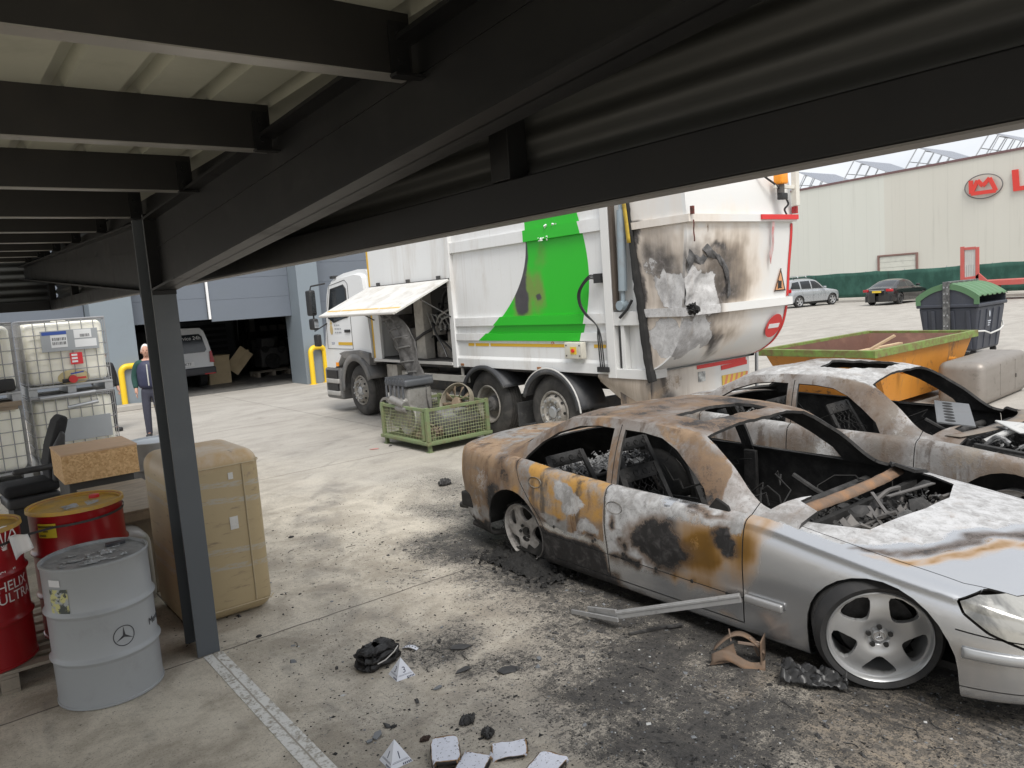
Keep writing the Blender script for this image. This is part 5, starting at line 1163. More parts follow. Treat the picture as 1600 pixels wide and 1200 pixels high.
for k in range(3): b.tube(spline([(XN - .02, 7.12, 2.33 + .02 * k), (XN - .05, 7.26, 2.36 + .02 * k), (XN - .06, 7.42 + .02 * k, 2.22), (XN - .06, 7.43 + .02 * k, 2.05), (XN - .05, 7.33 + .02 * k, 1.9), (XN - .06, 7.16, 1.76), (XN - .06, 7.09 + .03 * k, 1.6), (XN - .06, 7.06 + .035 * k, 1.2)], 6), .009, 7)
b.tube([(XN - .03, 6.55, 2.06), (XN - .05, 6.62, 1.95), (XN - .05, 6.75, 1.85)], .018, 7)
b.box(XN - .05, XN, 7.06, 7.18, 2.3, 2.42).box(XN - .06, XN - .0, 7.0, 7.2, 1.155, 1.22)
b.build('side_hoses', BLACKP, TK, smooth=60, loc=TL)
b = MB().rbox(XN - .09, XN - .001, 7.44, 7.78, 1.32, 1.54, .012); cb = b.build('control_box', mat('cream box', (.60, .58, .50), .5, 0, .1, 5, dirt=(.35, .32, .27), dirt_amt=.3), TK, loc=TL)
b = MB().box(XN - .094, XN - .09, 7.54, 7.66, 1.38, 1.48); b.build('switch_plate', mat('yellow plate', (.70, .50, .05), .4), cb); MB().cyl((XN - .115, 7.60, 1.43), (XN - .094, 7.60, 1.43), .026, n=14).build('red_switch', REDM, cb)
b = MB()
for y, z in ((7.48, 1.36), (7.74, 1.36), (7.48, 1.5), (7.74, 1.5)): b.cyl((XN - .095, y, z), (XN - .09, y, z), .012, n=8)
b.build('screw', FRAME, cb)
b = MB().lathe([(.03, 0), (.038, 0), (.038, .002), (.03, .002)], 20, M=basis((0, -1, 0), (0, 0, 1), Vector((XN + .029, 8.15, 1.50))), cap=False).bar((XN + .027, 8.17, 1.48), (XN + .027, 8.13, 1.52), .006, .004); b.build('warning_disc', REDM, TK, loc=TL)
# ------------ tailgate
RP = table([(1.16, 6.42), (1.24, 6.20), (1.40, 5.98), (1.62, 5.845), (1.89, 5.78), (2.31, 5.74), (2.93, 5.68), (3.19, 5.69), (3.5, 5.73), (3.75, 5.9)])
FR = table([(1.04, 6.30), (1.33, 6.355), (1.96, 6.42), (2.59, 6.50), (3.17, 6.56), (3.8, 6.64)])
ZT0, ZT1 = 1.16, 3.70
def tail_marks(x, y, z):
    u = x - XN; q = fbm(x, y, z, 1.9) * .1
    side = y > RP(z) + .03 and u < .05
    if side:
        s_ = clamp((y - RP(z)) / max(.05, FR(z) - RP(z)))       # 0 at the corner .. 1 at the front edge
        s_ += .2 * fbm(y, z, 2, 2.5) + .1 * fbm(y, z, 3, 7); z += .14 * fbm(y, z, 6, 2.5) + .05 * fbm(y, z, 8, 8)
        soot = max(.98 * sstep(.78, .92, s_), .95 * blob(s_, z, .45, 2.42, .60, .50), .70 * blob(s_, z, .4, 2.0, .6, .25), .8 * blob(s_, z, .2, 1.9, .5, .1))
        ash = max(blob(s_, z, .25, 2.14, .42, .26) * 1.3, blob(s_, z, .35, 1.55, .65, .27) * 1.25, .5 * blob(s_, z, .7, 2.4, .3, .3))
        if z < 1.32: ash = .25
        tint = .65 * sstep(3.2, 2.8, z); rust = .45 * blob(s_, z, .2, 2.2, .3, .2) + .3 * blob(s_, z, .2, 1.25, .5, .12)
        if z > 2.98: soot *= .3; ash = 0; tint = .35
        return rust, ash, soot + q, tint
    u += .16 * fbm(x, z, 2, 2.5) + .06 * fbm(x, z, 5, 8); z += .14 * fbm(x, z, 6, 2.5) + .06 * fbm(x, z, 9, 8)
    ash = max(blob(u, z, .30, 2.12, .44, .32, -.5) * 1.25, blob(u, z, .12, 2.2, .2, .35) * 1.1, blob(u, z, .25, 1.58, .52, .30) * 1.2)
    ring = blob(u, z, .34, 2.2, .75, .62) * 1.2; soot = max(.78 * clamp(ring * 1.5 - ash * .3), 1.0 * blob(u, z, .78, 2.2, .09, .32, -.15), 1.0 * blob(u, z, .55, 2.62, .32, .09, -.6), .7 * blob(u, z, .62, 1.86, .45, .05), .85 * blob(u, z, .25, 1.92, .3, .05), .95 * blob(u, z, .72, 1.5, .16, .42, .45), .6 * blob(u, z, .08, 2.45, .22, .4))
    if z > 2.88: soot *= .15; ash = 0
    tint = max(.95 * blob(u, z, .75, 2.25, .95, .9), .75 * blob(u, z, .75, 1.6, .65, .35), .5 * sstep(2.7, 2.9, z) * sstep(2.96, 2.9, z) * sstep(1.5, .3, u))
    rust = max(.42 * blob(u, z, .72, 2.15, .22, .4), .35 * blob(u, z, .45, 2.85, .5, .16) * (.5 + 2 * abs(fbm(x * 5, 0, 0, 3))), .4 * blob(u, z, .8, 1.65, .25, .12))
    return rust, ash, soot + q * .8, tint
def bulge(x, z):
    """heat-buckled skin"""
    u = x - XN; return .035 * blob(u, z, .2, 2.15, .5, .5) * fbm(x, z, 0, 3.5) * 2 + .012 * blob(u, z, .1, 1.5, .5, .4) * fbm(x, z, 4, 6) * 2
b = MB(); NXT, NZT = 90, 90
b.grid(NXT, NZT, lambda u, v: (XN + (XF - XN) * u, RP(ZT0 + (ZT1 - ZT0) * v) - bulge(XN + (XF - XN) * u, ZT0 + (ZT1 - ZT0) * v), ZT0 + (ZT1 - ZT0) * v))
b.grid(30, NZT, lambda u, v: (XN + .004 * math.sin(u * 3) + .02 * blob(u, v, .4, .4, .5, .3) * fbm(u * 3, v * 5, 1, 2), RP(ZT0 + (ZT1 - ZT0) * v) * (1 - u) + FR(ZT0 + (ZT1 - ZT0) * v) * u, ZT0 + (ZT1 - ZT0) * v))
b.grid(4, 30, lambda u, v: (XF, RP(ZT0 + (ZT1 - ZT0) * v) * (1 - u) + FR(ZT0 + (ZT1 - ZT0) * v) * u, ZT0 + (ZT1 - ZT0) * v))
b.box(XN + .05, XF - .05, 6.34, 6.60, 1.2, 3.6); 
for zz in (ZT0, ZT1): b.add([(XN, RP(zz), zz), (XF, RP(zz), zz), (XF, FR(zz), zz), (XN, FR(zz), zz)], [(0, 1, 2, 3)])
TG = b.build('tailgate', BURNW, TK, smooth=40, loc=TL); burn_attr(TG.data, tail_marks)
def rail(zc, h, dep, yrel=0):
    b = MB()
    b.grid(70, 1, lambda u, v: (XN - .03 + (XF - XN + .05) * u, RP(zc) - dep, zc - h / 2 + h * v)); b.grid(70, 1, lambda u, v: (XN - .03 + (XF - XN + .05) * u, RP(zc) - dep + dep * v, zc + h / 2)); b.grid(70, 1, lambda u, v: (XN - .03 + (XF - XN + .05) * u, RP(zc) - dep + (dep + .0) * v, zc - h / 2))
    b.grid(16, 1, lambda u, v: (XN - .03, RP(zc) - dep + (FR(zc) - RP(zc) + dep - .02) * u, zc - h / 2 + h * v)); b.grid(16, 1, lambda u, v: (XN - .03 + .03 * v, RP(zc) - dep + (FR(zc) - RP(zc) + dep - .02) * u, zc + h / 2)); b.grid(16, 1, lambda u, v: (XN - .03 + .03 * v, RP(zc) - dep + (FR(zc) - RP(zc) + dep - .02) * u, zc - h / 2))
    b.add([(XF + .02, RP(zc) - dep, zc - h / 2), (XF + .02, RP(zc) + .5, zc - h / 2), (XF + .02, RP(zc) + .5, zc + h / 2), (XF + .02, RP(zc) - dep, zc + h / 2)], [(0, 1, 2, 3)])
    o = b.build('tailgate_rail', BURNW, TK, smooth=30, loc=TL)
    burn_attr(o.data, lambda x, y, z: (.25 * sstep(1.2, .3, x - XN) if zc > 2.5 else .1, .8 * sstep(.75, .5, x - XN) if zc < 2.5 else 0, (.35 * sstep(.85, .55, x - XN) + .5 * blob(x - XN, 0, .55, 0, .14, 1)) if zc < 2.5 else .1 * sstep(.6, .1, x - XN), .5 * sstep(1.3, .3, x - XN)))
rail(2.945, .085, .055); rail(1.895, .10, .06)
# charred front edge of the tailgate, with its yellow tape at the top
b = MB(); zsq = zrow(1.06, 3.45, 40)
b.tube([(XN - .02, FR(z) - .01 + .015 * fbm(0, z, 0, 8), z) for z in zsq], [.03 + .025 * sstep(3.0, 2.2, z) + .018 * fbm(1, z, 0, 11) for z in zsq], 8); b.build('charred_seal', SOOTB, TK, loc=TL)
b = MB(); b.grid(12, 1, lambda u, v: (XN - .062, FR(2.75 + .7 * u) - .03 + .06 * v, 2.75 + .7 * u)); b.build('yellow_tape', mat('scorched yellow tape', (.55, .38, .04), .5, 0, .2, 6, dirt=(.12, .08, .03), dirt_amt=.35, dirt_s=9), TK, solid=.004, loc=TL)
# torn flap of skin and loose paint rags
b = MB(); pts = [(q * 1.42, w_) for q, w_ in [(-.0, 2.50), (.04, 2.62), (.09, 2.56), (.14, 2.68), (.17, 2.62), (.24, 2.70), (.30, 2.62), (.40, 2.58), (.50, 2.45), (.55, 2.25), (.57, 2.05), (.52, 2.0), (.53, 2.2), (.47, 2.38), (.38, 2.48), (.28, 2.50), (.20, 2.40), (.1, 2.45), (.03, 2.35)]]
lo = pts[:11]; hi = [pts[-1], pts[-2], pts[-3], pts[-4], pts[-4], pts[-5], pts[-6], pts[-6], pts[-7], pts[-8], pts[-9]]
b.grid(10, 4, lambda u, v: (XN + lo[round(u * 10)][0] * (1 - v) + hi[round(u * 10)][0] * v, RP(2.3) - .022 - .022 * math.sin(math.pi * v) * (1 + math.sin(u * 17)), lo[round(u * 10)][1] * (1 - v) + hi[round(u * 10)][1] * v))
b.build('torn_skin', mat('peeled grey skin', (.17, .165, .165), .8, .1, .4, 9, dirt=(.05, .05, .05), dirt_amt=.5, dirt_s=8, bump=.7), TK, smooth=0, solid=.004, loc=TL)
b = MB(); rubble(b, 30, (XN - .03, XN + .12, 5.66, 5.72, 1.86, 1.98), .05, 31, .8); b.build('charred_lamp', SOOTB, TK, smooth=0, loc=TL)
b = MB().box(XN - .01, XN + .02, 5.58, 5.62, 2.98, 3.07).grid(1, 8, lambda u, v: (XN + .02 + .02 * u + .005 * math.sin(v * 9), 5.61, 2.92 - .24 * v)); b.build('melted_marker_lamp', mat('melted red', (.25, .03, .025), .6, 0, .3, 20, dirt=(.05, .03, .02), dirt_amt=.55, dirt_s=20), TK, solid=.003, loc=TL)
b = MB().grid(3, 14, lambda u, v: (XN + 1.58 + .05 * u + .02 * math.sin(v * 12) * v, RP(2.9 - .5 * v) - .05 - .02 * v * (1 - v), 2.95 - (.62 - .3 * abs(u - .5)) * v)); b.build('peeled_strip', mat('peeled red and white', (.50, .40, .39), .7, 0, .3, 12, dirt=(.45, .03, .03), dirt_amt=.4, dirt_s=6), TK, smooth=0, loc=TL)
b = MB().box(8.45, XF + .02, 5.60, 5.622, 2.925, 2.985); b.build('red_reflector', REDM, TK, loc=TL)
b = MB().grid(40, 1, lambda u, v: (XF - .055 + .05 * v, RP(1.2 + 1.68 * u) - .008, 1.2 + 1.68 * u), keep=lambda u, v: abs(1.2 + 1.68 * u - 1.895) > .06); b.build('red_edge_tape', REDM, TK, solid=.002, loc=TL)
def on_tail(x, z, o=.012): return Vector((x, RP(z) - o, z))
def tail_basis(x, z, o=.012): d = Vector((0, RP(z + .05) - RP(z - .05), .1)).normalized(); return basis((1, 0, 0), d, on_tail(x, z, o))
M = tail_basis(8.97, 1.585, .02)
b = MB().lathe([(.001, .003), (.165, .003), (.165, 0)], 36, M=M); o = b.build('no_entry_sign', REDM, TK, smooth=0, loc=TL); MB().box(-.115, .115, -.03, .03, .003, .006, M=M).build('white_bar', WHITEM, o, smooth=0)
M = tail_basis(9.0, 2.15, .012)
b = MB().prism([(-.125, -.12), (.125, -.12), (0, .17)], 'z', 0, .003, M=M); o = b.build('warning_sign', mat('orange sign', (.62, .30, .14), .5), TK, smooth=0, loc=TL)
b = MB()
tri = [Vector((-.125, -.12)), Vector((.125, -.12)), Vector((0, .17))]
for p, q in zip(tri, tri[1:] + tri[:1]): b.box(0, (q - p).length, -.0, .016, .003, .005, M=Matrix.Translation((p.x, p.y, 0)) @ Matrix.Rotation(math.atan2(q.y - p.y, q.x - p.x), 4, 'Z'))
b.box(-.035, .03, -.085, .01, .003, .005).box(-.05, -.03, -.09, .02, .003, .005).box(.0, .045, -.085, -.075, .003, .005)
b2 = MB(); b2.add(b.v[:24], b.f[:18]); b2.add([M @ Vector(p) for p in b.v[24:]], [tuple(i - 24 for i in f) for f in b.f[18:]])
b2.v[:24] = [tuple(M @ Vector(p)) for p in b2.v[:24]]
b2.build('sign_pictogram', BLACKM, o, smooth=0)
# amber beacon with its bracket
b = MB().box(9.12, 9.20, 5.55, 5.62, 3.09, 3.62).box(8.70, 9.12, 5.57, 5.61, 3.30, 3.34); b.build('beacon_bracket', mat('cream bracket', (.62, .60, .54), .5), TK, bevel=.005, loc=TL)
b = MB().rbox(8.74, 8.88, 5.50, 5.63, 3.345, 3.49, .02); b.build('amber_beacon', ORNG, TK, loc=TL); MB().cyl((8.81, 5.57, 3.24), (8.81, 5.57, 3.345), .045, n=14).build('beacon_foot', FRAME, TK, loc=TL)
b = MB().tube(spline([(8.81, 5.56, 3.26), (8.72, 5.58, 3.34), (8.60, 5.62, 3.42), (8.5, 5.66, 3.5)], 5), .014, 6).tube(spline([(8.83, 5.58, 3.26), (8.95, 5.56, 3.12), (8.93, 5.6, 3.05), (9.0, 5.62, 2.99)], 5), .012, 6).rbox(8.77, 8.89, 5.52, 5.60, 3.16, 3.24, .01); b.build('beacon_cable', BLACKP, TK, loc=TL)
b = MB().box(9.18, 9.23, 5.60, 5.66, 3.0, 3.09); b.build('marker_lamp', LAMPR, TK, loc=TL)
# bumper and low panel under the tailgate
b = MB(); b.grid(60, 16, lambda u, v: (XN + .02 + (9.16 - XN) * u, 6.38 + .02 * math.sin(u * 30) * v * (1 - v) * sstep(.4, .1, u), .72 + .44 * v)); b.grid(6, 8, lambda u, v: (XN + .02, 6.38 + .5 * u, .72 + .44 * v)); b.grid(60, 3, lambda u, v: (XN + .02 + (9.16 - XN) * u, 6.38 + .4 * v, .72))
o = b.build('rear_bumper', BURNW, TK, loc=TL)
burn_attr(o.data, lambda x, y, z: (.85 * blob(x, z, 7.2, .9, .25, .4) + .5 * blob(x, z, 7.6, 1.0, .3, .25), .3 * sstep(8.4, 7.9, x), max(.9 * blob(x, z, 7.45, .78, .35, .2), .8 * blob(x, z, 7.15, .95, .12, .3), .55 * sstep(8.3, 7.6, x) * sstep(1.0, 1.14, z), .4 * sstep(8.2, 7.8, x)), .55 * sstep(8.9, 8.0, x)))
b = MB()
b.add([(8.05, 6.374, 1.10), (9.1, 6.374, 1.10), (9.1, 6.374, 1.15), (8.05, 6.374, 1.15)], [(0, 1, 2, 3)]).add([(8.55, 6.373, 1.03), (9.12, 6.373, 1.05), (9.12, 6.373, 1.11), (8.55, 6.373, 1.09)], [(0, 1, 2, 3)]); b.build('red_tape', REDM, TK, smooth=0, solid=.002, loc=TL)
b = MB().box(8.56, 9.10, 6.366, 6.376, .80, .955); o = b.build('chevron_board', mat('yellow reflective', (.68, .48, .08), .5, 0, .15, 5), TK, loc=TL)
b = MB()
for k in range(5): x = 8.58 + .11 * k; b.add([(x, 6.3645, .802), (x + .05, 6.3645, .802), (x + .11, 6.3645, .953), (x + .06, 6.3645, .953)], [(0, 1, 2, 3)])
b.build('chevron', mat('faded red chevron', (.62, .22, .12), .5), o, smooth=0)
b = MB().box(8.07, 8.21, 6.37, 6.385, .93, 1.06); b.build('lamp_hole', mat('broken lamp', (.65, .66, .64), .4, 0, .2, 8, dirt=(.04, .04, .04), dirt_amt=.45, dirt_s=14), TK, loc=TL)
b = MB().bar((9.36, 6.4, .5), (9.42, 6.42, 1.2), .03, .04); b.build('mud_rail', GALV, TK, loc=TL)
b = MB(); b.grid(10, 10, lambda u, v: (XN + .02 - .02 * math.sin(v * 5), 6.35 + .9 * u, 1.12 - (.55 * (1 - u) + .1) * v)); o = b.build('burnt_mudflap', [BURNW], TK, solid=.004, loc=TL); burn_attr(o.data, lambda x, y, z: (.5 * sstep(6.6, 6.35, y), .1, .6 * sstep(6.6, 6.3, y) + .3 * sstep(.9, .6, z), .8))
# ------------ running gear
b = MB()
for x in (7.9, 8.65): b.box(x, x + .09, 6.6, 15.2, .78, 1.05)
b.box(7.3, 9.1, 6.7, 13.3, 1.06, 1.13)
for y in (8.22, 9.80, 14.15): b.box(7.5, 8.95, y - .07, y + .07, .42, .6)
b.box(7.5, 9.0, 6.5, 7.2, .7, 1.1); b.build('chassis', FRAME, TK, loc=TL)
b = MB().lathe([(.001, .62), (.15, .62), (.17, .55), (.17, -.55), (.15, -.62), (.001, -.62)], 24, M=Matrix.Translation((7.55, 11.5, .78)) @ Matrix.Rotation(R(90), 4, 'X')); b.build('air_tank', FRAME, TK, loc=TL)
b = MB().rbox(7.45, 8.0, 10.45, 12.1, .38, .62, .05).box(7.3, 7.8, 12.9, 13.3, .4, 1.1).rbox(7.35, 7.9, 12.35, 12.85, .35, .95, .04); b.build('battery_box', mat('cream dirty box', (.42, .40, .36), .6, 0, .2, 3, dirt=(.16, .14, .12), dirt_amt=.4), TK, loc=TL)
b = MB().box(XN - .0, XN + .03, 10.25, 12.3, .86, .97).box(XN, XN + .03, 10.35, 12.3, .52, .63)
for y in (10.45, 12.1): b.box(XN + .03, XN + .06, y, y + .05, .5, 1.1)
b.build('side_guard', mat('pale guard rail', (.50, .49, .46), .5, .3, .12, 3, dirt=(.3, .28, .25), dirt_amt=.35), TK, bevel=.004, loc=TL)
TYRE = mat('worn truck tyre', (.03, .029, .028), .8, 0, .3, 4, dirt=(.095, .088, .08), dirt_amt=.42, dirt_s=3.5, bump=.15)
RIMG = mat('dirty truck rim', (.40, .38, .34), .6, .2, .2, 5, dirt=(.17, .15, .13), dirt_amt=.45, dirt_s=5)
def truck_wheel(x, y, side, style, r=.52, w=.31):
    M = Matrix.Translation((x, y, r)) @ Matrix.Rotation(R(-90 if side < 0 else 90), 4, 'Y')
    t = MB().lathe([(.29, -.02), (.33, .012), (.42, .02), (.48, .0), (.51, -.025), (r, -.05)] + sum([[(r, -.05 - .05 * k - .012), (r - .014, -.05 - .05 * k - .018), (r - .014, -.05 - .05 * k - .03), (r, -.05 - .05 * k - .036)] for k in range(4)], []) + [(r, -w + .05), (.50, -w + .02), (.42, -w), (.29, -w + .02)], 72, M=M, cap=False)
    o = t.build('wheel', TYRE, TK, smooth=45, loc=TL)
    if style == 'dish':      # deep rear rim with its hub
        b = MB().lathe([(.305, -.0), (.295, .018), (.27, .0), (.255, -.09), (.25, -.16), (.17, -.17), (.16, -.13), (.001, -.13)], 48, M=M, cap=False); b.build('rim', RIMG, o, smooth=40)
        b = MB().lathe([(.001, -.03), (.08, -.03), (.115, -.045), (.125, -.14)], 32, M=M).lathe([(.05, -.03), (.054, -.022), (.045, -.022)], 24, M=M, cap=False)
        for k in range(8): a = k * math.pi / 4; b.lathe([(.001, -.025), (.008, -.025), (.009, -.04)], 8, M=M @ Matrix.Translation((.092 * math.cos(a), .092 * math.sin(a), 0)))
        b.build('hub', mat('grey hub', (.17, .17, .17), .6, .2, .25, 7, dirt=(.3, .27, .24), dirt_amt=.35), o)
    else:
        b = MB().lathe([(.305, -.0), (.29, .02), (.265, .0), (.258, -.03), (.235, .025), (.21, .055), (.16, .06), (.135, .02), (.001, .02)], 48, M=M, cap=False); b.build('rim', RIMG, o, smooth=35)
        b = MB()
        for k in range(10): a = k * math.pi / 5; b.lathe([(.001, .085), (.017, .085), (.021, .06), (.021, .055)], 6, M=M @ Matrix.Translation((.186 * math.cos(a), .186 * math.sin(a), 0)))
        b.lathe([(.001, .05), (.06, .05), (.085, .035), (.09, .02)], 28, M=M)
        for k in range(8): a = k * math.pi / 4 + .2; b.lathe([(.001, .05), (.011, .05), (.012, .03)], 8, M=M @ Matrix.Translation((.115 * math.cos(a), .115 * math.sin(a), 0)))
        b.build('wheel_nuts', GALV, o)
        b = MB()
        for k in range(10): a = (k + .5) * math.pi / 5; b.lathe([(.001, .0), (.022, .0)], 12, M=M @ Matrix.Translation((.243 * math.cos(a), .243 * math.sin(a), .022)) @ Matrix.Rotation(.9, 4, Vector((-math.sin(a), math.cos(a), 0))), cap=False)
        b.build('rim_hole', SOOTB, o, smooth=0)
truck_wheel(7.14, 14.15, -1, 'nuts'); truck_wheel(7.16, 9.80, -1, 'dish', .535); truck_wheel(7.16, 8.22, -1, 'nuts', .535)
for y in (14.15, 9.80, 8.22): truck_wheel(9.2, y, 1, 'dish')
def mudguard(y, r, x0, x1, a0, a1, m_, lip=True, name='mudguard'):
    b = MB().grid(26, 1, lambda u, v: (x0 + (x1 - x0) * v, y + r * math.cos(R(a0 + (a1 - a0) * u)), .52 + r * math.sin(R(a0 + (a1 - a0) * u))))
    if lip: b.grid(26, 1, lambda u, v: (x0 - .0, y + (r + .005 - .07 * v) * math.cos(R(a0 + (a1 - a0) * u)), .52 + (r + .005 - .07 * v) * math.sin(R(a0 + (a1 - a0) * u))))
    b.build(name, m_, TK, smooth=50, solid=.012, loc=TL)
BLKG = mat('worn black mudguard', (.045, .047, .052), .5, 0, .2, 3, dirt=(.12, .115, .11), dirt_amt=.35)
mudguard(9.80, .64, 7.08, 7.6, -2, 150, BLKG); mudguard(8.22, .63, 7.08, 7.6, 20, 172, BLKG)
MB().box(7.1, 7.5, 8.97, 8.995, .28, .62).build('mud_flap', mat('mud flap', (.05, .05, .05), .6, 0, .3, 9, dirt=(.16, .16, .15), dirt_amt=.3, dirt_s=12), TK, loc=TL)
MB().tube([(7.075, 8.22 + .645 * math.cos(R(a)), .52 + .645 * math.sin(R(a))) for a in range(35, 176, 7)], .012, 6).build('guard_edge', mat('pale edge strip', (.55, .54, .52), .5), TK, loc=TL)
# ------------ cab
CW = mat('white cab paint', (.76, .765, .765), .28, 0, .03, 1, coat=.3, dirt=(.6, .59, .56), dirt_amt=.15)
prof = [(13.48, 1.2), (13.48, 2.45), (13.52, 2.80), (13.62, 2.90), (13.95, 2.94), (14.6, 2.90), (15.0, 2.84), (15.22, 2.76), (15.36, 2.55), (15.47, 2.2), (15.56, 1.75), (15.60, 1.35), (15.60, .95), (15.2, .95), (14.95, 1.12), (14.8, 1.28), (14.3, 1.32), (13.6, 1.3)]
bm = bmesh.new(); ring = []
for xx, k in ((7.10, 1), (9.26, 1)): ring.append([bm.verts.new((xx, y, z)) for y, z in prof])
n = len(prof)
bm.faces.new(ring[0]); bm.faces.new(ring[1][::-1])
for i in range(n): bm.faces.new((ring[0][i], ring[1][i], ring[1][(i + 1) % n], ring[0][(i + 1) % n]))
bmesh.ops.recalc_face_normals(bm, faces=bm.faces)
bmesh.ops.bevel(bm, geom=[e for e in bm.edges if len({round(v.co.x, 3) for v in e.verts}) == 1 and all(v.co.z > 1.5 for v in e.verts)], offset=.10, segments=5, affect='EDGES')
me = bpy.data.meshes.new('cab'); bm.to_mesh(me); bm.free(); me.materials.append(CW); CAB = link('cab', me, TK, smooth=35, loc=TL)
b = MB().prism([(14.36, 2.02), (14.36, 2.58), (14.45, 2.66), (15.05, 2.60), (15.28, 2.0), (15.05, 1.92)], 'x', 7.088, 7.104); b.build('side_window', GLASS_DK, TK, bevel=.004, loc=TL)
b = MB(); ol = [(14.26, 1.36), (14.26, 2.68), (14.38, 2.76), (15.12, 2.68), (15.42, 2.0), (15.45, 1.36)]
b.tube([(7.098, y, z) for y, z in ol], .006, 5, closed=True); b.build('door_seam', BLACKP, CAB)
ol = [(14.36, 2.02), (14.36, 2.58), (14.45, 2.66), (15.05, 2.60), (15.28, 2.0), (15.05, 1.92)]
MB().tube([(7.095, y, z) for y, z in ol], .018, 6, closed=True).build('window_seal', BLACKP, CAB)
MB().rbox(7.075, 7.105, 14.32, 14.56, 1.70, 1.76, .01).build('door_handle', BLACKP, CAB)
b = MB().box(7.094, 7.098, 14.28, 14.92, 1.44, 1.50); b.build('amber_stripe', MATS['amber reflective tape'], CAB, smooth=0)
CRG = mat('ochre crest', (.50, .38, .18), .6, 0, .2, 30); GRT = mat('grey lettering', (.35, .36, .38), .6)
b = MB().lathe([(.001, .003), (.07, .003), (.07, 0)], 20, M=basis((0, -1, 0), (0, 0, 1), Vector((7.097, 15.20, 1.76))) @ Matrix.Scale(1.5, 4, (0, 1, 0))).box(7.094, 7.097, 15.15, 15.25, 1.87, 1.92).box(7.094, 7.097, 15.17, 15.23, 1.93, 1.96); b.build('crest', CRG, CAB, smooth=0)
b = MB()
for k, ws_ in enumerate(((.05, .09, .05), (.07, .12, .06), (.06, .07, .13))):
    y = 15.04
    for w_ in ws_: b.box(7.094, 7.0965, y - w_, y, 1.84 - .075 * k, 1.868 - .075 * k); y -= w_ + .025
b.build('door_lettering', GRT, CAB, smooth=0)
text_mesh('model_number', '2529', .075, mat('blue grey lettering', (.2, .22, .3), .5), CAB, basis((0, -1, 0), (0, 0, 1), Vector((7.098, 15.18, 1.47))))
b = MB().grid(22, 1, lambda u, v: (7.05 + .4 * v, 14.15 + .70 * math.cos(R(-5 + 165 * u)), .55 + .72 * math.sin(R(-5 + 165 * u)))).grid(22, 1, lambda u, v: (7.05, 14.15 + (.70 - .16 * v) * math.cos(R(-5 + 165 * u)), .55 + (.72 - .14 * v) * math.sin(R(-5 + 165 * u)))); b.build('front_mudguard', GREYP, TK, smooth=50, solid=.015, loc=TL)
b = MB().prism([(14.85, 1.27), (14.6, 1.32), (14.0, 1.35), (13.5, 1.3), (13.5, 1.05), (13.75, 1.18), (14.2, 1.22), (14.6, 1.16)], 'x', 7.04, 7.2); b.build('arch_trim', GREYP, TK, bevel=.02, loc=TL)
b = MB().rbox(7.08, 9.28, 14.92, 15.72, .28, .95, .06); b.build('bumper', GREYP, TK, loc=TL)
b = MB().rbox(7.04, 7.3, 15.0, 15.6, .62, .72, .02).rbox(7.04, 7.3, 15.0, 15.6, .36, .46, .02); b.build('step', mat('pale step', (.40, .39, .37), .6, .2, .2, 6), TK, loc=TL)
MB().box(7.05, 7.08, 15.05, 15.55, .47, .61).box(7.05, 7.08, 15.05, 15.55, .73, .9).build('step_recess', BLACKP, TK, loc=TL)
MB().box(7.03, 7.05, 14.9, 15.0, 1.0, 1.08).build('side_marker', ORNG, TK, loc=TL)
b = MB().rbox(6.78, 6.92, 15.42, 15.66, 2.08, 2.62, .04).rbox(6.80, 6.93, 15.42, 15.66, 1.78, 2.02, .04).rbox(6.85, 6.95, 15.4, 15.6, 1.42, 1.68, .03); b.tube([(7.1, 15.3, 2.74), (6.86, 15.5, 2.70), (6.84, 15.52, 2.6)], .018, 6).tube([(7.1, 15.4, 1.9), (6.86, 15.5, 1.75), (6.86, 15.5, 2.1)], .018, 6); o = b.build('mirror', BLACKP, TK, loc=TL)
MB().box(6.80, 6.90, 15.405, 15.418, 2.14, 2.56).box(6.82, 6.91, 15.405, 15.418, 1.82, 1.98).build('mirror_glass', mat('mirror glass', (.5, .52, .54), .05, 1, .05), o)
b = MB().rbox(7.12, 7.25, 14.95, 15.1, 2.82, 2.88, .015); b.build('roof_lamp', BLACKP, TK, loc=TL)
b = MB().box(7.25, 9.1, 15.42, 15.45, 1.95, 2.6); b.build('windscreen', GLASS_DK, TK, loc=TL)
b = MB().rbox(7.12, 7.5, 13.45, 13.49, 1.1, 2.4, .01).box(7.16, 7.25, 13.43, 13.47, 1.4, 2.2); b.build('air_intake', mat('scuffed duct', (.34, .33, .31), .6, 0, .2, 4, dirt=(.1, .09, .08), dirt_amt=.4), TK, loc=TL)

# ================================================================== skip, bin, tank on the right
SK = thing('skip', 'orange rubbish skip with a green rim and a brown rusty inside', 'skip', (12.85, 6.6, 0))
t = NT('scratched orange paint'); n1 = t.noise(3, 9, .72, dist=.5); n2 = t.noise(5, 8, .7, stretch=(1, 1, .3)); x, y, z = t.xyz()
c = t.mix(t.noise(2, 4), (.46, .18, .025), (.58, .25, .035)); c = t.mix(t.ramp(n1, .56, .66), c, (.10, .06, .035)); c = t.mix(t.ramp(n2, .54, .70), c, (.30, .15, .05)); t.bump(n1, .2)
ORP = t.fin(c, .55)
SKG = mat('scratched green rim', (.17, .29, .06), .6, 0, .25, 4, dirt=(.16, .11, .05), dirt_amt=.5, dirt_s=6)
SKI = mat('rusty skip inside', (.15, .075, .055), .8, .1, .3, 3, dirt=(.24, .13, .09), dirt_amt=.35, dirt_s=4, bump=.4)
xa, xb, ya, yb = -1.74, 1.74, -.93, .93
def skip_wall(y0t, y0b): pass
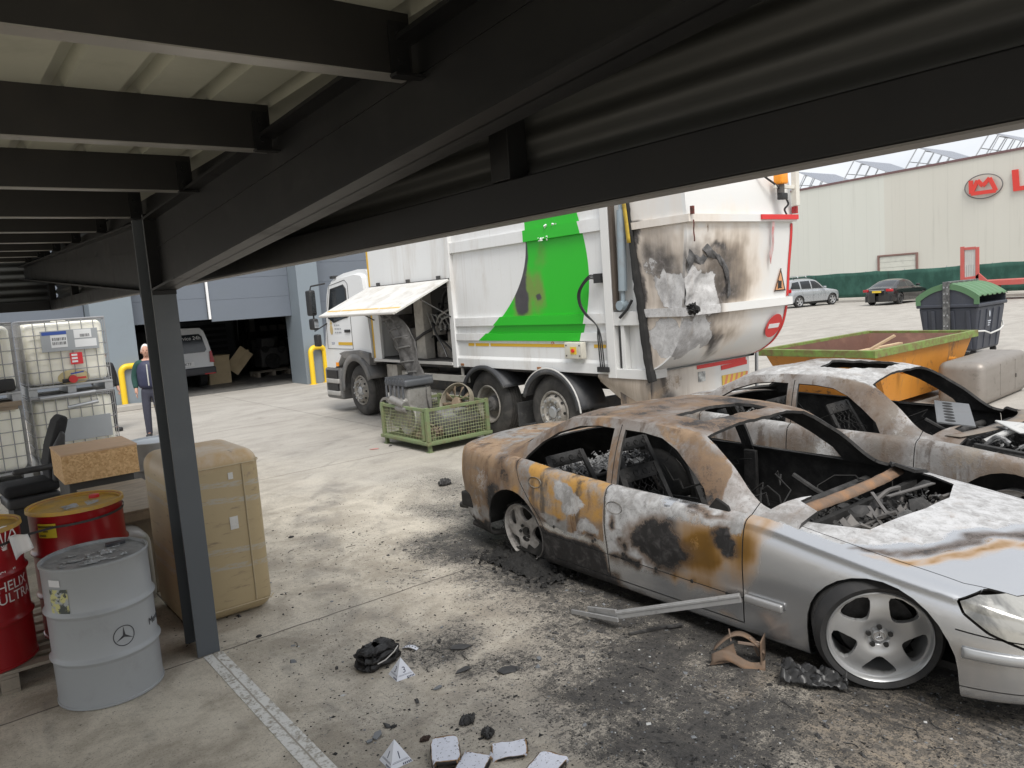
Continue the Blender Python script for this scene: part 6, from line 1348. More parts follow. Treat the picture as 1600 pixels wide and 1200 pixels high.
T4 = [(xa, ya, .98), (xb, ya, .98), (xb, yb, .98), (xa, yb, .98)]; B4 = [(xa + .62, ya + .12, .12), (xb - .55, ya + .12, .12), (xb - .55, yb - .12, .12), (xa + .62, yb - .12, .12)]
I4 = [(xa + .03, ya + .03, .985), (xb - .03, ya + .03, .985), (xb - .03, yb - .03, .985), (xa + .03, yb - .03, .985)]; J4 = [(xa + .66, ya + .16, .2), (xb - .6, ya + .16, .2), (xb - .6, yb - .16, .2), (xa + .66, yb - .16, .2)]
b = MB().add(T4 + B4, [(0, 1, 5, 4), (1, 2, 6, 5), (2, 3, 7, 6), (3, 0, 4, 7), (4, 5, 6, 7)]); b.build('outer_shell', ORP, SK, smooth=0)
b = MB().add(I4 + J4, [(0, 1, 5, 4), (1, 2, 6, 5), (2, 3, 7, 6), (3, 0, 4, 7), (4, 5, 6, 7)]); b.build('inner_shell', SKI, SK, smooth=0)
b = MB().box(xa - .05, xb + .05, ya - .06, ya + .02, .915, 1.03).box(xa - .05, xb + .05, yb - .02, yb + .06, .915, 1.03).box(xa - .07, xa + .02, ya - .057, yb + .057, .918, 1.027).box(xb - .02, xb + .07, ya - .057, yb + .057, .918, 1.027); b.build('rim', SKG, SK, bevel=.006)
b = MB()
for x in (-.9, .8):
    for sy in (-1, 1): b.cyl((x, sy * .93, .62), (x, sy * 1.03, .62), .045, n=14)
b.box(-1.05, 1.1, -.5, -.35, .0, .12).box(-1.05, 1.1, .35, .5, 0, .12); b.build('lifting_lug', ORP, SK)
for k, (p, q, w_, lb) in enumerate((((12.0, 6.75, .62), (12.55, 6.05, 1.12), .10, 'pale timber batten leaning up out of the orange skip'), ((11.6, 6.4, .84), (13.4, 6.25, .80), .07, 'pale timber batten lying flat near the front rim of the skip'), ((12.3, 6.9, .80), (13.9, 6.6, .86), .09, 'brown timber plank lying at the back inside the skip'), ((11.7, 6.9, .72), (12.9, 6.5, .86), .06, 'thin timber lath lying crosswise in the skip'))):
    pm = Vector(p); tag(MB().bar((0, 0, 0), Vector(q) - pm, w_, .035).build('timber_batten', mat('pale batten', (.50, .36, .22), .75, 0, .25, 4, dirt=(.3, .2, .13), dirt_amt=.3), loc=pm, bevel=.004), lb, 'timber', 'timber in the skip')
b = MB(); rubble(b, 140, (11.75, 14.0, 5.85, 7.3, .5, .72), .12, 44, .5); tag(b.build('skip_rubbish', mat('brown rubbish', (.20, .13, .09), .9, 0, .4, 6, dirt=(.36, .30, .24), dirt_amt=.3), smooth=0), kind='stuff')

BN = thing('street_bin', 'big dark grey street container with a green ribbed lid', 'waste container', (19.95, 8.0, 0), R(0))
BN.scale = (.80, .72, 1)
BG = mat('dark grey bin plastic', (.045, .05, .065), .5, 0, .12, 2, dirt=(.09, .095, .10), dirt_amt=.3, dirt_s=3)
BGR = mat('green bin lid', (.095, .19, .095), .5, 0, .14, 2, dirt=(.16, .23, .155), dirt_amt=.25, dirt_s=3)
xa, xb, ya, yb = -1.0, .95, -.92, .92
b = MB().add([(xa + .16, ya + .14, .15), (xb - .14, ya + .14, .15), (xb - .14, yb - .14, .15), (xa + .16, yb - .14, .15), (xa, ya, 1.18), (xb, ya, 1.18), (xb, yb, 1.18), (xa, yb, 1.18)], [(0, 3, 2, 1), (4, 5, 6, 7), (0, 1, 5, 4), (1, 2, 6, 5), (2, 3, 7, 6), (3, 0, 4, 7)])
b.build('body', BG, BN, bevel=.06)
b = MB().box(xa - .05, xb + .05, ya - .05, yb + .05, 1.17, 1.25); b.build('rim', BG, BN, bevel=.025)
b = MB()
for y in (-.62, -.15, .45, .7): 
    b.add([(xa + .13 - .03, y - .06, .2), (xa + .13 - .03, y + .06, .2), (xa - .03, y + .06, 1.1), (xa - .03, y - .06, 1.1), (xa + .2, y - .06, .2), (xa + .2, y + .06, .2), (xa + .2, y + .06, 1.1), (xa + .2, y - .06, 1.1)], [(0, 1, 2, 3), (0, 3, 7, 4), (1, 5, 6, 2), (3, 2, 6, 7)])
for x in (-.8, -.35, .1, .55):
    b.add([(x - .05, ya + .11, .2), (x + .05, ya + .11, .2), (x + .05, ya - .03, 1.1), (x - .05, ya - .03, 1.1), (x - .05, ya + .2, .2), (x + .05, ya + .2, .2), (x + .05, ya + .2, 1.1), (x - .05, ya + .2, 1.1)], [(0, 1, 2, 3), (0, 3, 7, 4), (1, 5, 6, 2), (3, 2, 6, 7)])
b.build('body_rib', BG, BN, bevel=.015)
def lidz(u): return 1.24 + .48 * math.sin(math.pi * (.09 + .82 * u)) ** .75
nr = 40
b = MB().grid(28, nr, lambda u, v: (xa - .06 + (xb - xa + .12) * v, ya - .05 + (yb - ya + .1) * u, lidz(u) + (.025 if (v * 6) % 1 > .55 else 0) * (1 if .04 < v < .96 else 0)))
b.build('lid', BGR, BN, smooth=35, solid=.02)
b = MB()
for x in (xa - .03, xb + .0): MB().prism([(ya, 1.24)] + [(ya + (yb - ya) * k / 16, lidz(k / 16) - .02) for k in range(17)] + [(yb, 1.24)], 'x', x, x + .03).build('lid_end', BG, BN)
b = MB()
for x in (xa - .065,): b.prism([(ya - .05, 1.24)] + [(ya - .05 + (yb - ya + .1) * k / 16, lidz(k / 16) + .01) for k in range(17)] + [(yb + .05, 1.24), (yb - .10, 1.24)] + [(ya + .10 + (yb - ya - .2) * k / 12, 1.24 + .36 * math.sin(math.pi * (.08 + .84 * k / 12)) ** .8) for k in range(12, -1, -1)] + [(ya + .1, 1.24)], 'x', x, x + .035)
b.build('lid_rim', BGR, BN)
b = MB().box(xa - .11, xa - .02, -.1, .1, .25, 1.78).box(xa - .06, xb + .05, -.09, .09, 1.735, 1.78); o = b.build('steel_strap', mat('scuffed steel strap', (.10, .10, .10), .5, .5, .3, 8, dirt=(.35, .35, .34), dirt_amt=.4, dirt_s=9), BN, bevel=.01)
b = MB()
for z in (.5, .75, 1.0, 1.3, 1.5, 1.65):
    for y in (-.05, .05): b.cyl((xa - .118, y, z), (xa - .11, y, z), .022, n=8)
b.build('bolt', GALV, o)
MB().box(-.95, -.72, -.91, -.9, .74, 1.12).build('white_notice', mat('white notice', (.72, .73, .74), .5), BN, rot=(R(-8), 0, 0), loc=(0, .02, .05)); 
b = MB().lathe([(.001, 0), (.05, .0)], 14, M=basis((1, 0, 0), (0, 0, 1), Vector((-.2, -.925, .98))) @ Matrix.Scale(1.5, 4, (0, 1, 0)), cap=False)
for k in range(3): b.box(-.30 + .02 * k, -.10 - .02 * k, -.915 + .012 * k, -.9 + .012 * k, .80 - .05 * k, .825 - .05 * k)
b.build('printed_crest', mat('pale print', (.42, .45, .5), .5), BN, smooth=0)
b = MB().tube([(xa - .05, ya + .1, .62), (-.6, ya - .02, .60), (-.2, ya - .03, .52), (.5, ya - .01, .56), (.75, ya - .02, .64), (.72, ya, .78)], .02, 8); b.build('pale_cord', mat('pale cord', (.6, .6, .58), .6), BN)
b = MB()
for sx in (-.7, .7):
    for sy in (-.65, .65): b.cyl((sx - .04, sy, .09), (sx + .04, sy, .09), .09, n=16)
b.build('wheel', RUBBER, BN)

FT = thing('metal_tank', 'grey aluminium fuel tank lying beside the orange skip', 'tank', (13.7, 5.15, 0), R(3))
t = NT('weathered aluminium'); n = t.noise(2.5, 6, .6, stretch=(.5, 3, 3)); n2 = t.noise(7, 7, .7)
c = t.mix(n, (.24, .215, .19), (.35, .32, .29)); c = t.mix(t.ramp(n2, .55, .75), c, (.16, .14, .12)); t.bump(n2, .15)
WALU = t.fin(c, .5, .55)
b = MB().rbox(-1.05, 1.05, -.33, .36, .0, .69, .13, n=5); o = b.build('tank_shell', WALU, FT, smooth=50)
b = MB()
for x in (.28, .36, .44, .52): MB().lathe([(.001, .015), (.014, .015), (.018, 0)], 8, M=basis((1, 0, 0), (0, 1, .5), Vector((x - .5, -.26, .655)))).build('plug', GALV, FT)
b.cyl((1.05, -.02, .55), (1.075, -.02, .55), .04, n=12).box(.35, .39, -.345, -.33, .3, .36); b.build('port_cap', mat('dark port', (.12, .11, .10), .5, .5), FT)
b = MB()
for x in (-.35, .35): b.box(x - .004, x + .004, -.333, -.329, .1, .6)
b.build('weld_seam', mat('weld', (.25, .235, .21), .6, .5), FT)
b = MB().tube([(.85, -.36, .02), (.95, -.45, .05), (1.1, -.42, .08)], .02, 6); b.build('hose_end', BLACKP, FT)

# ================================================================== wire basket with engine scrap
BK = thing('wire_basket', 'green steel mesh stillage on feet beside the truck wheels', 'stillage', (6.32, 10.3, 0))
BGN = mat('worn green steel', (.17, .225, .11), .6, 0, .15, 4, dirt=(.19, .14, .08), dirt_amt=.38, dirt_s=6)
x0, x1, y0, y1, zb, zt = -.54, .54, -.67, .67, .12, .64
b = MB()
for x in (x0, x1):
    for y in (y0, y1): b.box(x - .03, x + .03, y - .03, y + .03, zb + .04, zt + .03)
for z in (zb, zt - .03):
    for y in (y0, y1): b.box(x0 + .03, x1 - .03, y - .02, y + .02, z, z + .045)
    for x in (x0, x1): b.box(x - .02, x + .02, y0 + .03, y1 - .03, z, z + .045)
b.box(x0 - .05, x1 + .05, y0 - .05, y1 + .05, zb - .012, zb - .0)
b.box(x0 - .05, x1 + .05, y0 - .055, y0 - .01, zb, zb + .04).box(x0 - .055, x0 - .01, y0 - .05, y1 + .05, zb, zb + .04)
b.box(x0 - .035, x0 + .02, y0 + .07, y0 + .13, zb + .05, zt - .04); b.build('frame', BGN, BK, bevel=.004)
b = MB()
for x in (x0 + .02, x1 - .02):
    for y in (y0 + .02, y1 - .02): b.box(x - .025, x + .025, y - .025, y + .025, .012, zb - .013).box(x - .045, x + .045, y - .045, y + .045, 0, .011)
b.build('foot', BGN, BK)
b = MB(); q = .045
def mesh_panel(b, a0, a1, z0, z1, P):
    n = int((a1 - a0) / q); m_ = int((z1 - z0) / q)
    for i in range(1, n): a = a0 + (a1 - a0) * i / n; b.tube([P(a, z0), P(a, z1)], .0035, 4)
    for i in range(1, m_): z = z0 + (z1 - z0) * i / m_; b.tube([P(a0, z), P(a1, z)], .0035, 4)
MG = mat('green wire mesh', (.30, .34, .19), .6, .1, .2, 6, dirt=(.22, .16, .09), dirt_amt=.4, dirt_s=8)
for y in (y0, y1): b = MB(); mesh_panel(b, x0 + .03, x1 - .03, zb + .045, zt - .03, lambda a, z: (a, y, z)); b.build('wire_panel', MG, BK, smooth=0)
for x in (x0, x1): b = MB(); mesh_panel(b, y0 + .03, y1 - .03, zb + .045, zt - .03, lambda a, z: (x, a, z)); b.build('wire_panel', MG, BK, smooth=0)
CAST = mat('cast aluminium', (.30, .29, .275), .5, .45, .15, 7, dirt=(.16, .145, .13), dirt_amt=.4, dirt_s=7, bump=.3)
DKM = mat('dark greasy casting', (.10, .098, .095), .55, .3, .3, 8, dirt=(.25, .23, .21), dirt_amt=.3)
e = thing('engine_casting', 'grey gearbox casting with a ribbed black cover standing in the green stillage', 'engine part', (6.1, 10.62, .14))
MB().rbox(-.22, .24, -.3, .3, .12, .78, .06).rbox(-.3, -.1, -.28, .02, .42, .62, .05).cyl((-.32, .02, .60), (-.3, -.34, .52), .06, n=14).cyl((-.3, -.1, .47), (-.3, -.42, .46), .055, n=14).build('casing', CAST, e)
b = MB().rbox(-.26, .26, -.34, .34, .79, .90, .03)
for k in range(7): b.box(-.27, .27, -.29 + .09 * k, -.26 + .09 * k, .86, .93)
for k in range(5): b.cyl((-.27, -.26 + .13 * k, .62), (-.27, -.26 + .13 * k, .8), .018, n=8)
b.build('ribbed_cover', mat('charred cover', (.085, .09, .10), .5, .1, .25, 6, dirt=(.25, .25, .25), dirt_amt=.3), e)
b = MB().lathe([(.15, -.04), (.19, -.04), (.19, .04), (.15, .04), (.15, -.04)], 28, M=Matrix.Translation((-.26, .3, .42)) @ Matrix.Rotation(R(-90), 4, 'Y'), cap=False); b.build('flange_ring', CAST, e)
e = thing('scrap_mudguard', 'tall ribbed grey black mudguard liner standing up out of the stillage', 'car part', (6.25, 10.7, .5))
EL = [(596, 489), (606, 512), (616, 536), (630, 566), (641, 596), (652, 640)]; ER = [(604, 486), (628, 500), (645, 528), (654, 562), (664, 598), (672, 640)]
SL = spline([gx(px, py, 6.34) for px, py in EL], 6); SR = spline([gx(px, py, 6.22) for px, py in ER], 6); so = Vector((6.25, 10.7, .5))
def lin(u, v):
    k = min(len(SL) - 1, round(u * (len(SL) - 1))); p = SL[k].lerp(SR[k], v); return p - so + Vector((-.10 * math.sin(math.pi * v) + .012 * math.sin(v * 22) + .05 * fbm(u * 3, v * 2, 1, 2), .02 * fbm(u * 4, v, 3, 2), .012 * fbm(u * 5, v * 3, 5, 3)))
b = MB().grid(len(SL) - 1, 16, lin); b.build('liner', mat('grey ribbed plastic', (.15, .145, .14), .6, 0, .4, 5, dirt=(.04, .037, .034), dirt_amt=.5, dirt_s=5), e, smooth=50, solid=.010)
b = MB()
for k in range(8): u = .15 + .11 * k; b.tube([Vector(lin(u, v)) + Vector((-.012, 0, 0)) for v in (.14, .3, .5, .7, .86)], .014, 6)
b.build('rib', mat('grey rib', (.13, .127, .122), .6, 0, .3, 6), e)
e = thing('cooling_fan', 'dirty brown fan in a round cowl lying tilted in the stillage', 'engine part', (6.55, 9.98, .62))
M = Matrix.Rotation(R(28), 4, 'X') @ Matrix.Rotation(R(-62), 4, 'Y')
MB().lathe([(.29, -.06), (.30, .05), (.312, .05), (.302, -.06), (.29, -.06)], 40, M=M, cap=False).build('fan_cowl', mat('dirty cream cowl', (.34, .31, .25), .7, 0, .2, 6, dirt=(.16, .13, .09), dirt_amt=.45), e)
b = MB()
for k in range(9):
    a = k * 2 * math.pi / 9; b.grid(4, 3, lambda u, v: ((.08 + .19 * u) * math.cos(a + (.1 + .45 * v)), (.08 + .19 * u) * math.sin(a + (.1 + .45 * v)), .03 - .07 * v), M=M)
b.lathe([(.001, .04), (.07, .04), (.09, .02), (.09, -.04)], 20, M=M); b.build('fan_blade', mat('brown fan', (.20, .15, .10), .7, 0, .3, 6), e, solid=.006)
e = thing('bell_housing', 'round pale clutch housing half hidden behind the mesh of the stillage', 'engine part', (5.98, 10.35, .16))
MB().lathe([(.12, -.02), (.22, 0), (.24, .1), (.22, .12), (.2, .1), (.12, .06), (.12, -.02)], 36, M=Matrix.Translation((0, 0, .24)) @ Matrix.Rotation(R(-80), 4, 'Y'), cap=False).build('housing', CAST, e)
e = tag(MB().rbox(-.3, .3, -.22, .22, 0, .3, .05, M=Matrix.Rotation(R(20), 4, 'X')).rbox(-.1, .2, -.3, -.1, .1, .34, .04).build('crushed_panel', mat('pale crumpled panel', (.22, .22, .21), .6, .2, .2, 6, dirt=(.08, .075, .07), dirt_amt=.45), loc=(6.5, 10.0, .22)), 'pale crumpled metal panel lying at the bottom of the stillage', 'car part')
b = MB(); rubble(b, 150, (5.86, 6.8, 9.7, 10.9, .14, .30), .08, 51, .7); tag(b.build('engine_scrap', mat('brown scrap', (.17, .12, .09), .8, .2, .5, 9, dirt=(.3, .28, .26), dirt_amt=.3), smooth=0), kind='stuff')

# ================================================================== the stored goods at the left
def drum(label, loc, mats, r, h, rz=0, lidm=None, name='oil_drum'):
    t = thing(name, label, 'drum', loc, rz)
    pr = [(r - .012, 0), (r, .006), (r, .018), (r - .006, .022)]
    for zc in (h / 3, 2 * h / 3): pr += [(r - .006, zc - .03), (r, zc - .014), (r + .010, zc - .004), (r + .010, zc + .004), (r, zc + .014), (r - .006, zc + .03)]
    pr += [(r - .006, h - .026), (r, h - .02), (r + .002, h - .004), (r - .004, h), (r - .012, h - .003)]
    MB().lathe(pr, 72, cap=False).build('shell', mats, t, smooth=50)
    MB().lathe([(.001, h - .022), (r - .05, h - .022), (r - .04, h - .018), (r - .02, h - .022), (r - .012, h - .02), (r - .012, h - .003)], 72, cap=False).build('lid', lidm or mats, t, smooth=40)
    return t
GREYD = mat('grey drum paint', (.33, .345, .355), .36, 0, .05, 2, dirt=(.24, .24, .24), dirt_amt=.25, dirt_s=4)
D1 = drum('grey steel drum with a star emblem, in front of the steel column', (.70, 5.22, 0), GREYD, .298, .865, 0, mat('grey drum lid', (.40, .41, .42), .34, .2, .1, 5, dirt=(.20, .20, .20), dirt_amt=.4, dirt_s=4))
def on_drum(a, r, z): return Matrix.Translation((0, 0, z)) @ Matrix.Rotation(a, 4, 'Z') @ Matrix(((0, 0, 1, 0), (1, 0, 0, 0), (0, 1, 0, 0), (0, 0, 0, 1)))
# camera direction seen from the drum
ac = math.atan2(-5.22, -.70)
M = on_drum(ac + .30, .298, .435)
BLK = mat('black print', (.03, .03, .035), .5, 0, .05)
rr = .2935
def wrap(pts, r, a0, z0, off=.0): return [((r + off) * math.cos(a0 + u / r), (r + off) * math.sin(a0 + u / r), z0 + v) for u, v in pts]
def wrapped_ring(b, ro, ri, a0, z0, r, off=.001, n=48):
    for k in range(n):
        q = [2 * math.pi * j / n for j in (k, k + 1)]
        b.add(wrap([(ro * math.cos(q[0]), ro * math.sin(q[0])), (ro * math.cos(q[1]), ro * math.sin(q[1])), (ri * math.cos(q[1]), ri * math.sin(q[1])), (ri * math.cos(q[0]), ri * math.sin(q[0]))], r, a0, z0, off), [(0, 1, 2, 3)])
a_star = ac + .33
b = MB(); wrapped_ring(b, .062, .057, a_star, .405, rr)
for k in range(3):
    a = math.pi / 2 + 2 * math.pi * k / 3; d = (math.cos(a), math.sin(a)); n_ = (-d[1] * .008, d[0] * .008)
    b.add(wrap([(n_[0], n_[1]), (d[0] * .057, d[1] * .057), (-n_[0], -n_[1])], rr, a_star, .405, .001), [(0, 1, 2)])
b.build('star_emblem', BLK, D1, smooth=0)
text_mesh('drum_lettering', 'Mercedes-Benz', .062, BLK, D1, Matrix.Translation((0, 0, .41)) @ Matrix.Rotation(a_star + .31, 4, 'Z') @ Matrix(((0, 0, 1, 0), (1, 0, 0, 0), (0, 1, 0, 0), (0, 0, 0, 1))) @ Matrix.Rotation(.30, 4, 'Y'), bend=rr + .001, align='LEFT', extrude=.0004)
def wrap_patch(z0, z1, a0, a1, r, m_, name, parent, off=.0015):
    return MB().grid(14, 2, lambda u, v: ((r + off) * math.cos(a0 + (a1 - a0) * u), (r + off) * math.sin(a0 + (a1 - a0) * u), z0 + (z1 - z0) * v)).build(name, m_, parent)
t = NT('torn drum label'); n = t.noise(14, 6, .7); LBL = t.fin(t.mix(t.ramp(n, .45, .52), (.05, .06, .055), t.mix(t.ramp(t.noise(25, 4), .5, .56), (.50, .48, .20), (.34, .36, .36))), .5)
wrap_patch(.60, .745, ac - 1.02, ac - .58, rr, LBL, 'torn_label', D1); wrap_patch(.76, .80, ac - 1.0, ac - .72, rr, mat('silver sticker', (.6, .6, .6), .4), 'silver_sticker', D1)
b = MB().lathe([(.001, .012), (.035, .012), (.04, 0)], 16, M=Matrix.Translation((.15, .16, .845))).box(.09, .2, .13, .17, .845, .862); b.build('bung', mat('black bung', (.04, .04, .045), .4), D1)
b = MB(); b.grid(60, 50, lambda u, v: (-.20 + .36 * u, -.17 + .28 * v, .8465 + .008 * abs(fbm(u * 4, v * 3, 0, 3))), keep=lambda u, v: fbm(u * 2, v * 2, 1, 2.2) + .3 * fbm(u, v, 2, 9) > .04 + .8 * max(0, math.hypot(u - .5, v - .5) - .3)); b.build('plastic_film', mat('clear film scraps', (.62, .64, .65), .12, .2, .3, 20, dirt=(.34, .35, .36), dirt_amt=.5, dirt_s=16), D1)
PLW = mat('pallet timber', (.34, .29, .23), .85, 0, .25, 4, dirt=(.2, .18, .15), dirt_amt=.4, bump=.3)
def pallet(label, loc, lx, ly, h=.144, rz=0, n=7):
    t = thing('pallet', label, 'pallet', loc, rz); b = MB()
    for k in range(n): y = -ly / 2 + (ly - .1) * k / (n - 1); b.box(-lx / 2, lx / 2, y, y + .095, h - .022, h)
    b.build('deck_board', PLW, t, bevel=.003); b = MB()
    for x in (-lx / 2 + .05, 0, lx / 2 - .05):
        b.box(x - .05, x + .05, -ly / 2, ly / 2, h - .045, h - .0225)
        for y in (-ly / 2 + .07, 0, ly / 2 - .07): b.box(x - .05, x + .05, y - .07, y + .07, .022, h - .0455)
        b.box(x - .05, x + .05, -ly / 2, ly / 2, 0, .0215)
    b.build('block', PLW, t, bevel=.003); return t
pallet('low timber pallet under the red drums', (.20, 6.25, 0), 1.2, 1.3)
t = NT('drum red'); n = t.noise(3, 5, .6); REDD = t.fin(t.mix(n, (.27, .008, .012), (.36, .012, .015)), .3, coat=.3)
YELD = mat('yellow drum lid', (.56, .33, .04), .45, 0, .12, 5, dirt=(.36, .27, .16), dirt_amt=.4, dirt_s=6)
D2 = drum('red steel drum with a yellow lid beside the timber board', (.74, 6.05, .145), REDD, .295, .885, 0, YELD)
D3 = drum('red steel drum with white lettering at the left edge, behind the grey drum', (.10, 5.88, .145), REDD, .295, .885, 0, YELD)
RIMY = YELD
for d_ in (D2, D3): b = MB().lathe([(.287, .882), (.290, .892), (.301, .892), (.303, .866), (.297, .864)], 72, cap=False); b.build('lid_ring', YELD, d_, smooth=50)
b = MB().lathe([(.001, .022), (.034, .02), (.036, 0)], 18, M=Matrix.Translation((.14, .14, .864))); b.build('red_cap', REDM, D2)
b = MB(); b.grid(50, 40, lambda u, v: (-.12 + .30 * u, -.16 + .24 * v + .05 * u, .8645 + .002 * math.sin(u * 9)), keep=lambda u, v: math.hypot((u - .5) / .5, (v - .5) / .42) + .5 * fbm(u * 2, v * 2, 1, 2.5) < .75); b.build('silver_patch', mat('silver patch', (.5, .52, .56), .35, .4, .2, 14, dirt=(.5, .4, .2), dirt_amt=.4, dirt_s=14), D2)
a2 = math.atan2(-6.05, -.74); LY = mat('yellow label', (.62, .50, .03), .5, 0, .06)
o = wrap_patch(.72, .815, a2 - .92, a2 - .46, .2905, LY, 'yellow_label', D2)
b = MB()
for k, (u0, u1) in enumerate(((.05, .9), (.3, .62), (.05, .5))):
    z = .795 - .03 * k
    for q in range(int((u1 - u0) * 24)): aa = a2 - .92 + .46 * (u0 + q / 24); b.add(wrap([(0, -.007), (.0035, -.007), (.0035, .007), (0, .007)], .293, aa, z), [(0, 1, 2, 3)])
b.build('label_print', BLK, o, smooth=0)
a3 = math.atan2(-5.88, -.10) + .14
WPR = mat('white print', (.78, .76, .74), .45, 0, .05)
ah = R(-46)
for txt, sz, z, da in (('Shell', .062, .60, -.10), ('HELIX', .088, .52, .0), ('ULTRA', .088, .445, .05)):
    text_mesh('drum_lettering', txt, sz, WPR, D3, Matrix.Translation((0, 0, z)) @ Matrix.Rotation(ah + da, 4, 'Z') @ Matrix(((0, 0, 1, 0), (1, 0, 0, 0), (0, 1, 0, 0), (0, 0, 0, 1))), bend=.2915, extrude=.0005)
b = MB()
for k in range(8):      # scallop emblem
    a = R(-8 + 196 * k / 7); d = (math.cos(a), math.sin(a)); n_ = (-d[1] * .006, d[0] * .006)
    b.add(wrap([(n_[0] * .4, n_[1] * .4 - .05), (d[0] * .105 + n_[0], d[1] * .11 - .02 + n_[1]), (d[0] * .105 - n_[0], d[1] * .11 - .02 - n_[1]), (-n_[0] * .4, -n_[1] * .4 - .05)], .2915, R(-52), .80), [(0, 1, 2, 3)])
for k in range(12):
    q = [R(-14 + 208 * j / 12) for j in (k, k + 1)]; b.add(wrap([(.118 * math.cos(q[0]), .122 * math.sin(q[0]) - .02), (.118 * math.cos(q[1]), .122 * math.sin(q[1]) - .02), (.106 * math.cos(q[1]), .11 * math.sin(q[1]) - .02), (.106 * math.cos(q[0]), .11 * math.sin(q[0]) - .02)], .2915, R(-52), .80), [(0, 1, 2, 3)])
b.build('scallop_emblem', WPR, D3, smooth=0)
pts = [(-.20, 5.70, .945)] + [(.10 + .299 * math.cos(a), 5.88 + .299 * math.sin(a), .945 + .02 * math.sin(a)) for a in [R(-130 + 11 * k) for k in range(10)]] + [(.74 + .299 * math.cos(a), 6.05 + .299 * math.sin(a), .93 + .03 * k / 11) for k, a in enumerate([R(-125 + 13 * k) for k in range(12)])]
b = MB()
for p, q in zip(pts, pts[1:]): p, q = Vector(p), Vector(q); b.add([p, q, q + Vector((0, 0, .016)), p + Vector((0, 0, .016))], [(0, 1, 2, 3)])
tag(b.build('strapping_band', mat('black strapping', (.04, .035, .035), .4), smooth=0, solid=.001), 'black plastic band strapped around the two red drums', 'strap')
b = MB().grid(6, 6, lambda u, v: (.305 + .10 * u + .02 * v, 5.62 + .03 * math.sin(u * 5) - .02 * v, .98 - .15 * v - .06 * u * (1 - v) + .06 * u)); tag(b.build('paper_tag', mat('white paper tag', (.74, .73, .72), .6, 0, .05, 3, dirt=(.5, .5, .5), dirt_amt=.2), smooth=60, solid=.001), 'crumpled white paper tag hanging between the two red drums', 'tag')

t = NT('tan tank paint'); n = t.noise(2.2, 7, .65, stretch=(1, 1, .8)); n2 = t.noise(5, 8, .7, stretch=(1, 1, 6)); x, y, z = t.xyz()
c = t.mix(n, (.37, .285, .155), (.47, .375, .225)); c = t.mix(t.ramp(n2, .56, .72), c, (.24, .185, .115)); c = t.mix(t.ramp(t.math('MULTIPLY_ADD', n, .12, z), 1.16, 1.26), c, t.mix(t.ramp(n, .4, .6), (.50, .33, .15), (.56, .46, .34))); c = t.mix(t.ramp(t.noise(9, 6, .7), .62, .72), c, (.30, .23, .16))
for zc in (1.02, .90, .52, .40): 
    bnd = t.math('MULTIPLY', t.ramp(t.math('ABSOLUTE', t.math('SUBTRACT', t.math('MULTIPLY_ADD', x, .10, z), zc)), .025, .016), t.ramp(t.noise(7, 6, .7, stretch=(2, 2, 9)), .40, .55)); c = t.mix(t.math('MULTIPLY', bnd, .65), c, (.40, .385, .35))
t.bump(n2, .1); TANK = t.fin(c, .5)
BT = thing('tan_tank', 'tall tan fuel tank standing on end just behind the steel column', 'tank', (1.60, 6.06, 0))
MB().rbox(-.335, .335, -.37, .40, .0, 1.25, .11, n=6).build('tank_shell', TANK, BT, smooth=50)
b = MB().tube([(.19, -.3725, 1.15), (.19, -.3735, .1)], .006, 6).tube([(-.3, -.3725, .085), (.3, -.3735, .085), (.337, -.32, .085)], .005, 5).tube([(-.3, -.3725, 1.15), (.3, -.3725, 1.15), (.337, -.3, 1.15), (.3365, .3, 1.15)], .005, 5); b.build('weld_seam', mat('tan weld', (.44, .36, .23), .6, 0, .2, 20), BT, smooth=60)
STK = mat('white sticker', (.62, .61, .58), .5, 0, .1, 15, dirt=(.25, .25, .24), dirt_amt=.3, dirt_s=40)
MB().box(.06, .12, -.3745, -.3715, .67, .765).build('white_sticker', STK, BT, smooth=0); MB().box(.085, .12, -.3745, -.3715, 1.045, 1.095).build('white_sticker', STK, BT, smooth=0)
ST = thing('white_tank', 'pale dented metal tank under the timber board, behind the grey drum', 'tank', (1.02, 6.75, 0))
MB().rbox(-.22, .26, -.33, .55, .0, .62, .12, n=6).build('tank_shell', mat('pale metal tank', (.44, .43, .42), .45, .2, .1, 3, dirt=(.28, .26, .24), dirt_amt=.35, dirt_s=3, bump=.15, bs=6), ST, smooth=50)
b = MB()
for k in range(9): b.lathe([(.001, .01), (.03, .008), (.035, 0)], 10, M=basis((1, 0, 0), (0, .3, 1), Vector((-.08 + .03 * k, -.325 + .003 * (k % 3), .50 + .012 * ((k * 5) % 4)))) @ Matrix.Scale(1.3, 4, (1, 0, 0)))
b.build('weld_bead', mat('bright weld', (.5, .48, .45), .35, .6), ST)
WB = tag(MB().box(-.29, .27, -.45, .9, 0, .018).box(-.29, .27, -.45, -.42, -.07, -.001).box(.24, .27, -.42, .9, -.07, -.001).build('timber_board', mat('stained plywood', (.33, .27, .20), .8, 0, .2, 2.5, dirt=(.20, .165, .13), dirt_amt=.45, dirt_s=4, stretch=(1, 3, 1)), loc=(1.30, 7.15, .715), bevel=.003), 'stained plywood lid lying between the red drum and the chipboard crate', 'board')
b = MB().box(-.27, .25, -.4, .85, 0, .64); tag(b.build('timber_crate', PLW, loc=(1.32, 7.15, 0), bevel=.006), 'grey timber crate under the stained plywood lid', 'crate')
t = NT('chipboard'); v1 = t.voro(60, out='Color'); sp = t.n('ShaderNodeSeparateColor'); t.put(sp.inputs[0], v1); n = t.noise(30, 5, .7, stretch=(1, 1, 1), dist=2)
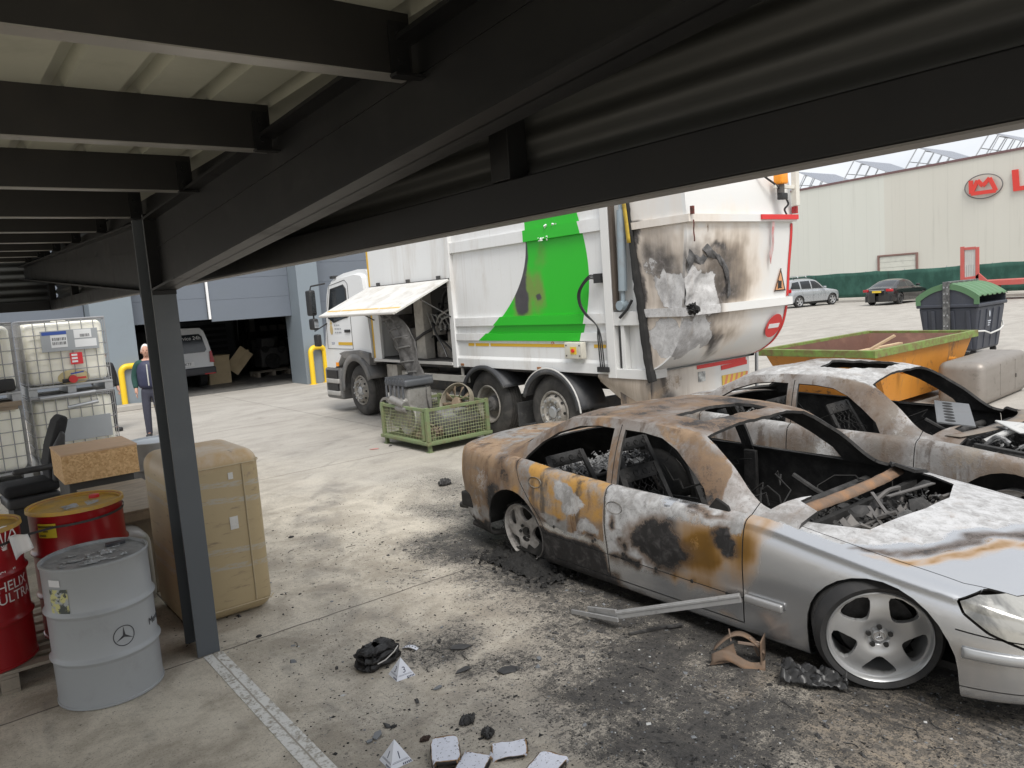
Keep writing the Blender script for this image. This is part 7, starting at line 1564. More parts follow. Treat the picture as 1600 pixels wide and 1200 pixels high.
c = t.mix(sp.outputs[0], (.50, .29, .12), (.74, .50, .26)); c = t.mix(t.ramp(n, .52, .7), c, (.56, .34, .15)); t.bump(sp.outputs[1], .2); OSB = t.fin(c, .75)
OC = thing('chipboard_crate', 'closed chipboard crate standing behind the red drum and the black seat', 'crate', (1.28, 8.65, .755))
b = MB().box(-.33, .33, -.36, -.342, 0, .27).box(-.33, .33, .342, .36, 0, .27).box(-.33, -.312, -.3415, .3415, 0, .27).box(.312, .33, -.3415, .3415, 0, .27); b.build('crate_side', OSB, OC, bevel=.002)
MB().box(-.335, .335, -.365, .365, .2705, .288).build('crate_lid', mat('worn crate lid', (.60, .40, .25), .75, 0, .12, 5, dirt=(.46, .33, .23), dirt_amt=.35), OC, bevel=.003)
tag(MB().box(-.28, .3, -.33, .4, .09, .75).box(-.28, -.2, -.33, .4, 0, .089).box(.2, .3, -.33, .4, 0, .089).build('tool_chest', mat('dull grey chest', (.06, .058, .055), .6, 0, .2, 3), loc=(1.28, 8.75, 0), bevel=.01), 'grey chest carrying the chipboard crate', 'chest')
GB = mat('grey barrel plastic', (.40, .40, .40), .5, 0, .1, 4, dirt=(.28, .27, .26), dirt_amt=.35)
drum('light grey drum with a flat lid between the chipboard crate and the column', (2.02, 9.35, 0), GB, .31, .9, 0, mat('pale barrel lid', (.52, .55, .58), .35, .2, .1, 6))
drum('smaller light grey drum half hidden by the tan tank', (2.12, 8.62, 0), GB, .25, .87, 0, mat('pale barrel lid', (.52, .55, .58)))

# ---- driver's seat
SE = thing('driver_seat', 'black lorry driver seat with armrest standing before the white tanks', 'seat', (.80, 9.9, 0), R(4))
SE.scale = (.93, .93, .93)
FAB = mat('black seat fabric', (.022, .022, .024), .85, 0, .3, 12, bump=.3, bs=120); VIN = mat('dark grey vinyl', (.05, .05, .052), .5, 0, .2, 6)
MB().rbox(-.30, .28, -.27, .27, .50, .64, .06, n=4).build('seat', FAB, SE, smooth=60)
bk = [(.28 + .05, .55), (.30, .80), (.36, 1.0), (.44, 1.22), (.47, 1.33), (.41, 1.37), (.34, 1.30), (.24, 1.05), (.18, .8), (.18, .58)]
MB().prism(bk, 'y', -.2, .2).build('backrest', FAB, SE, bevel=.05, smooth=60); 
for sy in (-1, 1): MB().prism([(.20, .6), (.32, .6), (.40, 1.15), (.36, 1.2), (.24, 1.0)], 'y', sy * .235 - .04, sy * .235 + .04).build('side_bolster', VIN, SE, bevel=.03, smooth=60)
MB().rbox(-.2, .3, -.37, -.28, .77, .84, .035).build('armrest', VIN, SE, smooth=60); MB().rbox(-.13, .3, .28, .36, .95, 1.05, .03, M=Matrix.Translation((.12, 0, -.12)) @ Matrix.Rotation(R(-50), 4, 'Y') @ Matrix.Translation((-.1, 0, -.3))).build('armrest', VIN, SE, smooth=60)
MB().rbox(-.28, .27, -.25, .25, .36, .49, .04).box(-.22, .22, -.2, .2, .05, .355).rbox(-.25, .25, -.23, .23, 0, .06, .02).build('seat_base', VIN, SE, smooth=40)
# ---- liquid containers in wire cages
t = NT('milky plastic'); n = t.noise(1.6, 5, .6); z = t.xyz()[2]
c = t.mix(n, (.87, .84, .72), (.92, .905, .83)); MILK = t.fin(c, .35); t.b.inputs['Subsurface Weight'].default_value = .25; t.b.inputs['Subsurface Radius'].default_value = (.03, .03, .02)
CAGE = mat('cage tube', (.36, .36, .37), .4, .6, .1, 8)
def ibc(label, loc, upper=True, labels=None, dirt=0):
    t = thing('container_tank', label, 'liquid container', loc, 0, 'caged white liquid containers')
    x0, x1, y0, y1, z0, z1 = -.57, .57, -.5, .5, .17, 1.13
    MB().rbox(x0 + .03, x1 - .03, y0 + .03, y1 - .03, z0, z1 - .0, .10, n=5).lathe([(.001, .05), (.10, .05), (.11, 0)], 24, M=Matrix.Translation((0, 0, z1 - .005))).build('bottle', MILK, t, smooth=50)
    b = MB(); r = .007
    xs_ = [x0 + (x1 - x0) * k / 7 for k in range(8)]; zs_ = [z0 + .03 + (z1 - z0 - .03) * k / 5 for k in range(6)]
    for y in (y0, y1):
        for x in xs_: b.tube([(x, y, z0 - .02), (x, y, z1 + .03)], r, 6)
    for x in (x0, x1):
        for k in range(1, 6): yy = y0 + (y1 - y0) * k / 6; b.tube([(x, yy, z0 - .02), (x, yy, z1 + .03)], r, 6)
    for z in zs_:
        c_ = .05; b.tube([(x0 + c_, y0 - .012, z), (x1 - c_, y0 - .012, z), (x1 + .012, y0 + c_, z), (x1 + .012, y1 - c_, z), (x1 - c_, y1 + .012, z), (x0 + c_, y1 + .012, z), (x0 - .012, y1 - c_, z), (x0 - .012, y0 + c_, z)], r, 6, closed=True)
    b.tube([(x0, y0, z1 + .03), (x1, y0, z1 + .03), (x1, y1, z1 + .03), (x0, y1, z1 + .03)], .014, 6, closed=True)
    for y in (-.15, .2): b.tube([(x0, y, z1 + .035), (x1, y, z1 + .035)], .014, 6)
    b.build('cage', CAGE, t, smooth=50)
    b = MB(); 
    for x in (x0 + .05, 0, x1 - .05): b.box(x - .06, x + .06, y0, y1, .02, .13)
    b.box(x0 - .01, x1 + .01, y0 - .01, y1 + .01, .131, .165).box(x0 - .01, x1 + .01, y0 - .01, y0 + .05, .0, .019).box(x0 - .01, x1 + .01, y1 - .05, y1 + .01, 0, .019); b.build('pallet_base', GALV, t, bevel=.006)
    return t
VALV = mat('red valve', (.55, .03, .03), .35)
I1 = ibc('caged white tank topmost on the right hand stack, with label plate and red tap', (1.84, 14.1, 1.19))
MB().box(-.33, .45, -.535, -.525, .68, 1.0).build('label_plate', mat('grey label plate', (.36, .38, .40), .45, .3, .08, 3), I1, bevel=.003)
PAPER = mat('white label paper', (.72, .73, .74), .5, 0, .04); o = MB().box(-.20, .02, -.5385, -.5355, .74, .93).box(.12, .36, -.5385, -.5355, .86, .99).box(.12, .42, -.5385, -.5355, .72, .84).build('label', PAPER, I1, smooth=0)
b = MB().box(-.31, .02, -.5385, -.5355, .935, .985); b.build('blue_label', mat('blue label', (.04, .09, .35), .5), I1, smooth=0)
b = MB()
rn = random.Random(6)
for zz, xa_, xb_ in ((.78, -.18, .0), (.845, -.18, 0), (.875, .2, .33)):
    x = xa_
    while x < xb_: w_ = rn.uniform(.004, .012); b.box(x, x + w_, -.5405, -.539, zz, zz + .045); x += w_ + rn.uniform(.005, .012)
b.build('barcode', BLK, o, smooth=0)
o = MB().box(.03, .20, -.5285, -.525, .46, .64).build('red_notice', mat('red notice', (.62, .03, .04), .5), I1, smooth=0)
b = MB()
for k in range(3): b.box(.05, .13, -.5305, -.529, .49 + .05 * k, .52 + .05 * k)
b.build('notice_print', WHITEM, o, smooth=0)
MB().lathe([(.001, .03), (.08, .03), (.22, 0)], 28, M=basis((1, 0, 0), (0, 0, 1), Vector((.05, -.475, .26))) @ Matrix.Scale(.55, 4, (0, 1, 0))).build('tap_recess', mat('yellowish recess', (.58, .48, .26), .5), I1)
b = MB().cyl((.02, -.48, .25), (.02, -.6, .25), .05, n=18).cyl((-.12, -.55, .22), (.02, -.55, .22), .03, n=12); b.build('tap', BLACKP, I1); b = MB().cyl((.02, -.6, .24), (.02, -.63, .24), .06, n=18).bar((.02, -.6, .25), (.2, -.6, .25), .02, .03); b.build('tap_cap', VALV, I1); MB().bar((.0, -.57, .32), (.18, -.57, .34), .03, .02).build('tap_handle', mat('blue handle', (.03, .08, .35), .4), I1)
I2 = ibc('caged white tank at the bottom of the right hand stack, behind the black seat', (1.84, 14.1, .02))
MB().box(-.2, .48, -.535, -.525, .45, .80).build('label_plate', mat('grey label plate', (.36, .38, .40)), I2, bevel=.003)
MB().tube([(-.45, -.58, 1.16), (.3, -.58, 1.18), (.32, -.58, 1.02), (-.1, -.58, .98)], .03, 8).build('bent_tube', GALV, I2)
I3 = ibc('caged white tank on top of the left stack, cut by the picture edge', (.56, 13.75, 1.19)); MB().rbox(.1, .52, -.53, -.46, .18, .36, .03).build('black_skirt', BLACKP, I3)
I4 = ibc('caged white tank at the bottom of the left stack, behind the drums', (.56, 13.75, .02)); MB().box(-.4, .0, -.535, -.525, .3, .7).build('label_plate', PAPER, I4)
o = MB().box(-.5, .45, -.3, .1, 0, .05).box(.1, .5, -.32, .1, .051, .12).build('loose_planks', WOOD, loc=(.62, 13.5, 1.10), bevel=.004); tag(o, 'short brown planks stuck between the stacked white tanks at the left edge', 'planks')

# ================================================================== people
SKIN = mat('skin', (.52, .29, .21), .55, 0, .06, 14)
def skinned(name, chains, m_, parent, sub=2, extra=None):
    """limbs grown from chains of (point, radius); one continuous surface per object"""
    bm = bmesh.new(); sk = bm.verts.layers.skin.verify(); seen = {}
    first = True
    for ch in chains:
        prev = None
        for p, r in ch:
            k = tuple(round(c, 4) for c in p)
            v = seen.get(k)
            if v is None:
                v = bm.verts.new(p); seen[k] = v; rr = r if isinstance(r, tuple) else (r, r); v[sk].radius = rr; v[sk].use_root = prev is None and (first or not any(e for e in v.link_edges))
            if prev is not None and prev is not v: 
                try: bm.edges.new((prev, v))
                except ValueError: pass
            prev = v
        first = False
    me = bpy.data.meshes.new(name); bm.to_mesh(me); bm.free()
    o = bpy.data.objects.new(name, me); COL.objects.link(o)
    o.modifiers.new('skin', 'SKIN').use_smooth_shade = True
    s_ = o.modifiers.new('sub', 'SUBSURF'); s_.levels = s_.render_levels = sub
    dg = bpy.context.evaluated_depsgraph_get(); dg.update(); m2 = bpy.data.meshes.new_from_object(o.evaluated_get(dg)); bpy.data.objects.remove(o)
    if extra:
        b = MB(); b.v = [v.co.copy() for v in m2.vertices]; b.f = [tuple(p.vertices) for p in m2.polygons]; b.m = [0] * len(b.f); extra(b); return b.build(name, m_, parent, smooth=60)
    m2.materials.clear(); m2.materials.append(m_); return link(name, m2, parent, smooth=60)
def person(label, loc, rz, gilet, sleeves, trousers, hair, h=1.76):
    t = thing('person', label, 'person', loc, rz); k = h / 1.76
    V = lambda x, y, z: (x * k, y * k, z * k)         # faces -y
    arm = lambda s: [V(s * .185, .01, 1.42), V(s * .255, .02, 1.16), V(s * .235, -.07, .95)]
    def head(b):
        n, m_ = 28, 22; vs = []
        def hf(u, v):
            th, ph = 2 * math.pi * u, math.pi * v; x, y, z = math.sin(ph) * math.sin(th), -math.sin(ph) * math.cos(th), math.cos(ph)
            rx, ry, rz_ = .074, .096, .122
            if z < 0: rx *= 1 + .22 * z; ry *= 1 + .08 * z
            X, Y_, Z = x * rx, y * ry, z * rz_
            f = max(0, -y)
            if f > .5:
                Y_ -= .026 * math.exp(-(X / .012) ** 2 - ((Z + .012) / .022) ** 2)          # nose
                Y_ += .012 * (math.exp(-((abs(X) - .03) / .014) ** 2 - ((Z - .012) / .012) ** 2))   # eye sockets
                Y_ -= .006 * math.exp(-(X / .026) ** 2 - ((Z + .058) / .010) ** 2) - .005 * math.exp(-(X / .024) ** 2 - ((Z + .050) / .004) ** 2); Y_ -= .008 * math.exp(-(X / .024) ** 2 - ((Z + .092) / .018) ** 2)
            return V(X, Y_ - .012, Z + 1.645)
        b.grid(n, m_, hf)
        for s in (-1, 1): b.rbox(-.008, .008, -.02, .02, -.032, .032, .007, M=Matrix.Translation(V(s * .078, .0, 1.635)) @ Matrix.Rotation(s * .3, 4, 'Z'))
    hands = []
    for s in (-1, 1):
        w_ = Vector(V(s * .235, -.07, .95)); hands.append([(w_, .030), (w_ + Vector((0, -.02, -.05)), .034), (w_ + Vector((0, -.03, -.09)), .030)])
    body = [[(V(0, 0, .98), .10), (V(0, 0, 1.2), .11), (V(0, .01, 1.42), .10), (V(0, .012, 1.5), .055), (V(0, 0, 1.56), .054), (V(0, -.01, 1.62), .06)]]
    for s in (-1, 1):
        body.append([(V(0, .01, 1.42), .10)] + [(p, r) for p, r in zip(arm(s), (.05, .042, .030))] + hands[(s + 1) // 2][1:])
        body.append([(V(0, 0, .98), .10), (V(s * .095, 0, .90), .085), (V(s * .105, -.01, .50), .058), (V(s * .11, .02, .08), .04), (V(s * .115, -.10, .04), .035)])
        w_ = hands[(s + 1) // 2]
        for q, (dx, L) in enumerate(((-.024, .065), (-.008, .075), (.008, .07), (.024, .055))):
            a = w_[2][0] + Vector((s * .004, dx * .9, -.01)); body.append([(a, .010), (a + Vector((-s * .004, -.006, -L * .5)), .009), (a + Vector((-s * .014, -.002, -L)), .007)])
        a = w_[1][0] + Vector((-s * .01, -.028, 0)); body.append([(a, .012), (a + Vector((-s * .008, -.02, -.03)), .010), (a + Vector((-s * .012, -.022, -.055)), .008)])
    skinned('body', body, SKIN, t, 1, head)
    skinned('trousers', [[(V(0, 0, 1.0), (.155, .115)), (V(0, 0, .94), (.15, .115))]] + [[(V(0, 0, .94), (.15, .115)), (V(s * .09, 0, .84), .098), (V(s * .105, -.01, .50), .078), (V(s * .112, .02, .10), .062), (V(s * .113, .02, .05), .064)] for s in (-1, 1)], trousers, t)
    skinned('jumper', [[(V(0, 0, .98), (.13, .10)), (V(0, 0, 1.2), (.135, .10)), (V(0, .01, 1.40), (.125, .09)), (V(0, .012, 1.50), .068)]] + [[(V(0, .01, 1.40), (.125, .09))] + list(zip(arm(s), (.078, .064, .046))) for s in (-1, 1)], sleeves, t)
    g = skinned('gilet', [[(V(0, 0, .92), (.21, .165)), (V(0, 0, 1.02), (.22, .17)), (V(0, -.005, 1.2), (.225, .17)), (V(0, .005, 1.36), (.225, .155)), (V(0, .012, 1.49), (.12, .10))]], gilet, t)
    for v in g.data.vertices:
        z = v.co.z / k; rr = 1 + .035 * abs(math.sin(z * 26)); v.co.x *= rr; v.co.y *= rr
    MB().tube([V(0, -.172, 1.0), V(0, -.175, 1.2), V(0, -.15, 1.4)], .012, 6).build('zip', mat('pale zip', (.5, .5, .48), .4), g)
    b = MB(); n = 24
    b.grid(n, 12, lambda u, v: V(math.sin(math.pi * .55 * v) * math.sin(2 * math.pi * u) * .081, -math.sin(math.pi * .55 * v) * math.cos(2 * math.pi * u) * (.104 if math.cos(2 * math.pi * u) < 0 else .088 - .02 * v) - .008, 1.648 + .134 * math.cos(math.pi * .55 * v) + (.02 * v * max(0, math.cos(2 * math.pi * u)))))
    b.build('hair', hair, t, smooth=60)
    b = MB()
    for s in (-1, 1): b.rbox(s * .115 * k - .048, s * .115 * k + .048, -.19 * k, .09 * k, .0, .085, .03)
    b.build('shoes', BLACKP, t, smooth=60)
    b = MB()
    for s in (-1, 1): b.lathe([(.001, .004), (.008, .002), (.009, 0)], 10, M=basis((1, 0, 0), (0, 0, 1), Vector(V(s * .03, -.096, 1.657))))
    b.build('eye', BLACKM, t)
    return t
person('white haired man in a navy gilet over a green jumper, half behind the column', (3.46, 15.9, 0), R(-18), mat('navy quilt', (.028, .032, .07), .6, 0, .25, 8), mat('green jumper', (.015, .06, .05), .85, 0, .2, 30), mat('slate trousers', (.05, .052, .075), .8, 0, .15, 20), mat('white hair', (.66, .65, .63), .7, 0, .15, 40), 1.78)
person('person in a black jacket mostly hidden behind the stacked white tanks', (2.98, 17.6, 0), R(25), mat('black jacket', (.012, .012, .014), .6), mat('black sleeves', (.014, .014, .016), .7), mat('dark trousers', (.02, .02, .025), .8), mat('dark hair', (.03, .02, .015), .6), 1.7)

# ================================================================== van and stores inside the workshop
VN = thing('delivery_van', 'white van with black rear window standing half inside the workshop door', 'van', (6.42, 24.9, 0))
VW = mat('white van paint', (.66, .67, .68), .3, 0, .04, 2, coat=.3, dirt=(.5, .49, .47), dirt_amt=.15)
vp = [(-.94, .42), (-.955, .8), (-.93, 1.08), (-.86, 1.5), (-.78, 1.78), (-.66, 1.88), (0, 1.915)]; vp = vp + [(-x, z) for x, z in vp[-2::-1]]
b = MB().grid(24, len(vp) - 1, lambda u, v: ((lambda q, s: (q[0] * s, (5.0 * u) * 1 + .10 * (1 - min(1, u * 24 / 2)) * 0 + (max(0, q[1] - 1.0) * .14 * (1 - min(1, u * 3))), q[1]))(vp[round(v * (len(vp) - 1))], 1 if .01 < u < .96 else .97)))
b.add([((q[0] * .97), max(0, q[1] - 1.0) * .14, q[1]) for q in vp], [tuple(range(len(vp)))]); b.add([(q[0] * .9, 5.0, q[1]) for q in vp], [tuple(range(len(vp)))]); b.build('body', VW, VN, smooth=45, bevel=.02)
def vq(x, z, o=.006): return (x, max(0, z - 1.0) * .14 - o, z)
def rear(poly, o=.006, M=None): b = MB(); b.add([vq(x, z, o) for x, z in poly] + [vq(x, z, o - .02) for x, z in poly], [tuple(range(len(poly)))] + [(i, (i + 1) % len(poly), len(poly) + (i + 1) % len(poly), len(poly) + i) for i in range(len(poly))]); return b
wd = rear([(-.70, 1.13), (.70, 1.13), (.76, 1.2), (.68, 1.62), (.60, 1.70), (-.60, 1.70), (-.68, 1.62), (-.76, 1.2)], .012).build('rear_window', GLASS_DK, VN, smooth=0)
text_mesh('window_lettering', 'Service 24h', .16, WHITEM, wd, basis((1, 0, 0), (0, .14, 1), Vector(vq(.26, 1.58, .018))))
for s in (-1, 1): rear([(s * .96, .78), (s * .82, .80), (s * .84, 1.12), (s * .90, 1.16)], .02).build('tail_lamp', LAMPR, VN, smooth=0)
MB().rbox(-.97, .97, -.10, .25, .42, .66, .05).build('rear_bumper', mat('grey bumper', (.06, .06, .065), .6), VN); MB().box(.6, .93, -.106, -.09, .43, .47).build('reflector', LAMPR, VN)
pl_ = MB().box(-.30, .34, -.032, -.004, .72, .86).build('number_plate', WHITEM, VN); text_mesh('plate_lettering', '7712 KTF', .12, BLACKM, pl_, basis((1, 0, 0), (0, 0, 1), Vector((.02, -.034, .79))))
b = MB().tube([(-.68, .118 + .03, 1.86), (0, .11, 1.895), (.68, .118 + .03, 1.86)], .02, 6); b.build('roof_spoiler', VW, VN)
for x in (-.86, .86):
    for y in (.95, 4.1): MB().lathe([(.001, .02), (.2, .02), (.22, .03), (.3, .03), (.325, .0), (.325, -.2), (.001, -.2)], 30, M=Matrix.Translation((x + .0, y, .325)) @ Matrix.Rotation(R(90 if x > 0 else -90), 4, 'Y')).build('wheel', RUBBER, VN)
LR = thing('lorry_front', 'dark lorry front with slatted grille in the shadow beside the white van', 'lorry', (8.6, 30.0, 0))
MB().rbox(-1.2, 1.2, 0, 1.8, .5, 3.0, .12).build('cab', mat('grey lorry cab', (.12, .125, .13), .5), LR)
b = MB()
for k in range(5): b.box(-.85, .85, -.03, .02, .9 + .22 * k, 1.02 + .22 * k)
b.build('grille', BLACKP, LR); MB().box(-1.0, 1.0, -.02, .02, 2.05, 2.8).build('windscreen', GLASS_DK, LR); MB().tube([(1.25, -.1, 1.2), (1.28, -.12, 2.0)], .02, 6).build('chrome_bar', GALV, LR)
CHIP = OSB
tag(MB().box(-.35, .35, -.3, .3, .0, .9).box(-.38, .38, -.33, .33, .9, .93).build('packing_case', mat('packing case wood', (.46, .36, .22), .75, 0, .15, 4, dirt=(.3, .23, .14), dirt_amt=.3), loc=(7.75, 26.0, 0), bevel=.006), 'pale packing case standing on the floor right of the van', 'case')
tag(MB().bar((0, 0, .1), (.55, -.1, .75), .04, .5).bar((.05, -.03, .1), (.6, -.13, .75), .06, .06).build('wooden_panel', MATS['packing case wood'], loc=(8.25, 26.1, .25)), 'tilted wooden panel leaning against the pale packing case', 'panel')
tag(MB().rbox(-.55, .55, -.4, .4, .35, 1.1, .04).box(-.6, .6, -.45, .45, 1.0, 1.08).box(-.5, -.4, -.35, .35, 0, .35).box(.4, .5, -.35, .35, 0, .35).build('plastic_box', mat('pale grey box', (.30, .31, .28), .6, 0, .1, 3), loc=(12.1, 28.6, .05)), 'pale grey plastic box in the shadow near the right door pier', 'box')
tag(MB().rbox(-.25, .25, -.2, .2, 0, .42, .01).build('carton', mat('grey carton', (.26, .25, .23), .8), loc=(12.0, 28.6, 1.14)), 'grey carton standing on the pale plastic box in the workshop', 'carton')
e = thing('engine_block', 'dark engine block with pulleys on the workshop floor', 'engine', (10.2, 27.6, 0)); MB().rbox(-.5, .5, -.4, .4, .25, .95, .06).rbox(-.4, .1, -.3, .3, .95, 1.3, .05).build('block', DKM, e)
for x, z, r in ((-.1, .45, .28), (.25, .85, .14), (-.35, .9, .12)): MB().lathe([(.001, .02), (r * .4, .02), (r * .5, .0), (r * .9, .0), (r, .03), (r, -.03)], 24, M=basis((1, 0, 0), (0, 0, 1), Vector((x, -.43, z)))).build('pulley', SOOT, e)
pallet('pale pallet lying on the floor before the dark engine block', (9.75, 26.6, 0), 1.2, .8, .18)
pallet('pallet lying deeper in the workshop behind the engine block', (11.2, 27.8, 0), 1.2, .8, .15)
e = thing('storage_rack', 'dark storage rack with shelves at the back of the workshop', 'rack', (12.5, 31.5, 0)); b = MB()
for x in (-1.8, 0, 1.8):
    for y in (-.4, .4): MB().box(x - .04, x + .04, y - .04, y + .04, 0, 2.8).build('upright', FRAME, e)

for z in (.6, 1.4, 2.2): MB().box(-1.85, 1.85, -.45, .45, z, z + .06).build('shelf', FRAME, e)
b = MB(); rn = random.Random(5)
for z in (.66, 1.46):
    for k in range(9): x = -1.7 + .4 * k; b.box(x, x + rn.uniform(.15, .34), -.3, .3, z, z + rn.uniform(.15, .55))
b.build('stored_goods', mat('stored goods', (.26, .25, .23), .7, 0, .5, 2), e)

# ================================================================== on the ground: police markers, burnt papers, fragments
def at(px, py, z=0): return gp(px, py, z)
NAVY = mat('dark blue print', (.03, .035, .08), .5)
def marker(px, py, num, label, rz):
    p = at(px, py); t = thing('evidence_marker', label, 'marker', p, rz); s, h = .062, .112
    b = MB().add([(-s, -s, 0), (s, -s, 0), (s, s, 0), (-s, s, 0), (0, 0, h)], [(0, 3, 2, 1), (0, 1, 4), (1, 2, 4), (2, 3, 4), (3, 0, 4)]); o = b.build('pyramid', mat('white card', (.72, .74, .80), .5, 0, .04), t, smooth=0)
    for k in range(4):
        a = k * math.pi / 2; rt = Vector((math.cos(a), math.sin(a), 0)); out = Vector((math.sin(a), -math.cos(a), 0)); up = (Vector((0, 0, h)) - out * s).normalized(); c = out * s * .60 + Vector((0, 0, h * .40)); nrm = rt.cross(up)
        text_mesh('number', num, .05, NAVY, o, basis(rt, up, c + nrm * .0006), extrude=.0002)
        b = MB(); M = basis(rt, up, out * s + nrm * .0008)
        for q in range(5): b.box(.008 + .01 * q, .014 + .01 * q, .003, .012, 0, .0004, M=M)
        b.box(-.045, .045, .022, .0235, 0, .0004, M=M).box(-.04, .04, .027, .028, 0, .0004, M=M); b.build('scale_print', NAVY, o, smooth=0)
marker(628, 1054, '3', 'white pyramid evidence marker numbered 3, beside the burnt bundle', R(-5)); marker(619, 1188, '1', 'white pyramid evidence marker numbered 1, near the burnt papers', R(-2))
p = at(641, 1014); t = thing('scale_strip', 'curled white paper scale strip beyond the marker numbered 3', 'paper strip', p, R(-58))
MB().grid(10, 1, lambda u, v: (-.055 + .11 * u, .018 * (2 * v - 1), .004 + .016 * math.sin(math.pi * u))).build('paper', MATS['white card'], t, smooth=60, solid=.0008)
b = MB()
for k in range(5): b.box(-.045 + .02 * k, -.037 + .02 * k, -.006, .002, .0065 + .016 * math.sin(math.pi * (.1 + .18 * k)), .0075 + .016 * math.sin(math.pi * (.1 + .18 * k)))
b.build('print', NAVY, t, smooth=0)
# the burnt bundle
p = at(590, 1035); t = thing('burnt_bundle', 'black burnt bundle of folded cloth on the concrete', 'bundle', p, R(15)); rn = random.Random(12)
b = MB()
for q, (z, w, d, hh) in enumerate(((.0, .15, .10, .05), (.04, .145, .095, .045), (.075, .125, .08, .04))):
    b.grid(60, 14, lambda u, v: (lambda cu, su, k: ((w + .02 * fbm(cu * 2, su * 2, q, 1.6) + .012 * fbm(cu * 5, su * 5, q + v, 2)) * math.copysign(abs(cu) ** .6, cu) * k, (d + .016 * fbm(cu * 2, su * 3, q + 4, 1.6) + .01 * fbm(cu * 6, su * 6, q + 2 * v, 2)) * math.copysign(abs(su) ** .6, su) * k, max(.002, z + hh * (.5 - .5 * math.cos(math.pi * v)) + .022 * fbm(cu * k * 2, su * k * 2, q, 1.4) + .014 * fbm(cu * k * 5, su * k * 5, q + 9, 2.0))))(math.cos(2 * math.pi * u), math.sin(2 * math.pi * u), math.sin(math.pi * (.02 + .96 * v)) ** .5))
b.build('charred_cloth', mat('charred cloth', (.012, .011, .011), .5, 0, .5, 20, bump=.6, bs=60), t, smooth=60)
b = MB(); b.tube([(-.09, -.105, .055), (-.03, -.112, .058), (.05, -.105, .075), (.10, -.09, .09)], .004, 5); b.build('pale_edge', mat('pale edge', (.5, .48, .45), .6), t)
# burnt papers
CARD = None
t_ = NT('half burnt paper'); r_, _, s_, _ = t_.attr('burn'); n = t_.noise(40, 6, .7); fl = t_.ramp(t_.noise(70, 4, .7), .60, .65)
c = t_.mix(fl, (.70, .72, .80), (.05, .05, .06)); c = t_.mix(t_.ramp(t_.math('MULTIPLY_ADD', n, .5, r_), .55, .9), c, (.30, .18, .08)); c = t_.mix(t_.ramp(t_.math('MULTIPLY_ADD', n, .4, s_), .75, .95), c, (.02, .018, .016)); PAPB = t_.fin(c, .7)
def burnt_pad(px, py, lx, ly, rz, th, curl, label, seed):
    lx *= 1.2; ly *= 1.2; p = at(px, py); t = thing('burnt_notepad', label, 'paper pad', p, rz, 'burnt paper pads in the foreground')
    nx, ny = 26, 20
    def pt(u, v):
        a, q = 2 * u - 1, 2 * v - 1; k = 1 / max(1, (abs(a) ** 5 + abs(q) ** 5) ** .2); x, y = a * k * lx, q * k * ly; e = 1 + .05 * fbm(a, q, seed, 2.5) * max(abs(a), abs(q)) ** 3
        return (x * e, y * e, th + curl * (a * .6 + .4 * q) * abs(a) + .004 * fbm(a, q, seed + 2, 1.5))
    b = MB().grid(nx, ny, pt); o = b.build('sheet', PAPB, t, smooth=60, solid=min(th * .8, .02))
    def ed(x, y, z):
        q = max(abs(x) / lx, abs(y) / ly); return .9 * sstep(.86, .97, q), 0, 1.1 * sstep(.93, 1.0, q), 0
    burn_attr(o.data, ed)
    if th > .012:
        b = MB().grid(40, 1, lambda u, v: (lambda q: (q[0] * 1.03, q[1] * 1.03, .001 + max(0, q[2] - .012 - .001) * v))(pt(*((u * 4, 0) if u < .25 else (1, u * 4 - 1) if u < .5 else (3 - u * 4, 1) if u < .75 else (0, 4 - u * 4))))); b.build('charred_edge', SOOTB, t, smooth=0)
burnt_pad(697, 1184, .088, .060, R(60), .03, .004, 'thick white paper pad with burnt brown edges lying right of the marker numbered 1', 1)
burnt_pad(797, 1176, .075, .055, R(-35), .012, .02, 'curled white paper sheet speckled with soot, right of the thick pad', 3)
burnt_pad(738, 1202, .075, .06, R(35), .028, .004, 'white paper pad cut by the bottom edge of the picture, between two others', 5)
burnt_pad(853, 1206, .085, .06, R(20), .02, .006, 'rightmost white burnt paper pad at the bottom edge of the picture', 7)
# charred fragments
CHAR = mat('charred plastic', (.035, .034, .034), .5, .1, .4, 12, dirt=(.14, .135, .13), dirt_amt=.35, dirt_s=14, bump=.5); GREYF = mat('grey plastic shard', (.17, .18, .19), .55, 0, .2, 8)
def shard(px, py, s, label, m_, seed, lumpy=False, rz=0, z=0):
    p = at(px, py); rn = random.Random(seed); b = MB()
    if lumpy: b.grid(22, 16, lambda u, v: (s * (2 * u - 1) * (1 + .2 * fbm(u * 3, v * 2, seed, 2)) * (1 - .55 * (2 * v - 1) ** 2), s * .7 * (2 * v - 1) * (1 - .4 * (2 * u - 1) ** 2), max(.002, s * (.16 + .34 * math.sin(math.pi * u) * math.sin(math.pi * v) + .35 * fbm(u * 4, v * 4, seed, 2.2)))))
    else:
        k = rn.randint(5, 7); P = [(s * rn.uniform(.6, 1.1) * math.cos(6.283 * i / k), s * .55 * rn.uniform(.6, 1.1) * math.sin(6.283 * i / k)) for i in range(k)]; b.prism(P, 'z', .004, .010, M=Matrix.Rotation(R(rn.uniform(-8, 8)), 4, 'X') @ Matrix.Rotation(R(rn.uniform(-6, 6)), 4, 'Y'))
    tag(b.build('charred_fragment', m_, smooth=0 if not lumpy else 50, solid=.004 if lumpy else 0, loc=p, rot=(0, 0, rz)), label, 'debris', 'charred fragments on the concrete')
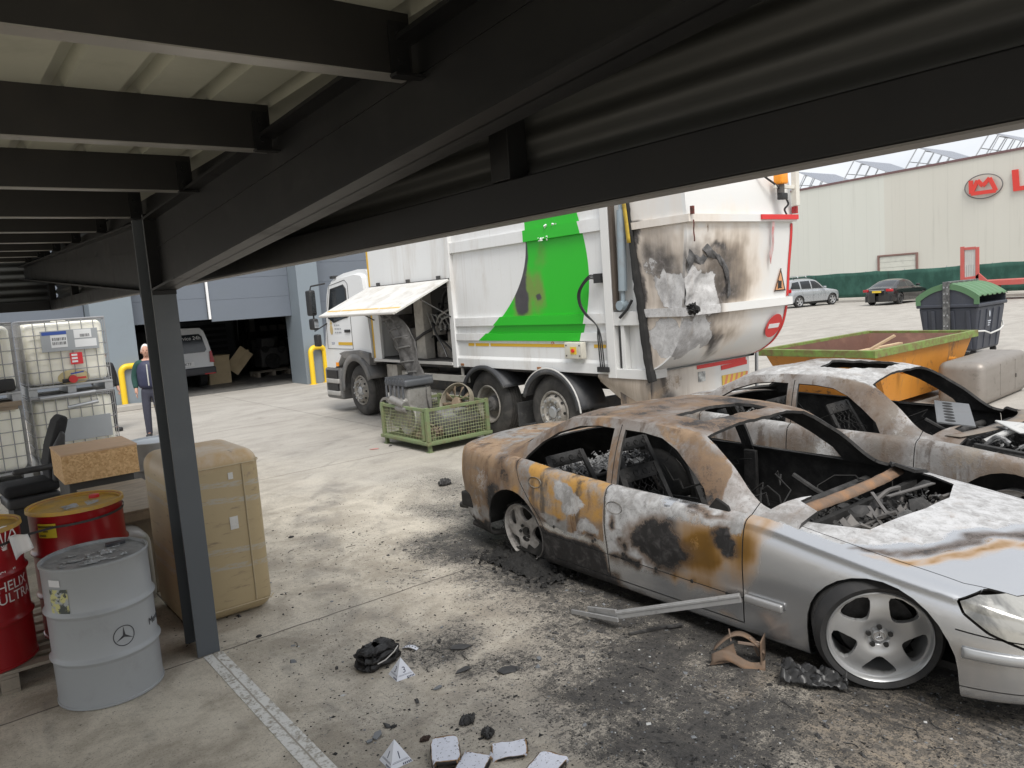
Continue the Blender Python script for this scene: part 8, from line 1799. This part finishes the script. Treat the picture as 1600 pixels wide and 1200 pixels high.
shard(730, 1128, .055, 'crumpled charred plastic piece above the burnt papers', CHAR, 1, True, R(10)); shard(762, 1148, .05, 'twisted black fragment just above the curled sheet', CHAR, 2, True, R(60)); shard(590, 1150, .05, 'flat grey plastic shard above the marker numbered 1', GREYF, 3, False, R(40)); shard(577, 1160, .03, 'small grey shard left of the larger flat one', GREYF, 4, False, R(10))
shard(685, 1076, .035, 'small flat grey shard right of the marker numbered 3', GREYF, 5, False, R(10)); shard(664, 1156, .032, 'brown lump between the marker numbered 1 and the pads', mat('brown char', (.07, .045, .035), .8, 0, .4, 20, bump=.5), 6, True); shard(615, 1136, .02, 'little black cinder above the marker numbered 1', CHAR, 7, True)
shard(720, 1012, .10, 'broad flat black flake right of the scale strip', CHAR, 8, False, R(-30)); shard(795, 1048, .085, 'cracked flat grey black flake in the middle of the foreground', CHAR, 9, False, R(-20)); shard(842, 1030, .03, 'small grey flake beyond the cracked one', GREYF, 10, False, R(70)); shard(725, 1048, .06, 'sooty flake right of the marker numbered 3', CHAR, 13, False, R(0))
shard(585, 702, .10, 'pink rag scrap on the yard before the green stillage', mat('pink scrap', (.55, .25, .23), .7), 14, False, R(10)); shard(610, 697, .03, 'brown pebble beside the pink scrap', CHAR, 15, True); shard(695, 757, .12, 'black charred lump beside the burnt car tail', CHAR, 16, True, R(30)); shard(405, 995, .02, 'black crumb near the foot of the column', CHAR, 17, True); shard(455, 840, .03, 'black crumb on the yard left of the burnt car', CHAR, 18, True)
# rusty lamp frame, crumpled black sheet and other pieces beside the front wheel
p = at(1160, 1036); t = thing('rusty_panel', 'rusty broken lamp housing lying on its side beside the silver car sill', 'car part', p, R(-58))
b = MB(); ol = [(-.16, 0), (-.06, .15), (.05, .19), (.13, .16), (.12, .02), (.03, .06), (-.06, .03)]
b.grid(24, 2, lambda u, v: (-.16 + .29 * u, -.03 + .06 * v + .03 * math.sin(u * 3), .02 + .15 * math.sin(math.pi * (.15 + .7 * u)) ** 1.2)); b.grid(12, 3, lambda u, v: (.11 + .02 * v, -.05 + .13 * v, .02 + .14 * u)); b.grid(20, 3, lambda u, v: (-.17 + .30 * u, -.07 + .03 * v, .01 + .05 * v + .03 * math.sin(u * 6)))
b.add([(-.18, -.08, .005), (-.02, -.02, .02), (-.05, .03, .10), (-.15, -.0, .05)], [(0, 1, 2, 3)]); b.build('housing', RUSTM, t, smooth=40, solid=.006); b = MB().bar((-.02, -.01, .13), (.11, .0, .12), .012, .012).bar((.05, .0, .16), (.09, .03, .04), .012, .012).bar((.11, .05, .02), (.09, .02, .13), .02, .01).tube([(-.06, 0, .13), (-.07, .01, .2)], .004, 5); b.build('bracket', mat('rusty grey bracket', (.25, .19, .15), .7, .2, .3, 10), t)
p = at(1272, 1070); t = thing('crumpled_sheet', 'crumpled black plastic sheet lying against the silver car front tyre', 'car part', p, R(-62))
b = MB().grid(36, 22, lambda u, v: (-.17 + .34 * u + .01 * fbm(u * 3, v, 1, 3), -.065 + .13 * v + .02 * fbm(u, v * 3, 2, 3), max(.004, .02 + .085 * math.sin(math.pi * v) * (1 - .35 * u) + .03 * abs(fbm(u * 3, v * 4, 3, 2.5)) + .02 * math.sin(u * 22 + v * 9) * math.sin(math.pi * v)))); b.build('sheet', mat('black wrinkled sheet', (.03, .03, .031), .4, 0, .4, 12, dirt=(.2, .2, .2), dirt_amt=.25, dirt_s=14), t, smooth=40, solid=.003)
shard(1240, 1056, .06, 'small black lump between the rusty housing and the crumpled sheet', CHAR, 21, True, R(-40))
p = at(1020, 985); tag(MB().bar((-.16, .06, .012), (.10, -.05, .012), .02, .012).bar((.08, -.05, .012), (.17, -.10, .016), .04, .008).build('burnt_rod', CHAR, loc=p), 'thin burnt rod lying beneath the hanging trim of the silver car', 'debris')
# fine ash and glass over the burnt ground
b = MB(); rn = random.Random(99); n = 0
while n < 8500:
    x, y = rn.uniform(1.2, 5.0), rn.uniform(.7, 8.5); s, br, _, _ = ground_marks(x, y)
    if rn.random() > .12 + .85 * clamp(s): continue
    n += 1; r = rn.uniform(.003, .012) * (2.2 if rn.random() < .05 else 1); a0 = rn.random() * 6.28; k = rn.choice((3, 4, 4, 5)); h = rn.uniform(.001, .006)
    P = [(x + r * rn.uniform(.5, 1) * math.cos(a0 + 6.283 * i / k), y + r * rn.uniform(.4, 1) * math.sin(a0 + 6.283 * i / k)) for i in range(k)]
    b.add([(u, v, .0008) for u, v in P] + [(x + (u - x) * .7, y + (v - y) * .7, h * rn.uniform(.4, 1)) for u, v in P], [tuple(range(k, 2 * k))] + [(i, (i + 1) % k, k + (i + 1) % k, k + i) for i in range(k)], rn.choices((0, 1, 2), (80, 18, 2))[0])
tag(b.build('ash_flakes', [SOOTB, GREYF, mat('pale glass crumbs', (.5, .5, .49), .4)], smooth=0), kind='stuff')
b = MB(); rn = random.Random(41); n = 0
while n < 150:
    x, y = rn.uniform(1.5, 4.0), rn.uniform(1.0, 7.0); s = ground_marks(x, y)[0]
    if rn.random() > .06 + .8 * clamp(s): continue
    n += 1; q = rn.random()
    if q < .3: p = Vector((x, y, .004)); pts = [p]; d = rn.random() * 6.28
    if q < .3:
        for k in range(rn.randint(4, 9)): d += rn.gauss(0, .5); pts.append(pts[-1] + Vector((.016 * math.cos(d), .016 * math.sin(d), rn.gauss(0, .002)))); pts[-1].z = max(.003, pts[-1].z)
        b.tube(pts, rn.uniform(.0015, .003), 5, 0)
    elif q < .6: rubble(b, 1, (x, x, y, y, .002, .004), rn.uniform(.015, .035), n, .25, rn.choice((0, 0, 1)))
    else:
        s_ = rn.uniform(.01, .028); sd_ = rn.random() * 50; a0 = rn.random() * 3
        b.grid(8, 6, lambda u, v: (x + s_ * ((2 * u - 1) * math.cos(a0) - (2 * v - 1) * .6 * math.sin(a0)) * (1 - .4 * (2 * v - 1) ** 2), y + s_ * ((2 * u - 1) * math.sin(a0) + (2 * v - 1) * .6 * math.cos(a0)), max(.001, s_ * (.45 * math.sin(math.pi * u) * math.sin(math.pi * v) + .5 * fbm(u * 3, v * 3, sd_, 2)))), 0)
tag(b.build('fire_debris', [CHAR, GREYF], smooth=0), kind='stuff')
